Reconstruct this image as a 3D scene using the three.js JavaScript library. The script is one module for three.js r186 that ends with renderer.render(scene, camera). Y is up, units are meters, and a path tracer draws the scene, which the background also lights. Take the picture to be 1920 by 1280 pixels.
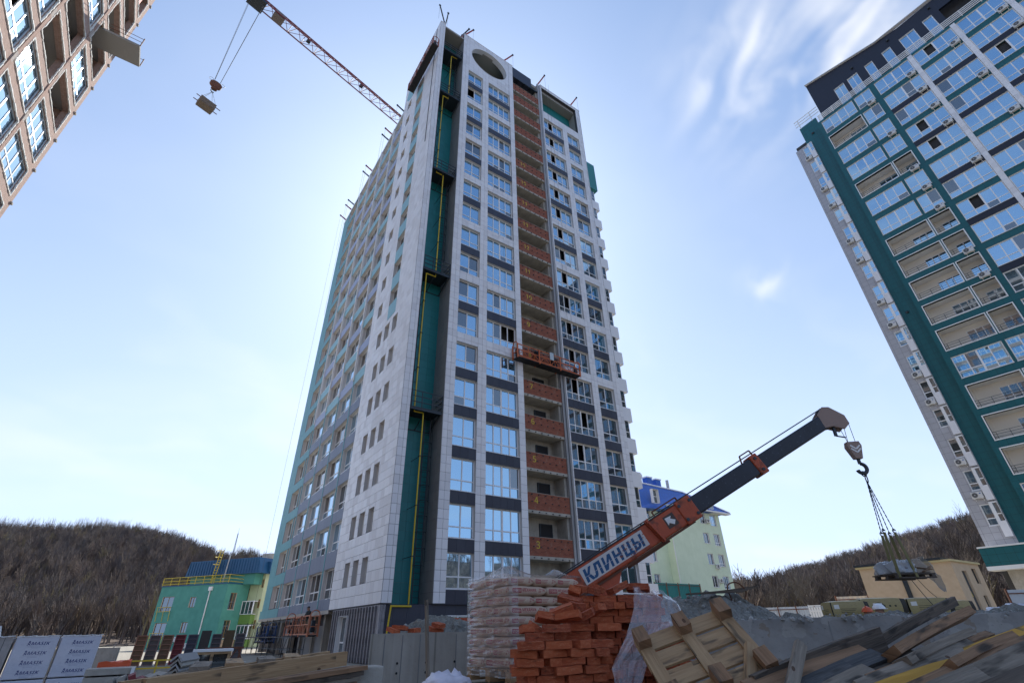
import * as THREE from 'three';
import { mergeGeometries, mergeVertices } from 'three/addons/utils/BufferGeometryUtils.js';
import { RoundedBoxGeometry } from 'three/addons/geometries/RoundedBoxGeometry.js';
import { FontLoader } from 'three/addons/loaders/FontLoader.js';
import { MarchingCubes } from 'three/addons/objects/MarchingCubes.js';

// ---------------------------------------------------------------- camera, sky, sun, exposure
const R = THREE.MathUtils.degToRad, V3 = (x, y, z) => new THREE.Vector3(x, y, z);
const scene = new THREE.Scene();
const camera = new THREE.PerspectiveCamera(70.29, 1024 / 682, 0.1, 3000);
camera.position.set(0, 1.4, 0);
camera.rotation.order = 'YXZ';
camera.rotation.set(R(30.702), R(-35.174), R(-1.3375));
const SUN = V3(0.324, 0.679, -0.6586).normalize();
const sun = new THREE.DirectionalLight(new THREE.Color(1, 0.94, 0.85), 4);
sun.position.copy(SUN).multiplyScalar(160); sun.target.position.set(0, 0, 0);
sun.castShadow = true; sun.shadow.mapSize.set(4096, 4096);
Object.assign(sun.shadow.camera, { left: -120, right: 120, top: 120, bottom: -120, near: 1, far: 500 });
scene.add(sun, sun.target);
const renderer = new THREE.WebGLRenderer({ antialias: true });
renderer.toneMapping = THREE.LinearToneMapping;
renderer.toneMappingExposure = 1.65;
renderer.shadowMap.enabled = true;
scene.environmentIntensity = 1;

// ---------------------------------------------------------------- random and noise
let seed = 12345;
const rnd = () => { seed = (seed * 1664525 + 1013904223) >>> 0; return seed / 4294967296; };
const rr = (a, b) => a + (b - a) * rnd();
const hsh = (x, y, z = 0) => { let h = (x * 374761393 + y * 668265263 + z * 2147483647) | 0; h = Math.imul(h ^ (h >>> 13), 1274126177); return ((h ^ (h >>> 16)) >>> 0) / 4294967296; };
const vnoise = (x, y, p = 0, z = 0) => {       // value noise, repeating every p cells when p > 0
  const xi = Math.floor(x), yi = Math.floor(y), fx = x - xi, fy = y - yi, w = (a) => p ? ((a % p) + p) % p : a;
  const s = fx * fx * (3 - 2 * fx), t = fy * fy * (3 - 2 * fy);
  const a = hsh(w(xi), w(yi), z), b = hsh(w(xi + 1), w(yi), z), c = hsh(w(xi), w(yi + 1), z), d = hsh(w(xi + 1), w(yi + 1), z);
  return a + (b - a) * s + (c - a) * t + (a - b - c + d) * s * t;
};
const fbm = (x, y, o = 4, p = 0, z = 0) => { let v = 0, a = 0.5, t = 0; for (let i = 0; i < o; i++) { v += a * vnoise(x, y, p, z + i); t += a; a *= 0.5; x *= 2; y *= 2; p *= 2; } return v / t; };

// ---------------------------------------------------------------- sky: clear spring air, haze towards the sun, thin clouds
{
  const W = 1024, H = 512, d = new Float32Array(W * H * 4);
  const v = V3(0, 0, 0), PATCH = [[0.652, 0.758, -0.013, 0.005], [0.61, 0.781, -0.134, 0.006], [0.787, 0.532, -0.313, 0.0005, 0.45]]; for (let i = 0; i < 7; i++) { const a = rnd() * 6.283, y = rr(0.25, 0.9), c = Math.sqrt(1 - y * y); if (Math.cos(a) * c * 0.576 - Math.sin(a) * c * 0.817 < 0.2) PATCH.push([Math.cos(a) * c, y, Math.sin(a) * c, rr(0.006, 0.02)]); }
  for (let j = 0; j < H; j++) for (let i = 0; i < W; i++) {
    const th = (j + 0.5) / H * Math.PI - Math.PI / 2, ph = (i + 0.5) / W * 2 * Math.PI - Math.PI;
    v.set(Math.cos(th) * Math.cos(ph), Math.sin(th), Math.cos(th) * Math.sin(ph));
    const e = Math.max(0, v.y), c = Math.max(-1, Math.min(1, v.dot(SUN))), ang = Math.acos(c) * 180 / Math.PI;
    const hz = Math.exp(-Math.pow(e / 0.56, 1.7)), halo = Math.exp(-ang / 16), wide = Math.exp(-ang / 26);
    const k = [0.02, 0.105, 0.30], hc = [0.83, 0.91, 1.0], sc = [0.93, 0.97, 1.0];
    const o = (j * W + i) * 4;
    // thin cirrus patches here and there, drawn out by the wind
    const q = 1 / (e + 0.14), cx = v.x * q, cz = v.z * q; let mask = 0; for (const [x, y, z, w, am = 0.8] of PATCH) { const dd = 1 - (v.x * x + v.y * y + v.z * z); mask += am * Math.exp(-dd / w); }
    const wp = fbm(cx * 3 + 31, cz * 3 + 7, 4), n1 = fbm(cx * 6 + 11, cz * 6 + 3, 4, 0, 6), st = fbm((cx * 0.8 + cz * 0.6) * 26 + wp * 9, (cz * 0.8 - cx * 0.6) * 8 + wp * 7, 5, 0, 9);
    let cl = Math.pow(Math.max(0, st * 0.7 + n1 * 0.55 - 0.44), 1.25) * 3.0 * Math.min(1, mask); cl += Math.pow(Math.max(0, fbm(cx * 1.1 + 5 + wp, cz * 2.2 + wp, 5, 0, 3) - .46), 1.2) * .9 * hz; cl = Math.min(0.8, cl);
    for (let m = 0; m < 3; m++) {
      let b = k[m] + hc[m] * hz * 0.52 + sc[m] * (wide * 0.30 + halo * 0.46);
      b = b * (1 - cl) + cl * (0.66 + wide * 0.4);
      d[o + m] = v.y < -0.02 ? 0.22 + 0.02 * m : b;
    }
    d[o + 3] = 1;
  }
  const t = new THREE.DataTexture(d, W, H, THREE.RGBAFormat, THREE.FloatType);
  t.mapping = THREE.EquirectangularReflectionMapping; t.magFilter = t.minFilter = THREE.LinearFilter; t.wrapS = THREE.RepeatWrapping; t.needsUpdate = true;
  scene.background = t; scene.environment = t;
}

// ---------------------------------------------------------------- builders
const used = new Map();
const numbered = (n) => { const c = used.get(n) || 0; used.set(n, c + 1); return c ? n + '_' + String(c).padStart(3, '0') : n; };
const shade = (o) => { o.castShadow = o.receiveShadow = true; return o; };
function thing(name, label, category, pos = [0, 0, 0], ry = 0, group) {
  const g = new THREE.Group(); g.name = numbered(name); g.position.set(...pos); g.rotation.y = ry;
  g.userData = { label, category }; if (group) g.userData.group = group; scene.add(g); return g;
}
function part(parent, name, geo, mat, kind) {
  const m = shade(new THREE.Mesh(Array.isArray(geo) ? mg(geo) : geo, mat)); m.name = name; if (kind) m.userData.kind = kind; parent.add(m); return m;
}
function solo(name, geo, mat, label, category, group, kind) {
  const m = shade(new THREE.Mesh(Array.isArray(geo) ? mg(geo) : geo, mat)); m.name = numbered(name);
  m.userData = kind === 'structure' ? { kind, label, category } : { label, category }; if (kind) m.userData.kind = kind; if (group) m.userData.group = group; scene.add(m); return m;
}
const mg = (a) => { a = a.map((g) => { g = g.index ? g.toNonIndexed() : g; for (const k of Object.keys(g.attributes)) if (!['position', 'normal', 'uv'].includes(k)) g.deleteAttribute(k); return g; }); return a.length === 1 ? a[0] : mergeGeometries(a); };
const uvm = (g) => {            // texture coordinates in metres from the face's own direction
  if (g.index) g = g.toNonIndexed(); g.computeVertexNormals();
  const p = g.attributes.position, n = g.attributes.normal, u = new Float32Array(p.count * 2);
  for (let i = 0; i < p.count; i++) {
    const ax = Math.abs(n.getX(i)), ay = Math.abs(n.getY(i)), az = Math.abs(n.getZ(i));
    if (ay > ax && ay > az) { u[2 * i] = p.getX(i); u[2 * i + 1] = p.getZ(i); } else if (ax > az) { u[2 * i] = p.getZ(i); u[2 * i + 1] = p.getY(i); } else { u[2 * i] = p.getX(i); u[2 * i + 1] = p.getY(i); }
  }
  g.setAttribute('uv', new THREE.BufferAttribute(u, 2)); return g;
};
const bx = (x0, x1, y0, y1, z0, z1) => new THREE.BoxGeometry(Math.abs(x1 - x0), Math.abs(y1 - y0), Math.abs(z1 - z0)).translate((x0 + x1) / 2, (y0 + y1) / 2, (z0 + z1) / 2);
const ubx = (...a) => uvm(bx(...a));
function rod(a, b, r, n = 6, r2 = r) {        // round bar from a to b
  const A = V3(...a), B = V3(...b), L = A.distanceTo(B), g = new THREE.CylinderGeometry(r2, r, L, n, 1);
  g.translate(0, L / 2, 0).applyQuaternion(new THREE.Quaternion().setFromUnitVectors(V3(0, 1, 0), B.clone().sub(A).normalize())).translate(A.x, A.y, A.z); return g;
}
function beam(a, b, w, h) {                    // square bar from a to b, h upright
  const A = V3(...a), B = V3(...b), L = A.distanceTo(B), g = new THREE.BoxGeometry(w, h, L);
  const m = new THREE.Matrix4().lookAt(A, B, Math.abs(B.clone().sub(A).normalize().y) > 0.99 ? V3(1, 0, 0) : V3(0, 1, 0)); g.applyMatrix4(m).translate((A.x + B.x) / 2, (A.y + B.y) / 2, (A.z + B.z) / 2); return g;
}
const tube = (pts, r, n = 5, seg = 4) => new THREE.TubeGeometry(new THREE.CatmullRomCurve3(pts.map((p) => V3(...p)), false, 'centripetal'), pts.length * seg, r, n);
function wallShape(w0, w1, y0, y1, holes, depth) {   // an upright wall in x/y with real openings, front face at z = 0
  const s = new THREE.Shape([[w0, y0], [w1, y0], [w1, y1], [w0, y1]].map((p) => new THREE.Vector2(...p)));
  for (const h of holes) { if (h.path) s.holes.push(h.path); else { const [a, b, c, d] = h; s.holes.push(new THREE.Path([[a, c], [a, d], [b, d], [b, c]].map((p) => new THREE.Vector2(...p)))); } }
  return new THREE.ExtrudeGeometry(s, { depth, bevelEnabled: false }).translate(0, 0, -depth);
}
function cutRects(xs, y0, y1, row, holes, yOff = 0) {  // tile grid minus openings: list of rectangles
  const out = [];
  for (let i = 0; i + 1 < xs.length; i++) for (let r = Math.floor((y0 - yOff) / row); yOff + r * row < y1 - 1e-6; r++) {
    let L = [[xs[i], xs[i + 1], Math.max(y0, yOff + r * row), Math.min(y1, yOff + (r + 1) * row)]];
    for (const [a, b, c, d] of holes) {
      const N = [];
      for (const [p, q, s, t] of L) {
        if (b <= p + 1e-4 || a >= q - 1e-4 || d <= s + 1e-4 || c >= t - 1e-4) { N.push([p, q, s, t]); continue; }
        if (a > p) N.push([p, a, s, t]); if (b < q) N.push([b, q, s, t]);
        const l = Math.max(a, p), m = Math.min(b, q); if (c > s) N.push([l, m, s, c]); if (d < t) N.push([l, m, d, t]);
      }
      L = N;
    }
    for (const q of L) if (q[1] - q[0] > 0.05 && q[3] - q[2] > 0.05) out.push(q);
  }
  return out;
}
const unit = new THREE.BoxGeometry(1, 1, 1);
// lay rectangles as slabs: the nearest `limit` are parts of their own, the rest one joined part
function layTiles(parent, name, rects, mats, limit, T, near, gap = 0.018, th = 0.025) {
  rects = rects.map((q) => ({ q, d: near(q) })).sort((a, b) => a.d - b.d);
  const rest = mats.map(() => []);
  rects.forEach(({ q: [a, b, c, d] }, i) => {
    const k = Math.floor(hsh(Math.round(a * 100), Math.round(c * 100), 5) * mats.length), w = b - a - gap, h = d - c - gap;
    if (i < limit) { const m = part(parent, name, unit, mats[k]); m.scale.set(w, h, th); m.applyMatrix4(new THREE.Matrix4().makeTranslation(0, 0, 0)); m.position.set((a + b) / 2, (c + d) / 2, th / 2); if (T) { const M = T.clone().multiply(new THREE.Matrix4().compose(m.position, new THREE.Quaternion().setFromEuler(new THREE.Euler((hsh(i, 7) - 0.5) * 0.008, (hsh(i, 8) - 0.5) * 0.008, 0)), m.scale)); M.decompose(m.position, m.quaternion, m.scale); } }
    else { const g = new THREE.BoxGeometry(w, h, th); g.rotateX((hsh(i, 7, 1) - 0.5) * 0.008).rotateY((hsh(i, 8, 2) - 0.5) * 0.008).translate((a + b) / 2, (c + d) / 2, th / 2); if (T) g.applyMatrix4(T); rest[k].push(g); }
  });
  rest.forEach((l, k) => { if (l.length) part(parent, name + '_field', l, mats[k], 'stuff'); });
}

// ---------------------------------------------------------------- procedural surfaces
function tex(S, f, srgb = true, rep) {          // f(u, v) in 0..1 -> [r, g, b] 0..1
  const d = new Uint8Array(S * S * 4);
  for (let j = 0; j < S; j++) for (let i = 0; i < S; i++) { const c = f(i / S, j / S), o = (j * S + i) * 4; for (let k = 0; k < 3; k++) d[o + k] = Math.max(0, Math.min(255, c[k] * 255)); d[o + 3] = 255; }
  const t = new THREE.DataTexture(d, S, S); if (srgb) t.colorSpace = THREE.SRGBColorSpace; t.wrapS = t.wrapT = THREE.RepeatWrapping; t.magFilter = THREE.LinearFilter; t.minFilter = THREE.LinearMipmapLinearFilter; t.generateMipmaps = true; if (rep) t.repeat.set(...rep); t.needsUpdate = true; return t;
}
const lerp3 = (a, b, t) => a.map((v, i) => v + (b[i] - v) * t);
const L = (r, g, b) => new THREE.Color().setRGB(r, g, b);
const std = (c, rough = 0.8, metal = 0, o = {}) => new THREE.MeshStandardMaterial({ color: Array.isArray(c) ? L(...c) : c, roughness: rough, metalness: metal, ...o });
const grain = tex(256, (u, v) => { const n = fbm(u * 32, v * 32, 3, 32); return [n, n, n]; }, false, [1.5, 1.5]);
const coarse = tex(256, (u, v) => { const n = fbm(u * 8, v * 8, 5, 8); return [n, n, n]; }, false, [0.5, 0.5]);
const concreteMap = (a, b, sc, z) => tex(512, (u, v) => { const n = fbm(u * 6, v * 6, 6, 6, z), m = fbm(u * 40, v * 40, 2, 40, z + 3), st = fbm(u * 14, v * 2, 4, 2 * 7, z + 5); let c = lerp3(a, b, Math.min(1, Math.max(0, n * 0.9 + st * 0.5 - 0.2))); const p = hsh(Math.floor(u * 512), Math.floor(v * 512), z) > 0.994 ? -0.1 : 0; return c.map((x) => x + (m - 0.5) * 0.07 + p); }, true, sc);
const M = {
  tile: [std([0.77, 0.765, 0.78], 0.42), std([0.735, 0.73, 0.745], 0.48), std([0.79, 0.785, 0.795], 0.36), std([0.70, 0.69, 0.70], 0.5), std([0.76, 0.75, 0.755], 0.4)],
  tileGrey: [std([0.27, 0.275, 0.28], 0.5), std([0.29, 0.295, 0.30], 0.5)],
  joint: std([0.07, 0.07, 0.075], 0.9),
  teal: [std([0.006, 0.17, 0.17], 0.45), std([0.008, 0.185, 0.185], 0.45)],
  navy: [std([0.030, 0.033, 0.052], 0.5), std([0.036, 0.040, 0.060], 0.5)],
  skyblue: std([0.22, 0.44, 0.50], 0.5), violet: std([0.30, 0.35, 0.50], 0.5), slate: [std([0.13, 0.155, 0.22], 0.5), std([0.145, 0.17, 0.235], 0.5)],
  sideTeal: std([0.085, 0.27, 0.30], 0.5),
  pvc: std([0.78, 0.78, 0.78], 0.35), sill: std([0.72, 0.73, 0.75], 0.35), reveal: std([0.64, 0.62, 0.60], 0.7),
  glass: new THREE.MeshPhysicalMaterial({ color: L(0.34, 0.52, 0.66), metalness: 0.9, roughness: 0.02 }),
  glassDim: new THREE.MeshPhysicalMaterial({ color: L(0.20, 0.23, 0.25), metalness: 0.85, roughness: 0.03 }),
  room: std([0.05, 0.05, 0.052], 0.9), black: std([0.012, 0.012, 0.014], 0.7),
  concrete: std(0xffffff, 0.9, 0, { map: concreteMap([0.57, 0.55, 0.51], [0.74, 0.715, 0.67], [0.4, 0.4], 1), bumpMap: grain, bumpScale: 0.004 }),
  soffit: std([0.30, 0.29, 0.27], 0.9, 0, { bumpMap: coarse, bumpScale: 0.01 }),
  yellow: std([0.62, 0.45, 0.02], 0.45), yellowPaint: std([0.60, 0.48, 0.04], 0.7), darkSteel: std([0.035, 0.045, 0.055], 0.5, 0.3), steel: std([0.35, 0.36, 0.37], 0.4, 0.6),
  orange: std([0.55, 0.13, 0.035], 0.5), rust: std([0.14, 0.055, 0.03], 0.8), white: std([0.75, 0.75, 0.74], 0.6), rope: std([0.05, 0.05, 0.055], 0.8), red: std([0.28, 0.04, 0.04], 0.6),
};
const font = await new FontLoader().loadAsync('fonts/droid/droid_sans_bold.typeface.json'), fontThin = await new FontLoader().loadAsync('fonts/droid/droid_sans_regular.typeface.json');
// ---------------------------------------------------------------- window builder
const wcache = new Map();
function winGeo(w, h, cols, tr) {
  const key = [w.toFixed(3), h.toFixed(3), cols, tr].join(); if (wcache.has(key)) return wcache.get(key);
  const b = 0.065, f = [bx(0, b, 0, h, -0.035, 0.035), bx(w - b, w, 0, h, -0.035, 0.035), bx(b, w - b, 0, b, -0.035, 0.035), bx(b, w - b, h - b, h, -0.035, 0.035)], panes = [];
  const xs = [b]; for (let i = 1; i < cols; i++) xs.push(b + (w - 2 * b) * i / cols); xs.push(w - b);
  const ys = tr ? [b, h * tr, h - b] : [b, h - b];
  for (let i = 1; i < cols; i++) { const t = cols === 4 && i === 2 ? 0.07 : 0.04; f.push(bx(xs[i] - t, xs[i] + t, b, h - b, -0.033, 0.033)); }
  if (tr) f.push(bx(b, w - b, ys[1] - 0.04, ys[1] + 0.04, -0.03, 0.03));
  for (let i = 0; i < cols; i++) for (let j = 0; j + 1 < ys.length; j++) { const g = bx(xs[i] - 0.01, xs[i + 1] + 0.01, ys[j] - 0.01, ys[j + 1] + 0.01, -0.008, 0.004); g.userData = [xs[i], xs[i + 1], ys[j], ys[j + 1]]; panes.push(g); }
  const r = { frame: mg(f), panes }; wcache.set(key, r); return r;
}
const linerCache = new Map(); let paneN = 0;
function win(parent, T, x, y, z, w, h, cols, o = {}) {
  const { frame, panes } = winGeo(w, h, cols, o.tr === undefined ? 0.33 : o.tr), g = new THREE.Group(); g.name = 'window'; parent.add(g);
  const m = T.clone().multiply(new THREE.Matrix4().makeTranslation(x, y, z)); m.decompose(g.position, g.quaternion, g.scale);
  part(g, 'frame', frame, o.frameMat || M.pvc);
  if (o.reveal) { const k = [w.toFixed(2), h.toFixed(2), o.reveal].join(); if (!linerCache.has(k)) { const D = o.reveal, t = 0.012; linerCache.set(k, mg([bx(-t, 0.001, -t, h + t, -0.04, D), bx(w - 0.001, w + t, -t, h + t, -0.04, D), bx(0.001, w - 0.001, h - 0.001, h + t, -0.04, D)])); } part(g, 'reveal', linerCache.get(k), o.revealMat || M.reveal); }
  if (o.sill) { const k = 's' + w.toFixed(2) + o.sill; if (!linerCache.has(k)) linerCache.set(k, bx(-0.04, w + 0.04, -0.05, 0.0, -0.03, o.sill)); part(g, 'sill', linerCache.get(k), M.sill); }
  const gm = o.glass || M.glass;
  if (o.joined) part(g, 'pane', o.open ? mg(panes.filter((p, i) => !o.open.includes(i))) : (panes.joined || (panes.joined = mg(panes))), gm);
  else panes.forEach((p, i) => { if (!(o.open && o.open.includes(i))) { const q = part(g, 'pane', p, o.glassOf ? o.glassOf(i) : gm); paneN++; q.rotation.x = (hsh(paneN, 1) - 0.5) * 0.012; q.rotation.y = (hsh(paneN, 2) - 0.5) * 0.012; } });
  return g;
}
const I4 = new THREE.Matrix4(), rotY = (a, x = 0, y = 0, z = 0) => new THREE.Matrix4().makeTranslation(x, y, z).multiply(new THREE.Matrix4().makeRotationY(a));

// ---------------------------------------------------------------- the apartment tower being clad
const TX = 10.95, TZ = -28.36;
const tower = thing('apartment_tower', 'tall white tiled apartment tower under construction with bare brick balconies', 'tower block', [TX, 0, TZ]);
const yb = (n) => n === 0 ? 3.5 : n === 1 ? 6.33 : 3.23 + 3 * n, NF = 18;
const darkBand = (n) => n <= 5 || n % 2 === 1;
{
  // inner body: rooms behind the facades
  part(tower, 'core', [bx(0.5, 20.9, 0, 57.4, -9.2, -2.05), bx(3.4, 9.9, 0, 57.4, -2.06, -1.2), bx(14.7, 21.2, 0, 57.4, -2.06, -1.2), bx(1.4, 21.2, 0, 56.2, -31.8, -9.15)], M.room);
  part(tower, 'roof_slab', [ubx(0.35, 21.2, 62.3, 62.9, -9.2, -0.36), ubx(1.2, 21.2, 56.2, 56.5, -31.8, -9.3)], M.soffit);
  part(tower, 'rear_wall', [bx(0.4, 21.3, 0, 56.4, -32.2, -31.8), bx(21.25, 21.45, 0, 56.6, -32.2, -9.3), bx(21.25, 21.45, 0, 57.6, -9.3, -0.4)], M.tile[0]);
  part(tower, 'upper_wall', [bx(0.36, 21.2, 57.4, 62.3, -9.25, -2.45)], M.teal[1]);
  const cols = { a: [3.87, 5.76], b: [6.55, 9.5], c: [14.68, 17.73], d: [18.49, 20.5] };
  const holesL = [], holesR = [], tl = [], tr = [], bands = [];
  for (let n = 0; n < NF; n++) for (const k of 'abcd') {
    const [x0, x1] = cols[k], y0 = yb(n) + 0.04, y1 = (n + 1 < NF ? yb(n + 1) : yb(n) + 3) - 0.8, H = k < 'c' ? holesL : holesR;
    H.push([x0, x1, y0, y1]);
    if (darkBand(n)) { const nb = k === 'a' || k === 'd' ? 3 : 5; H.band = H.band || []; H.band.push([x0, x1, yb(n) - 0.78, yb(n)]); for (let i = 0; i < nb; i++) bands.push([x0 + (x1 - x0) * i / nb, x0 + (x1 - x0) * (i + 1) / nb, yb(n) - 0.78, yb(n)]); }
    const wide = k === 'b' || k === 'c', op = k === 'c' && n >= 5 ? [3] : k === 'c' && n === 4 ? [5] : k === 'b' && n === 6 ? [5, 7] : k === 'c' && n === 3 ? [3] : k === 'a' && n === 16 ? [1] : null;
    win(tower, I4, x0, y0, -0.24, x1 - x0, y1 - y0, wide ? 4 : 2, { reveal: 0.235, sill: 0.27, open: op, glassOf: (q) => hsh(n * 9 + q, k.charCodeAt(0), 5) > 0.9 || (k > 'b' && n < 9 && hsh(n * 5 + q, k.charCodeAt(0), 6) > 0.35) ? M.glassDim : M.glass });
  }
  const circ = new THREE.Path(); circ.absellipse(6.65, 60.2, 2.52, 2.25, 0, Math.PI * 2, true);
  const ringHole = { path: circ };
  part(tower, 'backing_wall', [wallShape(3.07, 10.07, 2.72, 63.2, [...holesL, ringHole], 0.36), wallShape(14.55, 21.35, 2.72, 63.2, [...holesR, [14.7, 20.58, 57.75, 62.75]], 0.36), bx(0, 0.6, 2.72, 62.6, -0.36, 0), bx(3.07, 3.25, 2.72, 62.9, -1.8, -0.36)], M.joint);
  // tiles: cut round windows, bands and the round opening
  const nearF = ([a, b, c, d]) => Math.hypot(TX + (a + b) / 2, TZ, (c + d) / 2 - 1.4) - (b - a) * 3;
  const xsL = [3.07, 3.47, 3.87, 4.5, 5.13, 5.76, 6.155, 6.55, 7.14, 7.73, 8.32, 8.91, 9.5, 10.07], xsR = [14.55, 14.68, 15.29, 15.9, 16.51, 17.12, 17.73, 18.11, 18.49, 19.16, 19.83, 20.5, 20.93, 21.35];
  const inEll = (x, y) => ((x - 6.65) / 2.52) ** 2 + ((y - 60.2) / 2.25) ** 2;
  let fr = cutRects(xsL, 2.75, 63.2, 0.58, [...holesL, ...holesL.band], 0.45).concat(cutRects(xsR, 2.75, 63.2, 0.58, [...holesR, ...holesR.band, [14.7, 20.58, 57.75, 62.75]], 0.45), cutRects([0, 0.36, 0.6], 2.75, 62.6, 0.58, [], 0.45));
  const shaped = [];
  fr = fr.filter(([a, b, c, d]) => {
    const e = [[a, c], [b, c], [a, d], [b, d]].map((p) => inEll(...p)); if (a > 3.4 && b < 9.8 && c > 57 && (e.some((v) => v < 1) || ((a + b) / 2 > 4.2 && (a + b) / 2 < 9.1 && inEll((a + b) / 2, (c + d) / 2) < 1.25))) {
      if (e.every((v) => v < 1)) return false; const pts = [], N = 12;      // clip the tile along the curve
      const g = 0.006, A = a + g, B = b - g, C = c + g, D = d - g, poly = [];
      for (let i = 0; i < N; i++) poly.push([A + (B - A) * i / N, C]); for (let i = 0; i < N; i++) poly.push([B, C + (D - C) * i / N]); for (let i = 0; i < N; i++) poly.push([B - (B - A) * i / N, D]); for (let i = 0; i < N; i++) poly.push([A, D - (D - C) * i / N]);
      if (poly.every(([x, y]) => inEll(x, y) < 1)) return false;
      const outp = poly.map(([x, y]) => { const q = inEll(x, y); if (q >= 1) return new THREE.Vector2(x, y); const s = 1 / Math.sqrt(q); let X = 6.65 + (x - 6.65) * s, Y = 60.2 + (y - 60.2) * s; return new THREE.Vector2(Math.min(B, Math.max(A, X)), Math.min(D, Math.max(C, Y))); });
      if (Math.abs(THREE.ShapeUtils.area(outp)) < 0.004) return false;
      shaped.push(new THREE.ExtrudeGeometry(new THREE.Shape(outp), { depth: 0.025, bevelEnabled: false })); return false;
    }
    return true;
  });
  layTiles(tower, 'facade_tile', fr, M.tile, 190, I4, nearF);
  if (shaped.length) part(tower, 'facade_tile_cut', shaped, M.tile[0], 'stuff');
  layTiles(tower, 'spandrel_panel', bands, M.navy, 210, I4, nearF, 0.008, 0.02);
  // ring lining of the round opening
  { const s = new THREE.Shape(); s.absellipse(6.65, 60.2, 2.53, 2.26, 0, Math.PI * 2, false); const h = new THREE.Path(); h.absellipse(6.65, 60.2, 2.47, 2.2, 0, Math.PI * 2, true); s.holes.push(h); part(tower, 'opening_rim', new THREE.ExtrudeGeometry(s, { depth: 0.62, bevelEnabled: false, curveSegments: 40 }).translate(0, 0, -0.58), M.tile[0]); }
  part(tower, 'terrace_rail', [rod([4.3, 58.9, -0.6], [9, 58.9, -0.6], 0.05), rod([4.3, 58.6, -0.6], [9, 58.6, -0.6], 0.04), ubx(4.0, 9.3, 57.95, 58.25, -0.9, -0.45)], M.steel);
  part(tower, 'terrace_pipe', [rod([6.0, 58.2, -2.2], [6.0, 62.3, -2.2], 0.06), rod([6.3, 58.2, -2.2], [6.3, 62.3, -2.2], 0.06), rod([7.6, 58.2, -2.2], [7.6, 62.3, -2.2], 0.06)], M.yellow);
  part(tower, 'parapet_cap', [bx(3.05, 10.1, 63.2, 63.27, -0.4, 0.05), bx(14.5, 21.4, 63.2, 63.27, -0.4, 0.05), bx(-0.03, 0.62, 62.6, 62.66, -0.4, 0.05), bx(-0.03, 0.4, 62.6, 62.66, -9.3, -0.4)], M.sill);
  // the deep slot with its gas pipe: panels on its back and sides
  part(tower, 'slot_wall', [bx(0.36, 3.25, 0.3, 62.3, -2.0, -1.8), bx(0.36, 0.6, 2.72, 62.3, -1.8, -0.36)], M.joint);
  const slotX = [0.6, 1.2, 1.8, 2.4, 3.07];
  layTiles(tower, 'slot_panel', cutRects(slotX, 2.72, 62, 0.58, [], 0.45), M.teal, 110, rotY(0, 0, 0, -1.8), nearF, 0.008, 0.02);
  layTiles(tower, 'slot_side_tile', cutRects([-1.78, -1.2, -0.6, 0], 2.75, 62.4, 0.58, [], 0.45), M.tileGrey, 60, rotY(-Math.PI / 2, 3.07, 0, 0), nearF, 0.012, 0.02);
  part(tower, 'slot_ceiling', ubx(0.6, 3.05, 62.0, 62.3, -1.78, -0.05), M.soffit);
  // service platforms with rails, ladder cages, the yellow gas riser
  const floorsP = [14.4, 26.3, 38.1, 50.0, 57.9];
  for (const fy of floorsP) {
    const p = new THREE.Group(); p.name = 'service_platform'; p.position.set(0, fy, 0); tower.add(p);
    part(p, 'deck', [bx(0.66, 3.0, -0.06, 0, -1.75, -0.02), bx(0.66, 3.0, -0.2, -0.06, -0.12, -0.04), beam([0.8, -0.1, -0.1], [0.9, -1.0, -1.75], 0.06, 0.06), beam([2.9, -0.1, -0.1], [2.9, -1.0, -1.75], 0.06, 0.06), beam([1.8, -0.1, -0.1], [1.8, -1.0, -1.75], 0.05, 0.05), bx(0.66, 3.0, -1.04, -0.98, -1.78, -1.72)], M.darkSteel);
    const rl = []; for (const y of [0.35, 0.75, 1.15]) rl.push(beam([0.66, y, 0], [3.0, y, 0], 0.045, 0.045), beam([3.0, y, 0], [3.0, y, -1.2], 0.035, 0.035)); for (const x of [0.7, 1.45, 2.2, 2.98]) rl.push(beam([x, 0, 0], [x, 1.2, 0], 0.05, 0.05)); part(p, 'railing', rl, M.darkSteel);
  }
  const lad = (x, y0, y1) => { const g = []; for (const d of [-0.22, 0.22]) g.push(beam([x + d, y0, -1.25], [x + d, y1, -1.25], 0.05, 0.05)); for (let y = y0 + 0.2; y < y1; y += 0.32) g.push(rod([x - 0.22, y, -1.25], [x + 0.22, y, -1.25], 0.015, 4)); for (let y = y0 + 2.2; y < y1; y += 0.95) g.push(new THREE.TorusGeometry(0.36, 0.022, 4, 10, Math.PI).rotateX(Math.PI / 2).translate(x, y, -1.22)); for (const a of [-0.34, 0, 0.34]) g.push(beam([x + a, y0 + 2.2, -1.2 + Math.sqrt(0.13 - a * a)], [x + a, y1, -1.2 + Math.sqrt(0.13 - a * a)], 0.035, 0.02)); part(tower, 'ladder', g, M.darkSteel); };
  lad(2.55, 2.6, 14.3); lad(0.95, 14.4, 26.2); lad(2.55, 26.3, 38.0); lad(0.95, 38.1, 49.9); lad(2.55, 50.0, 57.8);
    const pipe = (pts, name = 'gas_pipe') => { const g = []; for (let i = 0; i + 1 < pts.length; i++) { g.push(rod(pts[i], pts[i + 1], 0.048, 8)); g.push(new THREE.SphereGeometry(0.052, 8, 6).translate(...pts[i + 1])); } part(tower, name, g, M.yellow); };
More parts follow.
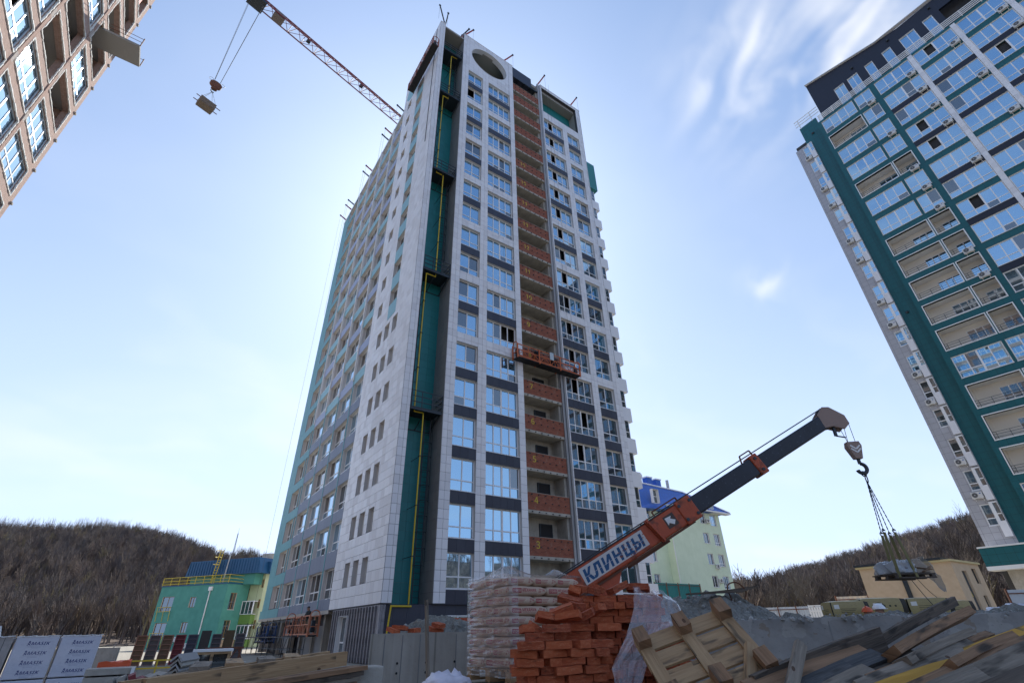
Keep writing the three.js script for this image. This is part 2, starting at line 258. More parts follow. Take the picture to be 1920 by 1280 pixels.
  pipe([[0.35, 0.2, 0.12], [0.55, 2.62, 0.12], [1.78, 2.62, -0.05], [1.78, 2.62, -0.4], [1.78, 14.2, -0.4], [1.1, 14.2, -0.4], [1.1, 26.0, -0.4], [1.9, 26.0, -0.4], [1.9, 37.9, -0.4], [1.2, 37.9, -0.4], [1.2, 49.7, -0.4], [1.8, 49.7, -0.4], [1.8, 57.7, -0.4], [2.6, 57.9, -0.4]]);
  for (const y of [5.2, 8.1, 11.2, 17.5, 20.4, 23.3, 29.6, 32.5, 35.4, 41, 44, 47, 52, 55]) { const cxp = y < 14 ? 1.78 : y < 26 ? 1.1 : y < 38 ? 1.9 : y < 50 ? 1.2 : 1.8; part(tower, 'pipe_clamp', [bx(cxp - 0.09, cxp + 0.09, y, y + 0.05, -0.48, -0.32), rod([cxp, y + 0.02, -0.4], [cxp, y + 0.02, -1.79], 0.02, 5)], M.darkSteel); }
  // brick balconies
  const brickMap = tex(512, (u, v) => { const row = Math.floor(v * 16), x = u * 5 + (row % 2) * 0.5, bxi = Math.floor(x) % 5, fx = x - Math.floor(x), fy = v * 16 - row, mort = fx < 0.05 || fy < 0.14; const n = fbm(u * 24, v * 24, 3, 24, 4), t = hsh(bxi, row, 8), w = fbm(u * 5, v * 5, 4, 5, 11); const c = mort ? [0.52, 0.43, 0.38] : lerp3([0.46, 0.235, 0.165], [0.60, 0.33, 0.24], t * 0.7 + n * 0.4); return w > 0.68 ? lerp3(c, [0.60, 0.52, 0.46], Math.min(0.4, (w - 0.68) * 4)) : c; }, true, [0.78, 0.83]);
  const brickM = std(0xffffff, 0.9, 0, { map: brickMap, bumpMap: grain, bumpScale: 0.004 });
  const ptop = (k) => k < 18 ? 6.86 + 3 * k - (k > 12 ? (k - 12) * 0.07 : 0) : 59.7;
  for (let k = 0; k < 19; k++) {
    const b = new THREE.Group(); b.name = 'balcony'; tower.add(b); const t = ptop(k), s = t - 1.2;
    part(b, 'brick_parapet', ubx(10.07, 14.05, s, t, -0.25, -0.06), brickM);
    part(b, 'parapet_cap', bx(10.07, 14.05, t, t + 0.03, -0.27, -0.03), M.concrete);
    part(b, 'slab', ubx(10.07, 14.08, s - 0.22, s, -1.55, -0.08 + hsh(k, 3) * 0.04), M.concrete);
    const anch = []; for (const y of [t - 0.12, t - 0.62, s - 0.12]) for (let i = 0; i < 6; i++) anch.push(bx(10.45 + i * 0.62, 10.53 + i * 0.62, y - 0.03 - i * 0.01, y + 0.03 - i * 0.01, -0.08, 0.02)); part(b, 'anchor', anch, M.darkSteel);
    if (k < 18) { const dx = 12.2; part(b, 'door', [bx(dx, dx + 1.05, s + 0.02, s + 2.35, -1.5, -1.42)], M.black); part(b, 'door_frame', [bx(dx - 0.07, dx, s + 0.02, s + 2.42, -1.5, -1.38), bx(dx + 1.05, dx + 1.12, s + 0.02, s + 2.42, -1.5, -1.38), bx(dx, dx + 1.05, s + 2.35, s + 2.42, -1.5, -1.38), bx(10.12, 10.62, s + 0.9, s + 2.3, -1.5, -1.42)], M.darkSteel); }
    const num = k + 3; if (num <= 16) { const sh = fontThin.generateShapes(String(num), 0.46), g = new THREE.ExtrudeGeometry(sh, { depth: 0.006, bevelEnabled: false, curveSegments: 4 }); g.translate(10.72, t - 0.72, -0.062); part(b, 'floor_number', g, M.yellowPaint); }
  }
  part(tower, 'balcony_back_wall', [ubx(10.07, 14.05, 0, 61.2, -1.75, -1.5), ubx(13.85, 14.1, 0, 62, -1.5, -0.3), ubx(10.02, 10.2, 0, 62, -1.5, -0.37)], M.concrete);
  part(tower, 'insulation_strip', [bx(14.05, 14.2, 2, 63, -0.3, 0.02), bx(14.36, 14.55, 2, 63, -0.3, 0.04)], std(0xffffff, 0.6, 0, { map: tex(256, (u, v) => { const n = fbm(u * 8, v * 8, 4, 8, 2); return n > 0.55 ? [0.74, 0.74, 0.75] : lerp3([0.30, 0.29, 0.28], [0.62, 0.62, 0.62], n * 1.5); }, true, [1.6, 1]) }));
  part(tower, 'strip_channel', [bx(14.2, 14.36, 2, 63, -0.3, -0.05)], M.steel);
  part(tower, 'top_fascia', [bx(10.07, 13.1, 61.4, 63.3, -1.9, -0.1)], M.navy[0]);
  { const g = []; for (let i = 0; i <= 4; i++) g.push(bx(10.1 + i * 0.97, 10.16 + i * 0.97, 61.25, 61.4, -1.9, -0.1)); g.push(bx(10.1, 14.05, 61.25, 61.38, -0.2, -0.1), bx(10.1, 14.05, 61.25, 61.38, -1.1, -1.0), bx(13.1, 14.05, 61.38, 61.5, -1.9, -0.1)); part(tower, 'soffit_frame', g, M.darkSteel); }
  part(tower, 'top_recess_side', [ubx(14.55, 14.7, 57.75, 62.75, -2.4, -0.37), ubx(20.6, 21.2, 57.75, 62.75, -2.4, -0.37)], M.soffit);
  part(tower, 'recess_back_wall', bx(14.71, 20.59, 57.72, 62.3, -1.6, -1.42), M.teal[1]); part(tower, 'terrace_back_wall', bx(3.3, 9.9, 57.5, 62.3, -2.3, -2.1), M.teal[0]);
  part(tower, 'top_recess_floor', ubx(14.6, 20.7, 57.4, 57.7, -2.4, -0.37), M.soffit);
  // stepped bays on the flank beyond the right wing
  for (let n = 0; n <= 14; n++) {
    const b = new THREE.Group(); b.name = 'flank_bay'; tower.add(b); const y = yb(n) + 0.75;
    part(b, 'bay_parapet', [bx(21.36, 22.5, y - 1.35, y, -3.2, -0.04)], M.tile[0]); part(b, 'bay_window', bx(21.5, 21.98, y, y + 1.66, -2.9, -0.12), M.glassDim); part(b, 'bay_frame', [bx(21.36, 21.5, y, y + 1.66, -2.9, -0.1), bx(21.95, 22.02, y, y + 1.66, -0.18, -0.1), bx(21.5, 21.98, y + 0.55, y + 0.62, -2.9, -0.1)], M.pvc);
  }
  part(tower, 'teal_box', bx(21.36, 22.7, 48.2, 52.9, -3.2, -0.05), M.teal[1]);
  part(tower, 'plinth_wall', [bx(0.05, 10.1, 0, 2.72, -1.2, -0.14), bx(14.5, 21.3, 0, 2.72, -1.2, -0.14)], M.navy[0]);
  layTiles(tower, 'plinth_panel', cutRects([0.05, 0.8, 1.6, 2.4, 3.2, 4.0, 4.62, 5.6, 6.4, 7.2, 8.0, 8.8, 9.6, 10.1], 0, 2.6, 0.62, [[4.0, 5.6, 0.9, 2.2]], 0.1), M.navy, 60, rotY(0, 0, 0, -0.14), nearF, 0.008, 0.02);
  win(tower, I4, 4.02, 0.92, -0.13, 1.56, 1.26, 2, { tr: 0, frameMat: M.white });
}
// ---------------------------------------------------------------- the tower's long flank (x' = -distance from the corner)
{
  const T = rotY(-Math.PI / 2, 0, 0, 0), nearS = ([a, b, c, d]) => Math.hypot(TX, TZ + (a + b) / 2, (c + d) / 2 - 1.4) - (b - a) * 3;
  const holes = [], bandsB = [], wins = [];
  for (let n = 0; n < NF; n++) {
    const b = yb(n);
    if (n <= 6) for (const s of [3.25, 4.9, 6.55]) { const y0 = n === 0 ? 3.96 : b + 0.55; holes.push([-s - 0.5, -s + 0.5, y0, y0 + 1.42]); wins.push([-s - 0.5, y0, 1.0, 1.42, 1, 0]); }
    else { const y0 = b + 1.1; holes.push([-7.9, -6.9, y0, y0 + 1.25]); wins.push([-7.9, y0, 1.0, 1.25, 1, 0]); if (n < 18) { holes.push([-5.15, -3.4, b + 0.87, b + 2.45]); wins.push([-5.15, b + 0.87, 1.75, 1.58, 2, 0]); bandsB.push([-5.15, -3.4, b - 0.55, b + 0.87]); } }
  }
  const wallW = wallShape(-9.3, 0, 2.72, 62.6, holes, 0.42); wallW.applyMatrix4(T);
  part(tower, 'flank_wall', wallW, M.joint);
  const xs = []; for (let i = 0; i <= 15; i++) xs.push(-9.3 + i * 0.62);

  layTiles(tower, 'flank_tile', cutRects(xs, 2.75, 62.55, 0.58, [...holes, ...bandsB], 0.45), M.tile, 230, T, nearS);
  layTiles(tower, 'flank_band', bandsB.map((q) => q), [M.skyblue], 40, T, nearS, 0.01, 0.03);
  { const s = new THREE.Shape(); s.absellipse(-6.0, 58.6, 2.6, 1.75, 0, Math.PI * 2, false); const g = new THREE.ExtrudeGeometry(s, { depth: 0.02, bevelEnabled: false, curveSegments: 24 }).translate(0, 0, 0.026); g.applyMatrix4(T); part(tower, 'blue_oval', g, M.skyblue); }
  for (const [x, y, w, h, c] of wins) win(tower, T, x, y, -0.3, w, h, c, { tr: 0, reveal: 0.295, joined: true, glass: M.glassDim, revealMat: M.reveal });
  // unfinished groove near the corner
  { const g = bx(-0.98, -0.86, 42, 62.3, 0.02, 0.05); g.applyMatrix4(T); part(tower, 'open_groove', g, M.black); }
  // bays between white fins
  const edges = [[9.34, 12.0], [12.25, 16.18], [16.43, 20.5], [20.75, 24.7]], wallH = [], B = [], fr = [], low = [];
  for (let n = 0; n < NF; n++) edges.forEach(([a, c], i) => {
    const b = yb(n), y0 = n === 0 ? 3.5 : b + 0.27, y1 = n === 0 ? 5.42 : b + 2.3;
    wallH.push([-c + 0.1, -a - 0.1, y0, y1]);
    win(tower, T, -c + 0.1, y0, -0.3, c - a - 0.2, y1 - y0, i === 0 ? 2 : 3, { reveal: 0.28, joined: true, glass: hsh(n, i, 3) > 0.6 ? M.glassDim : M.glass, open: hsh(n, i) > 0.72 ? [1] : null, sill: 0.33 });
    B.push([-c, -a, y1, n + 1 < NF ? yb(n + 1) + 0.27 : 56.6, n, i]);
  });
  B.push(...edges.map(([a, c], i) => [-c, -a, 2.78, 3.5, -1, i]));
  const tealH = [];
  for (let n = 0; n < NF; n++) { const b = yb(n), y0 = n === 0 ? 3.55 : b + 0.2, y1 = n === 0 ? 5.5 : b + 2.25; tealH.push([-29.2, -26.0, y0, y1], [-25.75, -25.0, y0, y1]); win(tower, T, -29.2, y0, -0.4, 3.2, y1 - y0, 3, { reveal: 0.39, joined: true, glass: M.glassDim }); win(tower, T, -25.75, y0, -0.4, 0.75, y1 - y0, 1, { reveal: 0.39, joined: true, glass: M.glassDim }); }
  const gw = [wallShape(-24.9, -9.32, 2.72, 56.6, wallH, 0.64)]; gw.forEach((g) => g.applyMatrix4(T)); part(tower, 'bay_wall', gw, M.reveal);
  const gt = wallShape(-32.2, -24.9, 2.72, 56.6, tealH, 0.44); gt.applyMatrix4(T); part(tower, 'teal_wall', gt, M.joint);
  const txs = [-32.2, -31.2, -30.2, -29.2, -28.4, -27.6, -26.8, -26.0, -25.75, -25.0, -24.9];
  layTiles(tower, 'teal_panel', cutRects(txs, 2.78, 56.6, 1.0, tealH, 0.5), [M.sideTeal, std([0.095, 0.285, 0.315], 0.5)], 60, T, nearS, 0.01, 0.02);
  const grp = { slate: [], sky: [], vio: [] };
  for (const [a, b, c, d, n, i] of B) (n <= 4 ? grp.slate : (n + i) % 2 ? grp.sky : grp.vio).push([a, b, c, d]);
  const split = (l, k) => l.flatMap(([a, b, c, d]) => { const o = []; for (let i = 0; i < k; i++) o.push([a + (b - a) * i / k, a + (b - a) * (i + 1) / k, c, d]); return o; });
  layTiles(tower, 'bay_band', split(grp.slate, 4), M.slate, 100, T, nearS, 0.01, 0.03);
  layTiles(tower, 'bay_band', grp.sky, [M.skyblue], 40, T, nearS, 0.01, 0.03); layTiles(tower, 'bay_band', grp.vio, [M.violet], 40, T, nearS, 0.01, 0.03);
  for (const s of [12.12, 16.3, 20.62, 24.8]) { const g = bx(-s - 0.11, -s + 0.11, 21, 56.7, 0.0, 0.14); g.applyMatrix4(T); part(tower, 'white_fin', g, M.white); const g2 = bx(-s - 0.1, -s + 0.1, 2.78, 21, 0.0, 0.05); g2.applyMatrix4(T); part(tower, 'teal_fin', g2, M.sideTeal); }
  { const g = bx(-32.25, -9.3, 56.6, 56.95, -0.5, 0.06); g.applyMatrix4(T); part(tower, 'flank_parapet', g, M.sill); const g3 = bx(-31.9, -23.8, 56.95, 58.1, -1.2, -0.6); g3.applyMatrix4(T); part(tower, 'stair_head', g3, M.skyblue); }
  // ground floor: bare insulation with steel ribs, a white window, dark shop openings
  const rib = []; for (let i = 0; i < 17; i++) { const x = -7.95 + i * 0.46; if (x > -6.9 && x < -4.9) { rib.push(bx(x - 0.05, x + 0.05, 0, 0.2, 0, 0.09), bx(x - 0.05, x + 0.05, 2.35, 2.66, 0, 0.09)); } else rib.push(bx(x - 0.05, x + 0.05, 0, 2.66, 0, 0.09)); } rib.forEach((g) => g.applyMatrix4(T));
  const ins = wallShape(-8.3, -0.02, 0, 2.7, [[-6.7, -5.1, 0.25, 2.3]], 0.3); ins.applyMatrix4(T);
  const foil = std(0xffffff, 0.45, 0.25, { map: tex(256, (u, v) => { const n = fbm(u * 7, v * 7, 5, 7, 21), s = fbm(u * 22, v * 3, 3, 0, 22); const k = n > 0.58 ? 1 : 0; return lerp3([0.30, 0.29, 0.30], [0.70, 0.69, 0.71], Math.min(1, n * 0.9 + s * 0.45 - (k ? 0.35 : 0.1))); }, true, [0.7, 0.4]) });
  part(tower, 'bare_insulation', uvm(ins), foil); part(tower, 'steel_rib', uvm(mg(rib)), foil);
  win(tower, T, -6.7, 0.25, -0.2, 1.6, 2.05, 2, { reveal: 0.3, revealMat: M.white, sill: 0.32, joined: true, glass: M.glassDim });
  part(tower, 'shop_back_wall', [bx(1.0, 1.3, 0, 2.75, -31.8, -8.3)], M.navy[0]);
  const cols = []; for (const s of [8.4, 11.0, 13.6, 17, 20.5, 24, 28, 31.9]) cols.push(bx(0.3, 0.75, 0, 2.75, -s - 0.2, -s + 0.2)); part(tower, 'shop_column', cols, M.concrete);
  const bg = []; for (const [s0, s1] of [[11.2, 13.4], [13.8, 16.8], [20.7, 23.8], [24.2, 27.8]]) bg.push([-s1, -s0, 0.1, 1.9]); bg.forEach(([a, b, c, d]) => { const g = bx(a, b, c, d, -0.55, -0.5); g.applyMatrix4(T); part(tower, 'shop_panel', g, hsh(Math.round(a * 10), 1) > 0.5 ? M.navy[1] : M.tileGrey[0]); });
  { const g = [bx(-33.1, -9.3, 2.55, 2.78, -1.2, 0.02)]; g.forEach((q) => q.applyMatrix4(T)); part(tower, 'first_floor_slab', g, M.concrete); const g2 = bx(-33.1, -32.22, 2.6, 3.5, -2, 0.0); g2.applyMatrix4(T); part(tower, 'teal_corner_band', g2, M.sideTeal); }
}
// ---------------------------------------------------------------- the finished teal tower on the right (facade in x = 58.5, facing the camera's left)
const acProto = (() => {
  const g = new THREE.Group();
  const b = new RoundedBoxGeometry(0.82, 0.56, 0.3, 2, 0.03).translate(0, 0.28, 0.22); const m = (n, geo, mat) => { const q = shade(new THREE.Mesh(geo, mat)); q.name = n; g.add(q); };
  m('casing', b, std([0.62, 0.61, 0.58], 0.5)); m('fan_grille', new THREE.CylinderGeometry(0.21, 0.21, 0.02, 18).rotateX(Math.PI / 2).translate(-0.13, 0.29, 0.375), std([0.09, 0.09, 0.09], 0.6));
  m('fan_ring', new THREE.TorusGeometry(0.215, 0.014, 6, 20).translate(-0.13, 0.29, 0.38), std([0.5, 0.5, 0.48], 0.5)); m('fan_hub', new THREE.CylinderGeometry(0.05, 0.05, 0.03, 10).rotateX(Math.PI / 2).translate(-0.13, 0.29, 0.385), std([0.4, 0.4, 0.4], 0.5));
  m('sticker', bx(0.2, 0.32, 0.36, 0.44, 0.37, 0.374), std([0.03, 0.12, 0.4], 0.5)); m('bracket', mg([bx(-0.3, -0.26, -0.06, 0, 0, 0.4), bx(0.26, 0.3, -0.06, 0, 0, 0.4), bx(-0.3, -0.26, -0.22, 0, 0, 0.04), bx(0.26, 0.3, -0.22, 0, 0, 0.04)]), M.white);
  return g;
})();
function acUnit(x, y, z, ry, label, group) { const g = acProto.clone(); g.name = numbered('air_conditioner'); g.position.set(x, y, z); g.rotation.y = ry; g.userData = { label, category: 'air conditioner', group }; scene.add(g); return g; }
{
  const X = 58.5, rb = thing('residential_tower', 'finished teal residential tower with white window bands and a navy penthouse', 'tower block', [X, 0, 0]);
  const T = rotY(-Math.PI / 2), top = (n) => 59.06 - 3 * n, NR = 18;
  const panelMap = (c, z) => tex(256, (u, v) => { const j = (u * 4 % 1) < 0.03 || (v * 4 % 1) < 0.03, n = fbm(u * 8, v * 8, 4, 8, z), t = hsh(Math.floor(u * 4), Math.floor(v * 4), z); return c.map((q) => q * (j ? 0.62 : 0.94 + n * 0.08 + t * 0.04)); }, true, [0.42, 0.42]);
  const tealM = std(0xffffff, 0.42, 0, { map: panelMap([0.0, 0.345, 0.37], 3) }), navyM = std(0xffffff, 0.5, 0, { map: panelMap([0.10, 0.115, 0.18], 5) }), greyM = std(0xffffff, 0.55, 0, { map: panelMap([0.66, 0.66, 0.68], 7) });
  const cream = std([0.60, 0.58, 0.54], 0.8), inner = std([0.80, 0.74, 0.65], 0.85);
  const colsW = [[-9.57, -5.77], [-5.5, -3.72], [-3.12, 0.58], [1.08, 4.85], [5.33, 9.0], [9.5, 13.3], [13.8, 17.4]];
  const loggia1 = [1, 4, 7, 8, 9, 10, 11, 13, 14, 15], loggia2 = [4, 7, 8, 9, 10, 11, 13, 14];
  const ac = [[0, 1], [2, 1], [4, 1], [5, 1], [6, 1], [8, 1], [9, 1], [0, 2], [1, 2], [3, 2], [5, 2], [2, 3], [4, 3], [6, 3], [7, 3], [0, 3], [3, 4], [1, 4], [0, 4], [2, 2], [5, 3], [10, 2]];
  const holes = [], band = [[], []];
  for (let n = 0; n < NR; n++) colsW.forEach(([a, b], i) => {
    const y1 = top(n), y0 = y1 - 2.18; if (y0 < 7.4) return; holes.push([a, b, y0, y1]);
    const lg = (i === 0 && loggia1.includes(n)) || (i === 1 && loggia2.includes(n));
    if (lg) {
      const g = new THREE.Group(); g.name = 'loggia'; rb.add(g); T.decompose(g.position, g.quaternion, g.scale);
      part(g, 'back_wall', [bx(a, b, y0 - 0.3, y1 + 0.05, -1.5, -1.42)], inner); part(g, 'ceiling', bx(a, b, y1, y1 + 0.06, -1.5, -0.3), M.white); part(g, 'side_wall', bx(a - 0.05, a, y0 - 0.3, y1, -1.5, -0.3), inner); part(g, 'side_wall', bx(b, b + 0.05, y0 - 0.3, y1, -1.5, -0.3), inner); part(g, 'floor', bx(a, b, y0 - 0.36, y0 - 0.3, -1.5, -0.3), M.concrete);
      const rl = []; for (const y of [0.25, 0.5, 0.72]) rl.push(rod([a, y0 + y - 0.05, -0.1], [b, y0 + y - 0.05, -0.1], 0.018, 5)); for (let x = a + 0.25; x < b; x += 0.95) rl.push(rod([x, y0 - 0.05, -0.1], [x, y0 + 0.68, -0.1], 0.02, 5)); part(g, 'railing', rl, M.darkSteel);
      part(g, 'border', [bx(a - 0.09, a, y0 - 0.09, y1 + 0.09, -0.32, 0.04), bx(b, b + 0.09, y0 - 0.09, y1 + 0.09, -0.32, 0.04), bx(a, b, y1, y1 + 0.09, -0.32, 0.04), bx(a, b, y0 - 0.09, y0, -0.32, 0.04)], M.white);
      const k = i === 0 ? 3 : 2, w0 = b - (i === 0 ? 2.0 : 1.3); win(rb, T, w0, y0 - 0.1, -1.39, b - 0.06 - w0, 1.75, k, { tr: 0.42, joined: true, glass: n > 10 ? M.glassDim : M.glass });
    } else win(rb, T, a, y0, -0.06, b - a, y1 - y0, i === 1 ? 2 : 4, { tr: 0.3, reveal: 0.11, revealMat: cream, sill: 0.12, glassOf: (k) => hsh(n * 7 + k, i, 4) > 0.9 ? M.glassDim : M.glass, joined: i > 4, open: i >= 2 && hsh(n, i, 9) > 0.86 ? [3] : null });
    if (i >= 2 && n > 0) band[n % 2].push([a - 0.02, b + 0.02, y1 + 0.06, y1 + 0.8]);
  });
  const w = wallShape(-10.06, 18, 6.5, 59.5, holes, 0.3); w.applyMatrix4(T); part(rb, 'front_wall', uvm(w), tealM);
  band[0].forEach((q) => 0); for (const [a, b, c, d] of band[0]) { const g = bx(a, b, c, d, 0, 0.03); g.applyMatrix4(T); part(rb, 'navy_spandrel', uvm(g), navyM); }
  for (const [a, b] of [[0.6, 1.06], [4.87, 5.31], [9.02, 9.48], [13.32, 13.78]]) { const r = []; for (let y = 6.6; y < 59.3; y += 0.58) r.push([a, b, y, Math.min(59.3, y + 0.58)]); layTiles(rb, 'pilaster_tile', r, M.tile, 60, T, (q) => 59 - q[2] , 0.012, 0.12); }
  part(rb, 'core', [bx(1.55, 16, 0, 59.4, -13.8, 18), bx(0.35, 1.6, 0, 59.4, -3.6, 18)], M.room);
  // stepped wing: teal wall, then grey tiles with corner windows
  const T2 = rotY(-Math.PI / 2, 1.0, 0, 0), h2 = [];
  for (let n = 0; n < 18; n++) { const y = 56.3 - 3 * n; if (y < 7.6) break; h2.push([-13.0, -12.3, y, y + 1.75]); }
  const g1 = wallShape(-13.9, -11.68, 6.5, 58.3, h2, 0.25); g1.applyMatrix4(T2); part(rb, 'grey_wall', uvm(g1), greyM);
  { const g = bx(-11.68, -10.06, 6.5, 61.6, -0.25, 0.0); g.applyMatrix4(T2); const q = bx(-12.3, -11.68, 58.3, 61.6, -0.25, 0.0); q.applyMatrix4(T2); part(rb, 'teal_wing_wall', uvm(mg([g, q])), tealM); part(rb, 'grey_end_wall', uvm(bx(1.25, 14, 6.5, 58.3, -13.9, -13.7)), greyM); }
  h2.forEach(([a, b, y0, y1], n) => {
    win(rb, T2, a, y0, -0.08, 0.7, 1.75, 1, { tr: 0.33, reveal: 0.09, joined: true, glass: n > 11 ? M.glassDim : M.glass, sill: 0.1 });
    const p = new THREE.Group(); p.name = 'corner_bay'; rb.add(p); T2.decompose(p.position, p.quaternion, p.scale);
    part(p, 'bay_panel', bx(-12.26, -11.7, y0 - 1.0, y0 + 0.25, 0, 0.32), M.tile[1]); part(p, 'bay_glass', bx(-12.05, -11.72, y0 + 0.3, y0 + 1.75, 0, 0.22), n > 11 ? M.glassDim : M.glass); part(p, 'bay_frame', [bx(-12.28, -12.05, y0 + 0.25, y0 + 1.85, 0, 0.24), bx(-12.28, -11.7, y0 + 1.75, y0 + 1.85, 0, 0.26), bx(-12.05, -11.7, y0 + 0.8, y0 + 0.88, 0.2, 0.25), bx(-11.74, -11.7, y0 + 0.25, y0 + 1.75, 0.2, 0.25)], M.pvc);
    if (n % 3 !== 1 && n < 16) acUnit(X + 1.0, y0 - 0.75, -12.75, -Math.PI / 2, 'pale air conditioner under a corner window of the grey tiled wing', 'air conditioners on the grey wing');
  });
  for (const [n, i] of ac) { const [a, b] = colsW[i], y0 = top(n) - 2.18; acUnit(X, y0 - 0.55, b - 0.5, -Math.PI / 2, 'pale air conditioner hung below a window of the teal facade', 'air conditioners on the teal facade'); }
  // podium
  part(rb, 'podium_band', uvm(bx(-0.6, 1.2, 5.1, 6.5, -14.1, 18)), tealM); part(rb, 'podium_ledge', [bx(-0.66, 1.2, 6.5, 6.62, -14.16, 18), bx(-0.62, 1.2, 4.8, 5.1, -14.12, 18)], M.white); part(rb, 'podium_wall', ubx(0.6, 3, 0, 4.8, -13.2, 18), M.concrete);
  // navy penthouse with sloping eave and its terrace rails
  const T3 = rotY(-Math.PI / 2, 1.2, 0, 0), dw = [[-6.84, 1.2], [-5.14, 1.2], [-3.0, 0.9], [-0.95, 0.95], [1.02, 1.6], [3.53, 0.95], [9.3, 1.0], [12, 1.6]], k = 1.0205;
  const s = new THREE.Shape([[-9.35, 59.4], [18, 59.4], [18, 66.2], [1.4, 65.9], [-1, 66.25], [-9.35, 68.1]].map((p) => new THREE.Vector2(...p)));
  for (const [a, q] of dw) s.holes.push(new THREE.Path([[a, 60.3], [a, 63.95], [a + q, 63.95], [a + q, 60.3]].map((p) => new THREE.Vector2(p[0], p[1] > 61 ? 63.9 : p[1])))); s.holes.push(new THREE.Path([[5.2, 60.3], [5.2, 63.9], [7.7, 63.9], [7.7, 60.3]].map((p) => new THREE.Vector2(...p))));
  const pg = new THREE.ExtrudeGeometry(s, { depth: 0.3, bevelEnabled: false }).translate(0, 0, -0.3); pg.applyMatrix4(T3); part(rb, 'penthouse_wall', uvm(pg), navyM); { const g = bx(1.5, 12, 59.4, 68.0, -9.35, -9.1); part(rb, 'penthouse_end_wall', uvm(g), navyM); }
  part(rb, 'penthouse_core', bx(2.4, 12, 59.4, 65.5, -9, 18), M.room);
  for (const [a, q] of dw) win(rb, T3, a, 60.3, -0.1, q, 3.6, q > 1.1 ? 2 : 1, { tr: 0.45, reveal: 0.16, revealMat: M.white, joined: true });
  { const g = [bx(-9.4, 18, -0.06, 0.06, -0.3, 0.25)]; const e = beam([1.15, 68.15, -9.4], [1.15, 66.2, -0.8], 0.5, 0.1), e2 = beam([1.15, 66.2, -0.8], [1.15, 66.3, 18], 0.5, 0.1); part(rb, 'penthouse_eave', [e, e2], M.sill); }
  const rail = []; for (let j = 0; j < 4; j++) rail.push(beam([-0.02, 59.68 + j * 0.26, -9.65], [-0.02, 59.68 + j * 0.26, 18], 0.06, 0.1)); for (let z = -9.6; z < 18; z += 1.75) rail.push(beam([0.04, 59.4, z], [0.04, 60.6, z], 0.08, 0.06)); part(rb, 'terrace_railing', rail, M.white);
  const r2 = []; for (let j = 0; j < 3; j++) r2.push(beam([0.98, 62.2 + j * 0.5, -12.6], [0.98, 62.2 + j * 0.5, -9.4], 0.06, 0.09)); for (const z of [-12.1, -10.5]) r2.push(beam([1.02, 61.5, z], [1.02, 63.3, z], 0.1, 0.08)); part(rb, 'wing_railing', r2, M.white);
  const vents = []; for (const z of [-4.1, 0.2, 4.7]) vents.push(new THREE.SphereGeometry(0.16, 8, 6).translate(1.1, 65.1, z)); part(rb, 'vent_cap', vents, M.darkSteel); part(rb, 'wall_lamp', [new THREE.SphereGeometry(0.18, 8, 6).translate(0.95, 59.4, -11.1), new THREE.SphereGeometry(0.15, 8, 6).translate(0.95, 29.6, -11.1)], M.darkSteel);
}
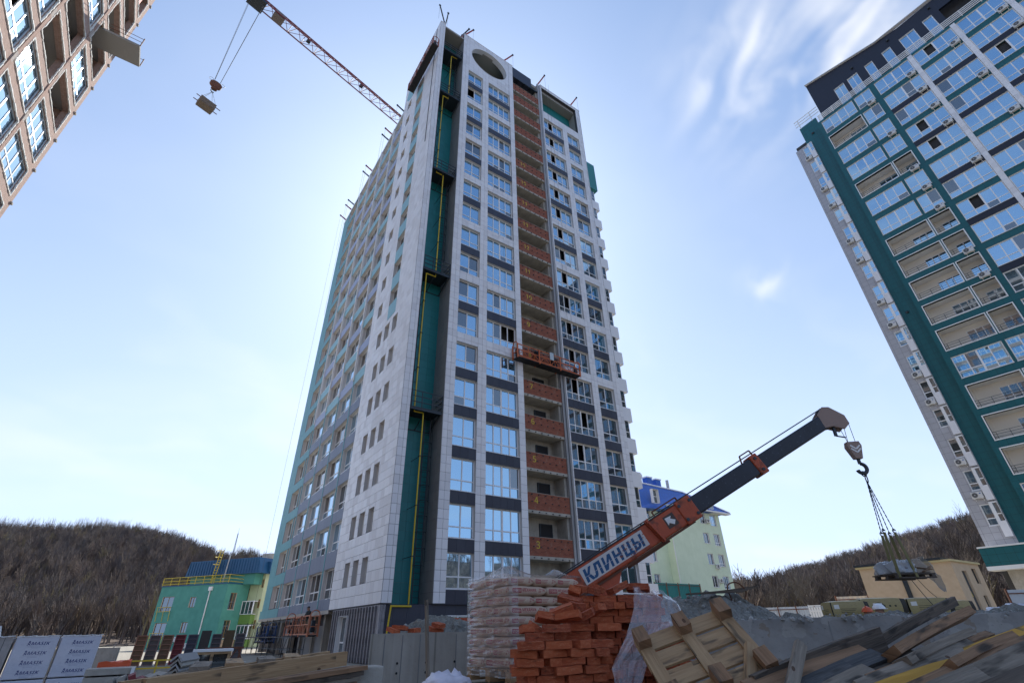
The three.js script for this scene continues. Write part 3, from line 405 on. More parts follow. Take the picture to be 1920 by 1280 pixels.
// ---------------------------------------------------------------- the raw brick tower on the left (facade in x = -13.13 facing right)
{
  const X = -13.13, lb = thing('brick_tower', 'raw brick tower with white foam round its window openings and a concrete landing platform', 'tower block', [X, 0, 0]);
  const T = rotY(Math.PI / 2), holes = [];       // x' = -z
  const br = std(0xffffff, 0.92, 0, { map: tex(512, (u, v) => { const row = Math.floor(v * 14), x = u * 4 + (row % 2) * 0.5, fx = x % 1, fy = v * 14 % 1, m = fx < 0.06 || fy < 0.16, n = fbm(u * 20, v * 20, 3, 20, 31), t = hsh(Math.floor(x) % 4, row, 3); return m ? [0.72, 0.68, 0.65] : lerp3([0.60, 0.48, 0.43], [0.74, 0.61, 0.55], t * 0.6 + n * 0.5); }, true, [1, 1]), bumpMap: grain, bumpScale: 0.01 });
  const foamG = [];
  const foam = (a, b, c, d, z) => { const P = []; const e = [[a, c], [b, c], [b, d], [a, d]]; for (let k = 0; k < 4; k++) { const [p, q] = [e[k], e[(k + 1) % 4]], N = 14; for (let i = 0; i < N; i++) { const t0 = i / N, t1 = (i + 1.15) / N, r = 0.045 + rnd() * 0.05; const g = beam([p[0] + (q[0] - p[0]) * t0, p[1] + (q[1] - p[1]) * t0, z + rnd() * 0.03], [p[0] + (q[0] - p[0]) * Math.min(1, t1), p[1] + (q[1] - p[1]) * Math.min(1, t1), z + rnd() * 0.03], r, r); P.push(g); } } const g = mg(P); g.applyMatrix4(T); return g; };
  const foamM = std([0.82, 0.82, 0.78], 0.85);
  const widths = []; for (let c = 0; c < 9; c++) widths.push([34.5 - c * 4.2 - 3.75, 34.5 - c * 4.2]);
  for (let n = -6; n <= 12; n++) widths.forEach(([a, b], c) => {
    const y0 = 24.85 + 3 * n, y1 = y0 + 2.28; holes.push([a, b, y0, y1]);
    const dark = [[2, 0], [4, 0], [5, 0], [6, 0], [7, 0], [2, 1], [3, 1], [5, 1], [6, 1], [4, 2], [7, 1]].some(([p, q]) => p === n && q === c);
    if (n < -2 || n > 9) { if (c < 3) win(lb, T, a, y0, -0.2, b - a, y1 - y0, 4, { tr: 0.36, joined: true }); return; }
    if (!dark) win(lb, T, a, y0, -0.14, b - a, y1 - y0, 4, { tr: 0.36, joined: true, open: hsh(n, c) > 0.8 ? [3] : null });
    if (c < 5) { part(lb, 'foam_seal', foam(a + 0.02, b - 0.02, y0 + 0.02, y1 - 0.02, -0.01), foamM); }
  });
  const w = wallShape(-4, 35.15, 0, 64, holes, 0.4); w.applyMatrix4(T); part(lb, 'brick_wall', uvm(w), br);
  part(lb, 'end_wall', uvm(bx(-14, -0.4, 0, 64, -35.15, -34.75)), br);
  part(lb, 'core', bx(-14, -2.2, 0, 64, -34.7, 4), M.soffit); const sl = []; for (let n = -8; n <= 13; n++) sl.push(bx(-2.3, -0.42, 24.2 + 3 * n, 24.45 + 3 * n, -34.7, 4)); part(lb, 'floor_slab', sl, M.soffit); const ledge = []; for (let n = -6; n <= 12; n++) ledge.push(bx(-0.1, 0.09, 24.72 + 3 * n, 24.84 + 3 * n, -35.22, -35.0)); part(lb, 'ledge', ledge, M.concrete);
  part(lb, 'pier', [bx(-0.05, 0.05, 0, 64, -30.66, -30.4), bx(-0.05, 0.05, 0, 64, -26.46, -26.2)], br);
  const pf = new THREE.Group(); pf.name = 'landing_platform'; lb.add(pf);
  part(pf, 'deck', ubx(-1.6, 2.2, 38.95, 39.15, -33.2, -31.4), M.soffit); part(pf, 'guard_rail', [rod([0.2, 39.9, -31.4], [2.2, 39.9, -31.4], 0.02), rod([0.2, 39.5, -31.4], [2.2, 39.5, -31.4], 0.02), beam([2.2, 39.1, -31.4], [2.2, 40, -31.4], 0.07, 0.05), beam([2.2, 39.1, -33.2], [2.2, 40, -33.2], 0.07, 0.05), rod([1.8, 39.9, -33.2], [2.2, 39.9, -33.2], 0.02)], M.rust);
  part(lb, 'red_tarp', uvm(bx(-0.3, -0.2, 45.4, 47.6, -33.9, -33.4)), std([0.5, 0.03, 0.03], 0.7));
}
// ---------------------------------------------------------------- ground, hills, woods
const CY = R(-35.174), CC = Math.cos(CY), CS = Math.sin(CY);
const C = (x, y, z) => [CC * x + CS * z, y, -CS * x + CC * z];          // frame turned to the camera's heading: x right, -z ahead
const toC = (X, Z) => [CC * X - CS * Z, CS * X + CC * Z];
const sm = (a, b, t) => { t = Math.max(0, Math.min(1, (t - a) / (b - a))); return t * t * (3 - 2 * t); };
const pads = [[-0.9, 1.7, -8.6, -6.3, 0.83], [-0.6, 2.2, -6.9, -4.6, 0.75], [1.0, 6.5, -6.2, -2.9, 0.78], [-4.6, -1.5, -7.0, -4.0, 0.76]];
function groundY(X, Z) {
  const [x, z] = toC(X, Z); let h = 0;
  for (const [a, b, c, d, y] of pads) { const k = sm(a - 0.7, a, x) * sm(b + 0.7, b, x) * sm(c - 0.7, c, z) * sm(d + 0.9, d, z); h = Math.max(h, y * k); }
  const r = Math.hypot(X, Z); return h + (r > 3 ? (fbm(X * 0.4, Z * 0.4, 4) - 0.5) * 0.12 * (h > 0.3 ? 0.2 : 1) : 0) - 0.02;
}
const soilTex = tex(512, (u, v) => { const n = fbm(u * 8, v * 8, 6, 8, 41), p = fbm(u * 60, v * 60, 2, 60, 42); return lerp3([0.44, 0.42, 0.38], [0.70, 0.67, 0.61], n * 0.8 + p * 0.4 - 0.1); }, true, [0.25, 0.25]);
const soilM = std(0xffffff, 0.95, 0, { map: soilTex, bumpMap: coarse, bumpScale: 0.05 });
{
  const pos = [], idx = [], rings = [0]; let r = 0.8; while (r < 1500) { rings.push(r); r *= r < 14 ? 1.045 : 1.16; } const S = 160;
  for (const q of rings) for (let i = 0; i < S; i++) { const a = i / S * 2 * Math.PI, X = q * Math.cos(a), Z = q * Math.sin(a); pos.push(X, q < 120 ? groundY(X, Z) : 0, Z); }
  for (let j = 0; j + 1 < rings.length; j++) for (let i = 0; i < S; i++) { const a = j * S + i, b = j * S + (i + 1) % S; idx.push(a, b, a + S, b, b + S, a + S); }
  const g = new THREE.BufferGeometry(); g.setAttribute('position', new THREE.Float32BufferAttribute(pos, 3)); g.setIndex(idx); const q = uvm(g); solo('ground', q, soilM, 'bare trodden earth of the building site', 'ground', null, 'structure');
}
const barkDark = std([0.06, 0.05, 0.045], 0.95), barkMid = std([0.105, 0.085, 0.072], 0.95), barkPale = std([0.16, 0.135, 0.11], 0.95);
function branchTree(h, spread, levels, twigs, thick, sides = 4, lean = 0, wide = 0.75) {   // a leafless tree: [trunk geometries, branch geometries]
  const tr = [], br = [];
  const grow = (p, d, len, r, lv) => {
    const q = p.clone().addScaledVector(d, len), g = rod([p.x, p.y, p.z], [q.x, q.y, q.z], r, lv === 0 ? 6 : lv < 2 ? sides : 3, r * 0.62); (lv === 0 ? tr : br).push(g);
    if (lv >= levels) return;
    const n = lv === 0 ? twigs + 1 : twigs;
    for (let i = 0; i < n; i++) {
      const t = lv === 0 ? 0.42 + 0.6 * (i + rnd()) / n : 0.35 + 0.65 * (i + rnd()) / n, b = p.clone().addScaledVector(d, len * Math.min(1, t)), a = rnd() * 6.283, k = spread * rr(0.6, 1.25);
      const e = V3(Math.cos(a) * k, 0.75 - 0.3 * k, Math.sin(a) * k).normalize().multiplyScalar(wide).addScaledVector(d, 0.72).addScaledVector(V3(0, 1, 0), 0.12 * lv).normalize();
      grow(b, e, len * rr(0.48, 0.72), r * 0.55, lv + 1);
    }
  };
  grow(V3(0, 0, 0), V3(lean, 1, 0).normalize(), h * 0.5, thick, 0); return [tr, br];
}
function hill(name, label, pts, rFoot, rRidge, nTrees, th, mat) {       // pts: [azimuth in degrees from the camera's heading, slope of the ridge as seen]
  const hAt = (az) => { let i = 0; while (i + 2 < pts.length && pts[i + 1][0] < az) i++; const [a, b] = [pts[i], pts[i + 1]], t = Math.max(0, Math.min(1, (az - a[0]) / (b[0] - a[0]))); return (a[1] + (b[1] - a[1]) * t) * rRidge + 1.4 - th * 0.93; };
  const Y = (az, r) => { const t = (r - rFoot) / (rRidge - rFoot), H = hAt(az); return r <= rRidge ? H * Math.pow(sm(0, 1, t * 0.86 + 0.02), 0.92) / Math.pow(sm(0, 1, 0.88), 0.92) + (fbm(az * 0.7, r * 0.02, 4) - 0.5) * 15 * Math.min(1, t * 3) * (1 - t) : H - (r - rRidge) * 0.22; };
  const a0 = pts[0][0], a1 = pts[pts.length - 1][0], NA = Math.ceil((a1 - a0) * 1.2), NR = 26, pos = [], idx = [];
  for (let j = 0; j <= NR; j++) for (let i = 0; i <= NA; i++) { const az = a0 + (a1 - a0) * i / NA, r = rFoot + (rRidge * 1.35 - rFoot) * j / NR, w = R(az); const p = C(Math.sin(w) * r, Y(az, r), -Math.cos(w) * r); pos.push(...p); }
  for (let j = 0; j < NR; j++) for (let i = 0; i < NA; i++) { const a = j * (NA + 1) + i; idx.push(a, a + 1, a + NA + 1, a + 1, a + NA + 2, a + NA + 1); }
  const g = new THREE.BufferGeometry(); g.setAttribute('position', new THREE.Float32BufferAttribute(pos, 3)); g.setIndex(idx); const q = uvm(g); solo(name, q, mat, label, 'hill', null, 'structure');
  const variants = [0, 1, 2, 3].map((k) => { const [t, b] = k === 0 ? branchTree(th * 1.25, 0.45, 3, 3, th * 0.015, 3, 0.06) : branchTree(th, rr(0.5, 0.8), 3, 4, th * 0.02, 3, rr(-0.08, 0.08)); return mg([...t, ...b]); });
  const per = Math.floor(nTrees / 4), mtx = new THREE.Matrix4(), cols = [L(0.135, 0.10, 0.082), L(0.11, 0.088, 0.08), L(0.16, 0.12, 0.09), L(0.12, 0.10, 0.09)];
  variants.forEach((vg, k) => {
    const num = k === 0 ? Math.round(per * 0.3) : Math.round(per * 1.23), im = shade(new THREE.InstancedMesh(vg, std(0xffffff, 0.95), num)); im.name = numbered('bare_woodland'); im.userData = { kind: 'stuff', label: 'leafless grey brown woodland covering the ' + label.replace(/^.*?(slope|hill)/, '$1'), category: 'wood' };
    for (let i = 0; i < num; i++) { const az = rr(a0, a1), u = rnd(), r = k === 0 ? rRidge * rr(0.965, 1.015) : rFoot + (rRidge - rFoot) * (0.01 + 0.94 * Math.pow(u, 0.8)), w = R(az), p = C(Math.sin(w) * r, Y(az, r) - 0.3, -Math.cos(w) * r), s = k === 0 ? rr(0.7, 1.15) : rr(0.55, 1.2); mtx.compose(V3(...p), new THREE.Quaternion().setFromEuler(new THREE.Euler(rr(-0.06, 0.06), rr(0, 6.28), rr(-0.06, 0.06))), V3(s * rr(0.9, 1.2), s, s * rr(0.9, 1.2))); im.setMatrixAt(i, mtx); const c = cols[Math.floor(rnd() * 4)].clone().multiplyScalar(rr(0.8, 1.25)); if (rnd() > 0.965) c.setRGB(0.19, 0.15, 0.075); im.setColorAt(i, c); }
    im.instanceMatrix.needsUpdate = true; scene.add(im);
  });
}
const litter = std(0xffffff, 1, 0, { map: tex(256, (u, v) => { const n = fbm(u * 10, v * 10, 5, 10, 61); return lerp3([0.28, 0.235, 0.205], [0.41, 0.345, 0.30], n); }, true, [0.05, 0.05]) });
hill('hill_left', 'wooded slope behind the teal house', [[-54, 0.11], [-50.84, 0.1181], [-45.65, 0.138], [-43.79, 0.1415], [-41.77, 0.1428], [-39.75, 0.1501], [-36.25, 0.15], [-33.59, 0.1397], [-30.27, 0.1226], [-28.58, 0.1156], [-27.77, 0.1236], [-25.0, 0.111], [-20.28, 0.0872], [-15, 0.07]], 150, 420, 9000, 10, litter);
hill('hill_right', 'wooded slope beyond the beige substation', [[19, 0.035], [21.74, 0.0483], [25.36, 0.0679], [29.22, 0.0821], [32.48, 0.0951], [36.03, 0.1102], [39.3, 0.1212], [41.99, 0.1298], [48, 0.135], [60, 0.13]], 100, 330, 6000, 9, litter);
hill('hill_rear', 'wooded slope behind the photographer seen mirrored in windows', [[75, 0.10], [95, 0.14], [115, 0.15], [140, 0.14], [170, 0.12], [200, 0.13]], 180, 330, 1600, 10, litter);
hill('hill_far', 'distant blue slope at the end of the valley', [[8, 0.03], [15, 0.05], [20, 0.052], [24, 0.045], [30, 0.04]], 600, 1000, 1200, 14, litter);

const treeMat = [barkDark, barkMid, barkPale];
function tree(label, x, z, h, spread, k, y = 0, lv = 4) { const [t, b] = branchTree(h, spread + 0.35, lv, 5, h * 0.0125, 4, rr(-0.05, 0.05), 0.95); const g = thing('bare_tree', label, 'tree', C(x, y, z), rnd() * 6); part(g, 'trunk', t, treeMat[k]); part(g, 'crown', b, treeMat[k]); }
tree('tall dark leafless tree rising behind the beige substation roof corner', 50.5, -59.8, 11.5, 0.55, 0, 0.8);
tree('leafless tree standing behind the hanging load', 48.5, -66, 9.5, 0.6, 1, 1);
tree('small leafless tree with mossy trunk beside the tall dark tree', 45.2, -55.6, 7, 0.5, 2, 0.5);
tree('leafless tree at the foot of the wooded slope above the grey fence', 38.2, -81, 7, 0.75, 1, 0.5);
tree('thin pale leafless tree between the grey fence and the hill', 46, -88, 8.5, 0.6, 2, 0.5);
tree('crooked leafless tree beside the white gate', 36, -66, 5.5, 0.7, 1, 0.2);
tree('leafless tree half hidden by the beige substation wall', 39.5, -62, 7, 0.6, 0, 0.5);
{ const a = thing('radio_mast', 'thin guyed lattice radio mast on the wooded ridge', 'mast', C(-200.8, 46, -368.9)); const g = []; for (const [x, z] of [[-0.6, -0.4], [0.6, -0.4], [0, 0.6]]) g.push(rod([x, 0, z], [x * 0.3, 19, z * 0.3], 0.12, 4)); for (let i = 0; i < 12; i++) { const s = 1 - i / 17, y = i * 1.6; g.push(rod([-0.6 * s, y, -0.4 * s], [0.6 * s, y + 1.5, -0.4 * s], 0.07, 3), rod([0.6 * s, y, -0.4 * s], [0, y + 1.5, 0.6 * s], 0.07, 3)); } part(a, 'lattice', g, M.steel); part(a, 'guy_wire', [rod([0, 15, 0], [9, 0, 2], 0.03, 3), rod([0, 15, 0], [-9, 0, 2], 0.03, 3)], M.steel); part(a, 'antenna', rod([0, 18, 0], [0, 22.5, 0], 0.08, 4), M.steel); }

// ---------------------------------------------------------------- pale green house with a blue mansard roof
{
  const h = thing('green_house', 'pale green apartment house with a bright blue mansard roof and chimneys', 'house', [57.7, 0, -50.04]);
  const wallM = std(0xffffff, 0.85, 0, { map: tex(256, (u, v) => { const n = fbm(u * 10, v * 10, 4, 10, 71), s = fbm(u * 30, v * 3, 3, 0, 72); return lerp3([0.77, 0.83, 0.72], [0.84, 0.89, 0.79], n * 0.8 + s * 0.3); }, true, [0.15, 0.15]) });
  const rowsY = [15.5, 12.5, 9.45, 6.3, 3.2], hs = [], hl = []; for (const y of rowsY) { hs.push([13.8, 15.2, y, y + 1.55], [16.5, 18.0, y - 0.2, y + 1.55]); hl.push([2.2, 3.4, y, y + 1.5]); }
  part(h, 'wall', [wallShape(6.1, 19, 0, 17.6, hs, 0.35), bx(6.1, 6.4, 0, 17.6, -12, -0.35), bx(18.7, 19, 0, 17.6, -12, -0.35)].map(uvm), wallM); const wl = wallShape(0, 6.1, 0, 16.4, hl, 0.35).translate(0, 0, -1.2); part(h, 'wall_setback', [wl, bx(0, 0.3, 0, 16.4, -12, -1.55)].map(uvm), wallM); part(h, 'core', bx(0.4, 18.6, 0, 17.4, -12, -2.2), M.room);
  for (const y of rowsY) { win(h, I4, 13.8, y, -0.2, 1.4, 1.55, 2, { tr: 0, joined: true, glass: M.glassDim, sill: 0.28, reveal: 0.19 }); win(h, I4, 16.5, y - 0.2, -0.2, 1.5, 1.75, 3, { tr: 0.25, joined: true, glass: hsh(Math.round(y), 2) > 0.6 ? M.glass : M.glassDim, sill: 0.28, reveal: 0.19 }); win(h, rotY(0, 0, 0, -1.2), 2.2, y, -0.2, 1.2, 1.5, 2, { tr: 0, joined: true, glass: M.glassDim, sill: 0.26, reveal: 0.19 }); }
  const blue = std(0xffffff, 0.4, 0.1, { map: tex(256, (u, v) => { const j = (u * 8 % 1) < 0.1 ? 0.82 : 1, n = fbm(u * 6, v * 6, 3, 6, 75); return [0.03 * j, 0.33 * j * (0.92 + n * 0.15), 0.68 * j * (0.92 + n * 0.15)]; }, true, [0.5, 0.5]) });
  const hipRoof = (b, t) => { const P = [...b, ...t], f = [[0, 1, 5, 4], [1, 2, 6, 5], [2, 3, 7, 6], [3, 0, 4, 7], [4, 5, 6, 7], [3, 2, 1, 0]], pos = []; for (const q of f) for (const k of [0, 1, 2, 0, 2, 3]) pos.push(...P[q[k]]); const g = new THREE.BufferGeometry(); g.setAttribute('position', new THREE.Float32BufferAttribute(pos, 3)); return uvm(g); };
  const roof = new THREE.Group(); roof.name = 'roof'; h.add(roof);
  part(roof, 'slope', hipRoof([[-0.7, 16.4, 0.3], [20.8, 17.4, 1.1], [20.8, 17.4, -13], [-0.7, 16.4, -13]], [[0.5, 20.7, -1.4], [14.5, 20.9, -2.8], [14.5, 20.9, -11], [0.5, 20.7, -11]]), blue); part(roof, 'ridge_cap', [rod([0.4, 20.8, -1.4], [14.5, 21, -2.8], 0.12), rod([14.5, 21, -2.8], [20.8, 17.5, 1.1], 0.1)], M.sill);
  part(roof, 'fascia', [bx(5.9, 20.9, 17.2, 17.42, 0.1, 1.15)], M.white);
  for (const [x, z] of [[3.6, -3], [6.6, -3.4], [9.0, -3.6], [0.2, -4]]) { part(roof, 'chimney', bx(x, x + 1.2, 19.5, 22.6, z - 1, z), blue); part(roof, 'chimney_cap', bx(x - 0.1, x + 1.3, 22.6, 22.8, z - 1.1, z + 0.1), M.white); }
  part(roof, 'flue', rod([12.4, 20, -4], [12.4, 23, -4], 0.25, 10), M.steel); part(roof, 'satellite_dish', new THREE.SphereGeometry(0.6, 12, 6, 0, 6.3, 0, 1).rotateX(1.2).translate(2.5, 21.8, -1.6), M.white);
  win(roof, I4, 2.9, 17.5, -0.1, 1.3, 2.0, 1, { tr: 0.5, joined: true, glass: M.glassDim, reveal: 0.5, revealMat: M.white }); part(roof, 'dormer', [bx(15.6, 17.5, 17.6, 19.6, -2.2, 0.5)], blue); win(roof, I4, 15.8, 17.8, 0.52, 1.5, 1.6, 2, { tr: 0, joined: true, glass: M.glassDim });
  part(h, 'drainpipe', rod([6.05, 0, 0.1], [6.05, 17.2, 0.1], 0.07), M.white);
  for (const [x, y] of [[15.6, 8.9], [15.5, 15.6], [15.6, 6.9]]) acUnit(57.7 + x, y, -50.04, 0, 'air conditioner on the pale green house between its end windows', 'air conditioners on the green house');
}
// ---------------------------------------------------------------- teal house on the left with yellow rails
{
  const h = thing('teal_house', 'teal rendered house with yellow roof rails and a dark blue metal roof', 'house', C(-40.8, 0, -75.7), CY + Math.atan2(-0.31, 0.95));
  const tm = std(0xffffff, 0.85, 0, { map: tex(256, (u, v) => { const n = fbm(u * 12, v * 12, 4, 12, 81); return lerp3([0.28, 0.53, 0.48], [0.34, 0.60, 0.54], n); }, true, [0.15, 0.15]) }), pale = std([0.50, 0.55, 0.34], 0.85), roofB = std([0.012, 0.075, 0.17], 0.45, 0.1), wood = std([0.28, 0.17, 0.06], 0.6);
  // local: x along the long face (0 at the near corner, negative to the left), z = 0 the face, -z behind
  const hf = [[-11.6, -9.4, 4.6, 6.5], [-11.6, -9.4, 1.4, 3.2], [-6.3, -5.2, 5.0, 6.3], [-6.6, -5.5, 1.9, 3.2]], he = [[0.9, 2.0, 4.6, 6.7], [0.9, 2.0, 1.2, 3.3]];
  const TE = rotY(Math.PI / 2);   // end face: x' = -z
  const e = wallShape(0, 4, 0, 7.8, he, 0.3); e.applyMatrix4(TE); part(h, 'wall', [wallShape(-12.4, -0.3, 0, 7.8, hf, 0.3), e, bx(-12.4, -12.1, 0, 7.8, -10, -0.3), bx(-12.4, -0.3, 7.5, 7.8, -10, -0.3)].map(uvm), tm); part(h, 'core', bx(-12, -0.5, 0, 7.4, -9, -1), M.room);
  for (const [a, b, c, d] of hf) win(h, I4, a, c, -0.15, b - a, d - c, 2, { tr: 0, frameMat: wood, joined: true, glass: M.glassDim, reveal: 0.14 }); for (const [a, b, c, d] of he) win(h, TE, a, c, -0.15, b - a, d - c, 2, { tr: 0, frameMat: wood, joined: true, glass: M.glassDim, reveal: 0.14, sill: 0.22 });
  const yr = []; for (const y of [8.1, 8.5, 8.95]) yr.push(rod([-12.4, y, 0.05], [0.05, y, 0.05], 0.035), rod([0.05, y, 0.05], [0.05, y, -9], 0.035)); for (let i = 0; i <= 8; i++) yr.push(rod([-12.4 + i * 1.55, 7.8, 0.05], [-12.4 + i * 1.55, 8.95, 0.05], 0.04)); part(h, 'roof_railing', yr, M.yellow); const rmesh = []; for (let i = 0; i < 124; i++) rmesh.push(rod([-12.4 + i * 0.1, 7.85, 0.03], [-12.4 + i * 0.1, 8.9, 0.03], 0.008, 3)); part(h, 'rail_mesh', rmesh, std([0.30, 0.27, 0.06], 0.8), 'stuff');
  part(h, 'parapet_trim', [bx(-12.5, 0.1, 7.8, 7.92, -0.4, 0.1), bx(-0.3, 0.1, 7.8, 7.92, -4, -0.4)], roofB);
  part(h, 'penthouse_wall', bx(-10.2, 2, 7.8, 9.3, -9, -2.5), tm); const rf = new THREE.Group(); rf.name = 'roof'; h.add(rf); part(rf, 'slope', [uvm(new THREE.ExtrudeGeometry(new THREE.Shape([[-10.9, 9.2], [3.2, 9.2], [2.6, 11.3], [-10.5, 11.3]].map((p) => new THREE.Vector2(...p))), { depth: 8, bevelEnabled: false }).translate(0, 0, -10))], roofB); const ribs = []; for (let x = -10.4; x < 2.8; x += 0.5) ribs.push(bx(x, x + 0.06, 9.3, 11.2, -2.0, -1.93)); part(rf, 'roof_rib', ribs, roofB, 'stuff'); part(rf, 'chimney', bx(0.5, 2.4, 11, 12.1, -6, -4.6), M.concrete);
  const ldr = []; for (const x of [-5.2, -4.6]) ldr.push(rod([x, 7.8, -1.6], [x + 0.5, 12.6, -1.6], 0.05)); for (let y = 8.1; y < 12.6; y += 0.35) ldr.push(rod([-5.2 + (y - 7.8) * 0.104, y, -1.6], [-4.6 + (y - 7.8) * 0.104, y, -1.6], 0.03)); for (const y of [10.6, 11.6, 12.5]) ldr.push(new THREE.TorusGeometry(0.42, 0.03, 4, 10).rotateX(Math.PI / 2).translate(-4.6, y, -1.3)); part(h, 'roof_ladder', ldr, M.yellow); part(h, 'flue', [rod([-2.6, 8, -1.4], [-2.4, 11.8, -1.4], 0.1)], M.steel); part(h, 'drainpipe', [rod([-2.9, 0, 0.1], [-2.9, 7.2, 0.1], 0.08), bx(-3.15, -2.6, 7.0, 7.5, 0, 0.25)], M.white);
  for (const y of [4.3, 1.1]) { const g = []; for (const q of [0.3, 0.85]) g.push(rod([-11.8, y + q, 0.25], [-9.2, y + q, 0.25], 0.03)); for (const x of [-11.7, -10.5, -9.3]) g.push(rod([x, y - 0.9, 0.05], [x, y + 0.85, 0.25], 0.035)); part(h, 'window_guard', g, M.yellow); }
  // pale green stair wing with glazed balconies
  part(h, 'stair_wing', bx(0.02, 2.5, 0, 9.4, -14, -4.1), pale); part(h, 'stair_wing_roof', [bx(-0.4, 3.4, 9.4, 10.8, -14.5, -3.6)], roofB); for (const y of [1.0, 4.0]) { part(h, 'balcony_panel', bx(0.06, 2.0, y - 1.2, y, -4.1, -3.3), std([0.16, 0.28, 0.06], 0.7)); part(h, 'balcony_frame', [bx(0.02, 2.1, y, y + 0.08, -4.1, -3.25), bx(0.02, 0.1, y, y + 1.6, -3.4, -3.25), bx(0.7, 0.78, y, y + 1.6, -3.35, -3.27), bx(1.35, 1.43, y, y + 1.6, -3.35, -3.27), bx(2.0, 2.1, y, y + 1.6, -3.4, -3.25), bx(0.02, 2.1, y + 1.6, y + 1.72, -4.1, -3.25)], M.pvc); part(h, 'balcony_pane', bx(0.1, 2.0, y + 0.08, y + 1.6, -3.32, -3.3), M.glassDim); } for (const y of [2.2, 4.8, 7.4]) win(h, I4, 2.15, y, -4.05, 0.3, 1.1, 1, { tr: 0, joined: true, glass: M.glassDim, frameMat: wood });
  const base = C(-40.8, 0, -75.7), ry = CY + Math.atan2(-0.31, 0.95); for (const [x, y] of [[-6.9, 0.9], [-10.0, -0.05 + 0.1], [-4.6, 0.12]]) { const v = V3(x, y, 0.02).applyAxisAngle(V3(0, 1, 0), ry); acUnit(base[0] + v.x, v.y, base[2] + v.z, ry, 'white air conditioner on the long teal house wall', 'air conditioners on the teal house'); }
}
// ---------------------------------------------------------------- beige substation, fences, gate
{
  const h = thing('substation', 'small beige rendered substation with a flat dark roof edge', 'building', [42.3, 0, -11.97]);
  const bm = std(0xffffff, 0.9, 0, { map: tex(256, (u, v) => { const n = fbm(u * 14, v * 14, 4, 14, 91); return lerp3([0.78, 0.68, 0.56], [0.84, 0.75, 0.63], n); }, true, [0.3, 0.3]) });
  const fw = wallShape(0, 5.1, 0, 4.6, [[1.35, 2.2, 0, 4.1], [3.35, 4.15, 3.4, 4.3], [3.4, 4.1, 1.9, 2.7]], 0.25); part(h, 'wall', [fw, bx(0, 0.25, 0, 4.6, -5.45, -0.25), bx(4.85, 5.1, 0, 4.6, -5.45, -0.25), bx(0.25, 4.85, 0, 4.6, -5.45, -5.2)].map(uvm), bm);
  part(h, 'roof', [ubx(-0.15, 5.2, 4.6, 4.72, -5.6, 0.12)], std([0.62, 0.52, 0.28], 0.8)); part(h, 'roof_edge', [bx(-0.2, 5.25, 4.72, 4.86, -5.65, -0.4)], M.darkSteel); part(h, 'door', bx(1.35, 2.2, 0, 4.1, -0.2, -0.12), std([0.05, 0.06, 0.07], 0.5)); part(h, 'warning_sign', new THREE.ExtrudeGeometry(new THREE.Shape([[1.65, 2.6], [1.9, 2.6], [1.775, 2.95]].map((p) => new THREE.Vector2(...p))), { depth: 0.01, bevelEnabled: false }).translate(0, 0, -0.12), M.yellow); part(h, 'vent', [bx(3.35, 4.15, 3.4, 4.3, -0.2, -0.12), bx(3.4, 4.1, 1.9, 2.7, -0.2, -0.12)], M.black); part(h, 'downpipe', bx(-0.12, 0, 0, 4.55, -3.0, -2.75), M.darkSteel);
}
function sheetFence(label, a, b, hgt, mat, posts, group) { const L0 = Math.hypot(b[0] - a[0], b[2] - a[2]), g = thing('sheet_fence', label, 'fence', a, -Math.atan2(b[2] - a[2], b[0] - a[0]), group); const n = Math.max(2, Math.round(L0 / posts)); for (let i = 0; i < n; i++) { const pts = [], w = L0 / n, N = 14; for (let k = 0; k <= N; k++) pts.push(new THREE.Vector2(i * w + 0.03 + (w - 0.06) * k / N, k % 2 ? 0.03 : 0)); for (let k = N; k >= 0; k--) pts.push(new THREE.Vector2(i * w + 0.03 + (w - 0.06) * k / N, (k % 2 ? 0.03 : 0) - 0.01)); part(g, 'sheet', new THREE.ExtrudeGeometry(new THREE.Shape(pts), { depth: hgt, bevelEnabled: false }).rotateX(-Math.PI / 2), mat); } for (let i = 0; i <= n; i++) part(g, 'post', bx(i * L0 / n - 0.05, i * L0 / n + 0.05, 0, hgt + 0.08, 0.04, 0.12), M.rust); part(g, 'rail', [bx(0, L0, hgt - 0.25, hgt - 0.19, 0.035, 0.07)], M.rust); }
const zinc = std([0.42, 0.46, 0.50], 0.45, 0.3);
sheetFence('pale grey sheet fence with rusty posts at the foot of the wooded slope', C(22.5, 0, -55.6), C(29.6, 0, -52.2), 2.75, zinc, 1.7);
sheetFence('light corrugated fence joining the beige substation', C(24.95, 0, -43.33), C(31.5, 0, -41.5), 3.1, std([0.50, 0.51, 0.50], 0.5, 0.1), 2.2);
sheetFence('blue grey sheet fence running right of the beige substation', [47.5, 0, -11.2], [54, 0, -3], 3.0, zinc, 2.5);
sheetFence('teal painted hoarding in front of the pale green house', [55.2, 0, -47.5], [64.6, 0, -47.5], 6.3, std([0.01, 0.16, 0.15], 0.6), 2.6);
{ const a = C(25.45, 0, -48.76), b = C(27.5, 0, -47.5), g = thing('white_gate', 'white picket gate standing ajar in front of the grey fence', 'gate', a, -Math.atan2(b[2] - a[2], b[0] - a[0])); for (let i = 0; i < 12; i++) part(g, 'picket', bx(i * 0.2, i * 0.2 + 0.15, 0.3, 2.55, 0, 0.03), M.white); part(g, 'rail', [bx(0, 2.4, 0.6, 0.7, 0.03, 0.07), bx(0, 2.4, 2.2, 2.3, 0.03, 0.07), bx(0, 2.4, 2.62, 2.7, 0, 0.05)], M.white); for (let i = 0; i < 3; i++) part(g, 'post', bx(i * 1.18, i * 1.18 + 0.06, 0, 2.75, 0.03, 0.09), M.white); }
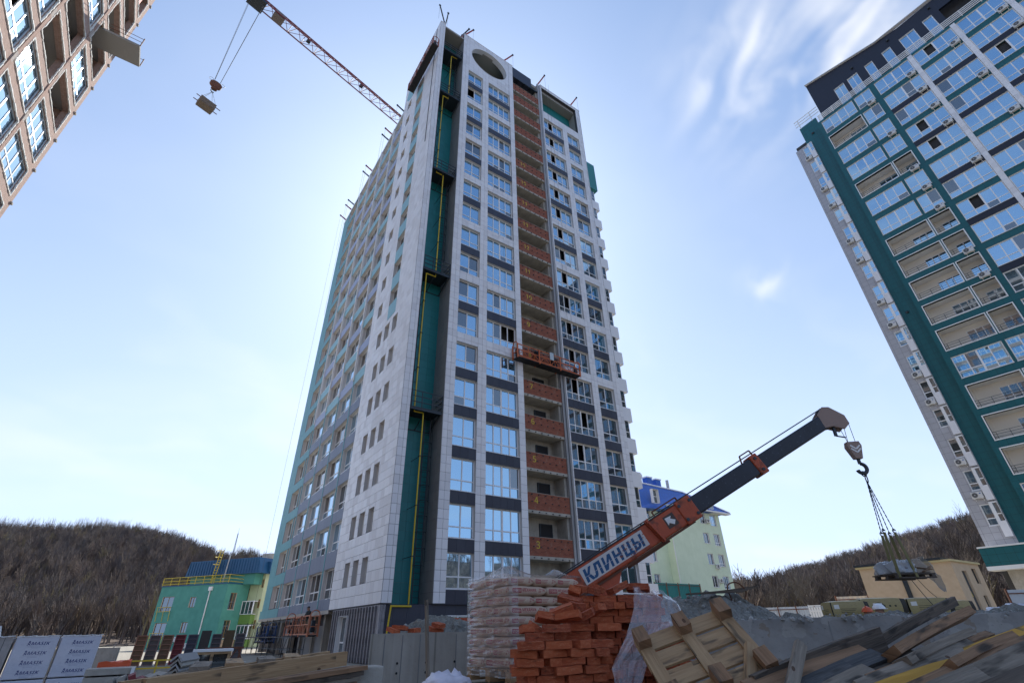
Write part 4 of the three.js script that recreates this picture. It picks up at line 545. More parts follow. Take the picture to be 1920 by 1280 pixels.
// ---------------------------------------------------------------- tower crane behind the tower, its jib passing overhead
{
  const tc = thing('tower_crane', 'red lattice tower crane whose jib crosses the sky behind the white tower', 'crane', [58.67, 0, -63.7], Math.atan2(-0.2588, -0.9659));
  const red = std([0.20, 0.045, 0.05], 0.55), g = []; const H = 75, Lj = 74;
  const mast = []; for (const [x, z] of [[-0.9, -0.9], [0.9, -0.9], [0.9, 0.9], [-0.9, 0.9]]) mast.push(beam([x, 0, z], [x, 78, z], 0.16, 0.16)); for (let y = 0; y < 76; y += 2.5) { mast.push(beam([-0.9, y, -0.9], [0.9, y + 2.5, -0.9], 0.08, 0.08), beam([-0.9, y, 0.9], [0.9, y + 2.5, 0.9], 0.08, 0.08), beam([-0.9, y, -0.9], [-0.9, y + 2.5, 0.9], 0.08, 0.08), beam([0.9, y, -0.9], [0.9, y + 2.5, 0.9], 0.08, 0.08)); } part(tc, 'mast', mast, red);
  part(tc, 'apex', [beam([-0.8, 78, 0], [0, 84, 0], 0.14, 0.14), beam([0.8, 78, 0], [0, 84, 0], 0.14, 0.14), rod([0, 84, 0], [45, H + 1.5, 0], 0.03), rod([0, 84, 0], [-14, H + 0.5, 0], 0.03)], red);
  const jib = new THREE.Group(); jib.name = 'jib'; tc.add(jib);
  part(jib, 'chord', beam([1, H, -0.72], [Lj, H, -0.72], 0.13, 0.13), red); part(jib, 'chord', beam([1, H, 0.72], [Lj, H, 0.72], 0.13, 0.13), red); part(jib, 'top_chord', beam([1, H + 1.55, 0], [Lj - 1, H + 1.55, 0], 0.15, 0.15), red);
  const lace = []; for (let x = 1; x < Lj - 1.9; x += 2) { for (const s of [-0.72, 0.72]) lace.push(rod([x, H, s], [x + 1, H + 1.55, 0], 0.045, 4), rod([x + 1, H + 1.55, 0], [x + 2, H, s], 0.045, 4)); lace.push(rod([x, H, -0.72], [x, H, 0.72], 0.04, 4), rod([x, H, -0.72], [x + 2, H, 0.72], 0.035, 4)); } part(jib, 'lacing', lace, red);
  for (let i = 0; i < 7; i++) part(jib, 'joint_plate', bx(8 + i * 9, 8.5 + i * 9, H + 0.5, H + 0.95, -0.1, 0.3), M.darkSteel);
  part(tc, 'counter_jib', [beam([-1, H, -0.7], [-15, H, -0.7], 0.2, 0.3), beam([-1, H, 0.7], [-15, H, 0.7], 0.2, 0.3)], red); part(tc, 'counterweight', bx(-15, -12, H - 2.2, H + 0.4, -0.9, 0.9), M.concrete); part(tc, 'cab', new RoundedBoxGeometry(1.8, 2, 1.5, 2, 0.1).translate(1.6, H - 1.4, 1.6), M.white);
  const tx = 69.6, tr = new THREE.Group(); tr.name = 'trolley'; tc.add(tr); part(tr, 'trolley_frame', [bx(tx - 1, tx + 1, H - 0.5, H - 0.15, -0.95, 0.95), bx(tx + 1.2, tx + 2.6, H - 0.5, H + 0.1, -0.5, 0.9)], M.darkSteel); for (const s of [-1, 1]) part(tr, 'trolley_wheel', new THREE.CylinderGeometry(0.2, 0.2, 0.1, 12).rotateX(Math.PI / 2).translate(tx + s * 0.7, H - 0.1, 0.8), M.rust);
  part(tr, 'winch_box', bx(tx - 3.6, tx - 2.2, H - 0.25, H + 0.7, -0.6, 0.6), std([0.16, 0.14, 0.13], 0.7));
  for (const [a, b] of [[-0.6, -0.3], [0.6, -0.3], [-0.6, 0.3], [0.6, 0.3]]) part(tc, 'hoist_rope', rod([tx + a * 1.3, H - 0.5, b * 1.6], [tx + a * 0.5, 56.3, b * 0.6], 0.022, 4), M.rope);
  const hk = new THREE.Group(); hk.name = 'hook_block'; tc.add(hk); part(hk, 'block', [new THREE.CylinderGeometry(0.62, 0.62, 0.34, 16).rotateX(Math.PI / 2).scale(1, 0.8, 1).translate(tx, 55.75, 0), bx(tx - 0.3, tx + 0.3, 54.95, 55.6, -0.14, 0.14)], M.rust); part(hk, 'rope_guard', [new THREE.TorusGeometry(0.22, 0.025, 4, 10).translate(tx - 0.6, 56.3, 0), new THREE.TorusGeometry(0.22, 0.025, 4, 10).translate(tx + 0.6, 56.3, 0)], M.steel); part(hk, 'hook', new THREE.TorusGeometry(0.2, 0.06, 6, 12, 4.4).rotateZ(-2.2).translate(tx, 54.6, 0), M.darkSteel);
  const P = V3(tx, 0, 0).applyAxisAngle(V3(0, 1, 0), Math.atan2(-0.2588, -0.9659)), lx = 58.67 + P.x, lz = -63.7 + P.z;
  const ld = thing('mortar_skip', 'grey timber skip with poles hanging from the tower crane hook', 'skip', [lx, 51.6, lz], 0.35); ld.scale.setScalar(0.82); const wd = std([0.17, 0.14, 0.11], 0.9);
  part(ld, 'floor', bx(-0.95, 0.95, 0, 0.1, -0.6, 0.6), wd); for (const s of [-1, 1]) { part(ld, 'side_panel', bx(-0.95, 0.95, 0.1, 0.95, s * 0.6 - 0.03, s * 0.6 + 0.03), wd); part(ld, 'end_panel', bx(s * 0.95 - 0.03, s * 0.95 + 0.03, 0.1, 0.95, -0.56, 0.56), wd); part(ld, 'carry_pole', rod([-1.5, 0.75, s * 0.45], [1.6, 0.75, s * 0.45], 0.06), M.rust); } part(ld, 'rim', [bx(-1.0, 1.0, 0.95, 1.0, 0.55, 0.66), bx(-1.0, 1.0, 0.95, 1.0, -0.66, -0.55)], wd); part(ld, 'sling', [[-0.9, -0.55], [0.9, -0.55], [0.9, 0.55], [-0.9, 0.55]].map(([x, z]) => rod([x, 0.95, z], [0, 3.45, 0], 0.02, 4)), M.rope);
}
// ---------------------------------------------------------------- roof davits of the cradles
{
  const dv = (x, y, z, dx, dz, len, mat, label, wire) => { const d = thing('roof_davit', label, 'davit', [TX + x, y, TZ + z]); part(d, 'arm', [beam([-dx * 0.8, 0, -dz * 0.8], [dx * len, len * 0.75, dz * len], 0.12, 0.14)], mat); part(d, 'post', rod([0, -0.3, 0], [0, 0.7, 0], 0.06), M.darkSteel); part(d, 'pulley', new THREE.CylinderGeometry(0.13, 0.13, 0.1, 10).rotateX(Math.PI / 2).translate(dx * len, len * 0.75, dz * len), M.darkSteel); part(d, 'wire', [rod([dx * len, len * 0.75, dz * len], [dx * len, -wire, dz * len], 0.012, 3), rod([0, 0.7, 0], [dx * len, len * 0.75, dz * len], 0.012, 3)], M.rope); };
  const F = 'slim steel davit on the white tower roof edge over the round opening';
  dv(0.5, 62.7, -0.2, -0.6, 0.5, 1.9, M.darkSteel, 'dark davit leaning out at the tower roof corner beside a second one', 1.5); dv(0.75, 62.7, -0.6, -0.1, 0.6, 1.9, M.darkSteel, 'dark upright davit at the tower roof corner', 1.5);
  dv(3.0, 63.2, -0.6, 0.35, 0.6, 1.5, M.darkSteel, 'dark davit above the deep teal slot', 1); dv(3.2, 63.2, -0.4, 0.55, 0.6, 1.5, M.red, 'red davit above the deep teal slot', 1); dv(8.8, 63.2, -0.5, 0.6, 0.8, 1.5, M.red, 'red davit right of the round opening', 1.6);
  dv(14.4, 63.2, -0.5, 0.2, 0.9, 1.5, M.red, 'red davit where the brick balconies meet the right wing', 42); dv(20.0, 63.2, -0.5, 0.2, 0.9, 1.5, M.red, 'red davit at the far end of the right wing', 42);
  for (const [s, r, w] of [[9.6, 0, 2], [13.5, 1, 6], [14.6, 0, 6], [20.6, 1, 6], [21.8, 0, 6], [28.2, 0, 20], [29.4, 1, 8], [32.0, 1, 54]]) dv(0.4, 56.9, -s, -0.9, 0, 1.4, r ? M.red : M.darkSteel, 'short davit on the long flank parapet of the white tower', w);
  scene.children.filter((o) => o.userData.label === 'short davit on the long flank parapet of the white tower').forEach((o) => { o.userData.group = 'davits along the flank parapet'; });
}
// ---------------------------------------------------------------- suspended work cradles
function cradle(label, pos, ry, len, frameMat, extra) {
  const c = thing('work_cradle', label, 'cradle', pos, ry), W = 0.72, Hh = 1.15, n = 3;
  part(c, 'deck', [bx(0, len, -0.06, 0, 0, W), ...Array.from({ length: 11 }, (_, i) => bx(i * len / 11, i * len / 11 + 0.05, -0.09, -0.06, 0.02, W - 0.02))], M.black);
  for (const z of [0.02, W - 0.02]) { part(c, 'rail', [beam([0, Hh, z], [len, Hh, z], 0.06, 0.06), beam([0, Hh * 0.55, z], [len, Hh * 0.55, z], 0.045, 0.045), beam([0, 0.06, z], [len, 0.06, z], 0.06, 0.08)], frameMat); for (let i = 0; i <= n; i++) part(c, 'post', beam([i * len / n, -0.1, z], [i * len / n, Hh + 0.05, z], 0.09, 0.09), frameMat); const dg = []; for (let i = 0; i < n * 4; i++) dg.push(beam([(i + (i % 2)) * len / (n * 4), 0.06, z], [(i + 1 - (i % 2)) * len / (n * 4), Hh * 0.55, z], 0.035, 0.035)); part(c, 'brace', dg, frameMat); const st = []; for (let i = 1; i < n * 2; i++) st.push(beam([i * len / (n * 2), 0.06, z], [i * len / (n * 2), Hh, z], 0.035, 0.035)); part(c, 'stanchion', st, frameMat); }
  for (const x of [0, len]) { part(c, 'end_frame', [new THREE.TorusGeometry(0.3, 0.035, 5, 14, Math.PI).rotateY(Math.PI / 2).translate(x, Hh + 0.02, W / 2), beam([x, 0, 0.06], [x, Hh, 0.06], 0.07, 0.07), beam([x, 0, W - 0.06], [x, Hh, W - 0.06], 0.07, 0.07), beam([x, 0.5, 0.06], [x, 0.5, W - 0.06], 0.05, 0.05)], frameMat); part(c, 'hoist', [new RoundedBoxGeometry(0.3, 0.5, 0.26, 2, 0.04).translate(x + (x ? -0.22 : 0.22), 0.62, W / 2), new THREE.CylinderGeometry(0.13, 0.13, 0.3, 12).rotateX(Math.PI / 2).translate(x + (x ? -0.24 : 0.24), 0.3, W / 2)], M.darkSteel); }
  return c;
}
{
  const c = cradle('orange work cradle with workers across the bare brick balconies', [TX + 8.95, 20.2, TZ + 0.18], 0, 6.65, M.orange); part(c, 'control_box', bx(3.3, 3.7, 0.6, 1.3, 0.72, 0.78), std([0.45, 0.52, 0.55], 0.4));
  const c2 = cradle('rust orange cradle hanging at the top corner of the white tower', [TX - 0.32, 55.7, TZ - 5.6], -Math.PI / 2, 6.4, std([0.30, 0.08, 0.04], 0.6)); const t = []; for (const x of [0.8, 4.2]) t.push(new RoundedBoxGeometry(1.0, 0.55, 0.5, 2, 0.08).translate(x, 0.9, 0.4)); t.forEach((g) => part(c2, 'insulation_roll', g, std([0.45, 0.44, 0.42], 0.9)));
  cradle('pale orange cradle standing low at the foot of the tower flank', [TX - 0.12, 1.35, TZ - 17.2], -Math.PI / 2, 6.6, std([0.52, 0.19, 0.10], 0.55));
  cradle('blue cradle parked at the far end of the tower flank', [TX - 0.2, 0.9, TZ - 27.6], -Math.PI / 2, 4.5, std([0.03, 0.08, 0.22], 0.5));
  const rp = (x, z, y0, y1) => part(c, 'wire', rod([x, y0, z], [x, y1, z], 0.01, 3), M.rope); rp(0.1, 0.36, 1.4, 43.2); rp(6.55, 0.36, 1.4, 43.2);
}
// ---------------------------------------------------------------- truck crane
{
  const base = V3(9.05, 0, -13.1), dir = V3(0.713, 0.472, 0.521).normalize(), yaw = -Math.atan2(dir.z, dir.x), el = Math.asin(dir.y);
  const tk = thing('truck_crane', 'orange truck crane with a black telescopic boom raised over the brick pile', 'crane', [base.x, 0, base.z], yaw);
  const og = std(0xffffff, 0.5, 0.05, { map: tex(256, (u, v) => { const n = fbm(u * 6, v * 6, 5, 6, 101), s = fbm(u * 40, v * 6, 3, 0, 103); const c = lerp3([0.66, 0.27, 0.14], [0.72, 0.33, 0.18], n); return n > 0.62 ? lerp3(c, [0.36, 0.18, 0.12], Math.min(0.7, (n - 0.62) * 5)) : c.map((q) => q * (0.93 + s * 0.12)); }, true, [0.6, 0.6]) });
  const bk = std(0xffffff, 0.42, 0.2, { map: tex(256, (u, v) => { const n = fbm(u * 5, v * 5, 5, 5, 105), s = hsh(Math.floor(u * 90), Math.floor(v * 60), 6) > 0.985 ? 0.12 : 0; return [0.10 + n * 0.06 + s, 0.115 + n * 0.07 + s, 0.15 + n * 0.08 + s]; }, true, [0.5, 0.5]) });
  const boom = new THREE.Group(); boom.name = 'boom'; boom.position.set(0, 1.54, 0); boom.rotation.z = el; tk.add(boom);   // local x along the boom, t = 2.2 at the photo's first visible point
  const rb = (x0, x1, h, w, r = 0.05) => uvm(new RoundedBoxGeometry(x1 - x0, h, w, 2, r).translate((x0 + x1) / 2, 0, 0));
  part(boom, 'base_section', rb(-0.9, 6.45, 0.66, 0.52), og); part(boom, 'second_section', rb(6.4, 9.25, 0.56, 0.43), bk); part(boom, 'third_section', rb(9.2, 12.1, 0.48, 0.36), bk);
  part(boom, 'base_collar', [uvm(new RoundedBoxGeometry(0.55, 0.74, 0.6, 2, 0.04).translate(6.2, 0, 0))], og); part(boom, 'second_collar', [uvm(new RoundedBoxGeometry(0.3, 0.68, 0.52, 2, 0.04).translate(9.1, 0, 0))], og);
  for (const x of [6.0, 6.4]) for (const y of [-0.22, 0.22]) part(boom, 'collar_bolt', new THREE.CylinderGeometry(0.05, 0.05, 0.04, 10).rotateX(Math.PI / 2).translate(x, y, 0.31), M.darkSteel); for (const y of [-0.2, 0.2]) part(boom, 'collar_bolt', new THREE.CylinderGeometry(0.05, 0.05, 0.04, 10).rotateX(Math.PI / 2).translate(9.1, y, 0.27), M.darkSteel);
  part(boom, 'hose_bracket', [beam([5.0, -0.36, 0.3], [4.85, 0.4, 0.3], 0.1, 0.12), ...Array.from({ length: 7 }, (_, i) => new THREE.TorusGeometry(0.07, 0.025, 5, 8).rotateY(1.2).translate(5.0 - i * 0.02, -0.3 + i * 0.1, 0.34))], og);
  part(boom, 'rope_guide', [beam([5.2, 0.5, 0.2], [6.1, 0.5, 0.2], 0.04, 0.04), beam([5.2, 0.33, 0.2], [5.2, 0.5, 0.2], 0.04, 0.04), beam([6.1, 0.33, 0.2], [6.1, 0.5, 0.2], 0.04, 0.04), beam([8.7, 0.28, 0.1], [8.8, 0.5, 0.1], 0.04, 0.04), beam([8.8, 0.5, 0.1], [9.2, 0.5, 0.1], 0.04, 0.04), beam([9.2, 0.34, 0.1], [9.2, 0.5, 0.1], 0.04, 0.04)], M.rust);
  part(boom, 'top_strip', [bx(-0.8, 6.0, 0.331, 0.36, 0.06, 0.26)], M.darkSteel); part(boom, 'underside_rail', [bx(0.5, 6.2, -0.4, -0.332, -0.2, 0.2), bx(3.7, 5.2, -0.46, -0.4, -0.12, 0.12)], M.rust);
  const head = new THREE.Group(); head.name = 'boom_head'; head.position.set(2.75, 0.02, 0); head.scale.set(0.77, 0.77, 0.8); boom.add(head); const hm = std([0.27, 0.19, 0.16], 0.65);
  const hs = new THREE.Shape([[11.9, -0.26], [12.05, 0.32], [12.5, 0.5], [12.75, 0.36], [13.05, -0.25], [12.95, -0.62], [12.6, -0.7], [12.25, -0.36]].map((p) => new THREE.Vector2(...p))); for (const z of [-0.22, 0.16]) part(head, 'head_plate', new THREE.ExtrudeGeometry(hs, { depth: 0.06, bevelEnabled: true, bevelSize: 0.01, bevelThickness: 0.01, bevelSegments: 1 }).translate(0, 0, z), hm); part(head, 'head_web', [bx(11.95, 12.3, -0.24, 0.3, -0.17, 0.17), beam([12.5, 0.38, 0], [12.85, -0.35, 0], 0.3, 0.16)], hm); for (const [x, y] of [[12.8, -0.42], [12.45, 0.32]]) part(head, 'sheave', new THREE.CylinderGeometry(0.19, 0.19, 0.24, 16).rotateX(Math.PI / 2).translate(x, y, 0), M.darkSteel); part(head, 'limit_switch', [beam([12.3, -0.4, 0.1], [12.1, -0.75, 0.1], 0.1, 0.1), rod([12.1, -0.75, 0.1], [12.4, -1.0, 0.1], 0.03)], M.darkSteel);
  part(boom, 'hoist_rope', [rod([-0.8, 0.42, -0.03], [12.3, 0.4, -0.03], 0.01, 4), rod([-0.8, 0.4, 0.06], [12.3, 0.38, 0.06], 0.01, 4)], M.rope);
  // lettering plate and arrow on the side of the base section
  const cv = document.createElement('canvas'); cv.width = 1024; cv.height = 224; const cx = cv.getContext('2d'); cx.fillStyle = '#c9c5c2'; cx.fillRect(0, 0, 1024, 224); cx.fillStyle = '#1f4f7c'; cx.font = '900 230px sans-serif'; cx.textBaseline = 'middle'; cx.save(); cx.transform(1, 0, -0.12, 1, 26, 0); const tw = cx.measureText('КЛИНЦЫ').width; cx.scale(970 / tw, 1); cx.fillText('КЛИНЦЫ', 12, 122); cx.restore(); cx.fillStyle = '#c9c5c2'; cx.fillRect(0, 128, 1024, 4); cx.fillStyle = 'rgba(140,60,40,0.55)'; for (let i = 0; i < 40; i++) cx.fillRect(560 + hsh(i, 1) * 460, 20 + hsh(i, 2) * 180, 10 + hsh(i, 3) * 26, 6 + hsh(i, 4) * 16);
  const ct = new THREE.CanvasTexture(cv); ct.colorSpace = THREE.SRGBColorSpace; part(boom, 'name_plate', new THREE.PlaneGeometry(2.25, 0.47).translate(3.45, 0.02, 0.264), std(0xffffff, 0.6, 0, { map: ct }));
  part(boom, 'arrow_panel', bx(5.35, 5.72, -0.17, 0.2, 0.262, 0.266), std([0.07, 0.045, 0.035], 0.6)); part(boom, 'arrow', new THREE.ExtrudeGeometry(new THREE.Shape([[5.40, 0.15], [5.40, -0.07], [5.46, -0.02], [5.58, -0.13], [5.68, -0.03], [5.56, 0.07], [5.62, 0.13]].map((p) => new THREE.Vector2(...p))), { depth: 0.003, bevelEnabled: false }).translate(0, 0, 0.267), M.white);
  // lift cylinder from the slewing frame to the boom's belly
  part(boom, 'cylinder_lug', [new THREE.ExtrudeGeometry(new THREE.Shape([[2.35, -0.33], [3.5, -0.33], [3.2, -0.62], [2.75, -0.8], [2.6, -0.74]].map((p) => new THREE.Vector2(...p))), { depth: 0.3, bevelEnabled: false }).translate(0, 0, -0.15)], og);
  const lug = [2.75 * Math.cos(el) + 0.72 * Math.sin(el), 1.54 + 2.75 * Math.sin(el) - 0.72 * Math.cos(el), 0]; part(tk, 'lift_cylinder', [rod([lug[0] - 0.75, lug[1] - 0.62, 0], lug, 0.075, 12), rod([1.1, 1.1, 0], [lug[0] - 0.7, lug[1] - 0.58, 0], 0.13, 12)], std([0.12, 0.12, 0.13], 0.25, 0.8)); part(tk, 'cylinder_pin', [new THREE.CylinderGeometry(0.12, 0.12, 0.4, 12).rotateX(Math.PI / 2).translate(...lug), new THREE.SphereGeometry(0.16, 10, 8).translate(lug[0] - 0.72, lug[1] - 0.6, 0)], og);
  part(tk, 'slewing_frame', [bx(-1.2, 1.4, 1.0, 1.25, -0.8, 0.8), bx(-0.5, 0.4, 1.25, 1.9, -0.38, -0.28), bx(-0.5, 0.4, 1.25, 1.9, 0.28, 0.38)], og); part(tk, 'turntable', new THREE.CylinderGeometry(0.75, 0.75, 0.2, 24).translate(0, 0.92, 0), M.darkSteel); part(tk, 'counterweight', bx(-1.9, -1.2, 0.95, 1.7, -0.9, 0.9), og);
  const car = new THREE.Group(); car.name = 'carrier'; car.rotation.y = 0.96 - yaw; tk.add(car);      // the lorry points away from the camera
  part(car, 'chassis', bx(-1.2, 5.6, 0.62, 0.82, -0.95, 0.95), og); part(car, 'carrier_cab', new RoundedBoxGeometry(1.5, 1.15, 2.1, 3, 0.12).translate(5.4, 1.3, 0), og);
  for (const x of [-0.5, 0.7, 3.2, 5.2]) for (const s of [-0.85, 0.85]) part(car, 'wheel', new THREE.CylinderGeometry(0.46, 0.46, 0.32, 20).rotateX(Math.PI / 2).translate(x, 0.46, s), M.black);
  // hook block, plumb below the head
  const hd = V3(12.6 * Math.cos(el) + 0.32 * Math.sin(el) , 1.54 + 12.6 * Math.sin(el) - 0.32 * Math.cos(el), 0), hb = new THREE.Group(); hb.name = 'hook_block'; hb.position.set(hd.x + 0.12, 1.36, 0); hb.scale.set(0.78, 0.78, 0.78); tk.add(hb);
  part(hb, 'rope_fall', [rod([-0.02, (hd.y - 1.36) / 0.78, -0.06], [-0.12, 6.55, -0.06], 0.014, 4), rod([0.14, (hd.y - 1.36) / 0.78, 0.06], [0.12, 6.55, 0.06], 0.014, 4), rod([-0.3, (hd.y - 1.4) / 0.78, 0], [-0.14, 6.5, 0], 0.014, 4)], M.rope);
  const ps = new THREE.Shape([[-0.25, 6.6], [0.22, 6.62], [0.27, 6.45], [0.13, 5.92], [-0.12, 5.92], [-0.3, 6.4]].map((p) => new THREE.Vector2(...p))); part(hb, 'cheek_plate', new THREE.ExtrudeGeometry(ps, { depth: 0.22, bevelEnabled: true, bevelSize: 0.02, bevelThickness: 0.02, bevelSegments: 2 }).translate(0, 0, -0.11), hm); for (const y of [6.36, 6.22]) part(hb, 'chevron', [beam([-0.2, y + 0.1, 0.135], [0, y - 0.06, 0.135], 0.01, 0.06), beam([0, y - 0.06, 0.135], [0.2, y + 0.1, 0.135], 0.01, 0.06)], M.white);
  part(hb, 'shank', rod([0, 5.7, 0], [0, 5.94, 0], 0.07, 10), M.darkSteel); part(hb, 'hook', [new THREE.TorusGeometry(0.2, 0.075, 8, 18, 4.3).rotateZ(-2.85).translate(0.0, 5.5, 0)], M.darkSteel); part(hb, 'link_ring', [new THREE.TorusGeometry(0.1, 0.025, 6, 12).translate(0, 5.28, 0), new THREE.TorusGeometry(0.12, 0.025, 6, 12).rotateY(1.2).scale(0.8, 1.3, 1).translate(0.03, 5.08, 0)], M.darkSteel);
  const W0 = V3(hd.x + 0.12, 0, 0).applyAxisAngle(V3(0, 1, 0), yaw).add(base);
  // the load: pallet wrapped in torn film, chains and webbing
  const ld = thing('hoisted_pallet', 'broken timber pallet wrapped in torn grey film hanging from the truck crane', 'pallet', [W0.x, 2.42, W0.z], CY + 0.12);
  const plankGeo0 = (a, b) => beam(a, b, 0.08, 0.02), dw = std([0.075, 0.06, 0.05], 0.9); for (let i = 0; i < 5; i++) part(ld, 'deck_board', ubx(-0.62, 0.62, 0.1, 0.13, -0.45 + i * 0.19, -0.32 + i * 0.19), dw); for (const z of [-0.4, 0, 0.35]) part(ld, 'runner', ubx(-0.62, 0.62, 0, 0.035, z, z + 0.1), dw); for (const x of [-0.6, -0.05, 0.48]) for (const z of [-0.4, 0, 0.35]) part(ld, 'block', ubx(x, x + 0.12, 0.035, 0.1, z, z + 0.1), dw);
  const film = new THREE.MeshPhysicalMaterial({ color: L(0.62, 0.64, 0.66), roughness: 0.2, transmission: 0.6, thickness: 0, side: THREE.DoubleSide });
  const lump = (x0, x1, h, z0, z1, sd) => { const g = new THREE.BoxGeometry(x1 - x0, h, z1 - z0, 26, 12, 18).translate((x0 + x1) / 2, 0.14 + h / 2, (z0 + z1) / 2), p = g.attributes.position; for (let i = 0; i < p.count; i++) { const x = p.getX(i), y = p.getY(i), z = p.getZ(i), t = (y - 0.14) / h, n = fbm(x * 9 + sd, z * 9 + y * 9, 4); p.setXYZ(i, x * (1 - 0.1 * t * t) + (n - 0.5) * 0.1, y * (1 + (n - 0.5) * 0.5 * t), z * (1 - 0.2 * t) + (n - 0.5) * 0.1); } const q = mergeVertices(g.deleteAttribute('normal').deleteAttribute('uv')); q.computeVertexNormals(); return q; };
  part(ld, 'wrapped_goods', lump(-0.5, 0.12, 0.26, -0.4, 0.4, 3), std([0.16, 0.15, 0.15], 0.8)); part(ld, 'wrapped_goods', lump(0.15, 0.52, 0.32, -0.38, 0.38, 9), std([0.30, 0.25, 0.20], 0.8)); part(ld, 'film', lump(-0.56, 0.1, 0.3, -0.42, 0.44, 5), film); part(ld, 'broken_board', [plankGeo0([0.1, 0.3, 0.3], [0.58, 0.22, 0.42]), plankGeo0([0.25, 0.16, 0.46], [0.62, 0.3, 0.35])], std([0.16, 0.10, 0.06], 0.9));
  { const N = 10, Mx = 14, pos = [], id = []; for (let j = 0; j <= Mx; j++) for (let i = 0; i <= N; i++) { const t = j / Mx, w = (i / N - 0.5) * (0.62 - 0.42 * t * t), n = fbm(i * 0.5, j * 0.4, 3, 0, 7) - 0.5; pos.push(0.5 + t * 0.6 + n * 0.1, 0.42 + 0.14 * Math.sin(t * 2.4) - t * t * 0.85 + n * 0.12 + w * 0.5 * (1 - t), w * 0.8 + n * 0.25); } for (let j = 0; j < Mx; j++) for (let i = 0; i < N; i++) { const a = j * (N + 1) + i; id.push(a, a + 1, a + N + 1, a + 1, a + N + 2, a + N + 1); } const g = new THREE.BufferGeometry(); g.setAttribute('position', new THREE.Float32BufferAttribute(pos, 3)); g.setIndex(id); g.computeVertexNormals(); part(ld, 'torn_film', g, film); }
  const top = V3(0, 2.86, 0), wb = std([0.16, 0.145, 0.06], 0.85);
  for (const [x, z] of [[-0.55, 0.46], [0.0, 0.46], [0.1, -0.46], [0.55, -0.46]]) { const k = [x * 0.62, 1.28, z * 0.62]; part(ld, 'chain', Array.from({ length: 24 }, (_, i) => { const t = i / 24, u = (i + 1.2) / 24, p = (s) => [k[0] + (0 - k[0]) * s, k[1] + (top.y - k[1]) * s, k[2] * (1 - s)]; return rod(p(t), p(Math.min(1, u)), i % 2 ? 0.012 : 0.02, 4); }), M.darkSteel); part(ld, 'chain_hook', new THREE.TorusGeometry(0.05, 0.016, 5, 8, 4.5).translate(...k), M.darkSteel); part(ld, 'webbing', beam([k[0], k[1] - 0.04, k[2]], [x * 1.0, 0.02, z], 0.075, 0.02), wb); }
  part(ld, 'loose_cord', [tube([[-0.2, 0, 0.4], [0.05, -0.5, 0.42], [0.4, -1.0, 0.4]], 0.01), tube([[0.1, 0, 0.3], [0.35, -0.35, 0.3], [0.8, -0.75, 0.3]], 0.008)], M.rope);
}
// ---------------------------------------------------------------- wood, boards, pallets
const woodMap = (a, b, z, dark = 0) => tex(512, (u, v) => { const w = fbm(u * 3, v * 3, 3, 3, z) * 2.2, g = vnoise((v * 26 + w) * 1, u * 2.5, 0, z + 2), f = fbm(u * 10, v * 90, 3, 0, z + 4), st = fbm(u * 4, v * 7, 4, 0, z + 7); let c = lerp3(a, b, g * 0.55 + f * 0.5); if (st > 0.6) c = lerp3(c, [0.16, 0.14, 0.12], Math.min(0.75, (st - 0.6) * (3.2 + dark))); const kx = u * 3 % 1 - 0.5, ky = v * 4 % 1 - 0.5, kn = hsh(Math.floor(u * 3), Math.floor(v * 4), z); if (kn > 0.82 && kx * kx * 2 + ky * ky * 0.5 < 0.006) c = lerp3(c, [0.25, 0.15, 0.09], 0.7); return c; }, true, [0.8, 2.2]);
const bumpW = tex(256, (u, v) => { const n = fbm(u * 6, v * 60, 3, 0, 33); return [n, n, n]; }, false, [0.8, 2.2]);
const Wd = {
  pine: std(0xffffff, 0.85, 0, { map: woodMap([0.58, 0.46, 0.33], [0.72, 0.60, 0.45], 111), bumpMap: bumpW, bumpScale: 0.003 }), brown: std(0xffffff, 0.88, 0, { map: woodMap([0.46, 0.35, 0.25], [0.62, 0.48, 0.36], 121, 0.6), bumpMap: bumpW, bumpScale: 0.004 }),
  grey: std(0xffffff, 0.9, 0, { map: woodMap([0.42, 0.38, 0.33], [0.60, 0.55, 0.49], 131, 0.6), bumpMap: bumpW, bumpScale: 0.005 }), dark: std(0xffffff, 0.9, 0, { map: woodMap([0.27, 0.235, 0.205], [0.43, 0.38, 0.33], 141, 1.5), bumpMap: bumpW, bumpScale: 0.005 }),
  tar: std(0xffffff, 0.7, 0, { map: woodMap([0.15, 0.15, 0.16], [0.34, 0.33, 0.32], 151, 2.5), bumpMap: bumpW, bumpScale: 0.005 }), yellow: std(0xffffff, 0.75, 0, { map: woodMap([0.66, 0.48, 0.12], [0.76, 0.58, 0.20], 161), bumpMap: bumpW, bumpScale: 0.002 }),
};
function plankGeo(Ln, w, t, bow = 0, sd = 0) {     // length along x, thickness y, width z; worn, slightly bowed
  const g = new THREE.BoxGeometry(Ln, t, w, 10, 1, 2), p = g.attributes.position, uv = g.attributes.uv, n = g.attributes.normal;
  for (let i = 0; i < p.count; i++) { const x = p.getX(i), y = p.getY(i), z = p.getZ(i), q = x / Ln; uv.setXY(i, x + sd, Math.abs(n.getY(i)) > 0.5 ? z + sd * 1.7 : Math.abs(n.getZ(i)) > 0.5 ? y + sd * 2.3 : (y + z) * 0.3); const e = Math.abs(q) > 0.49 ? (hsh(Math.round(y * 999), Math.round(z * 999), sd * 10) - 0.5) * 0.012 : 0; p.setXYZ(i, x + e, y + bow * (1 - 4 * q * q) + (hsh(i % 11, 3, sd * 10) - 0.5) * 0.002, z + (fbm(x * 2 + sd, sd, 2) - 0.5) * 0.008); }
  g.computeVertexNormals(); return g;
}
let pk = 0;
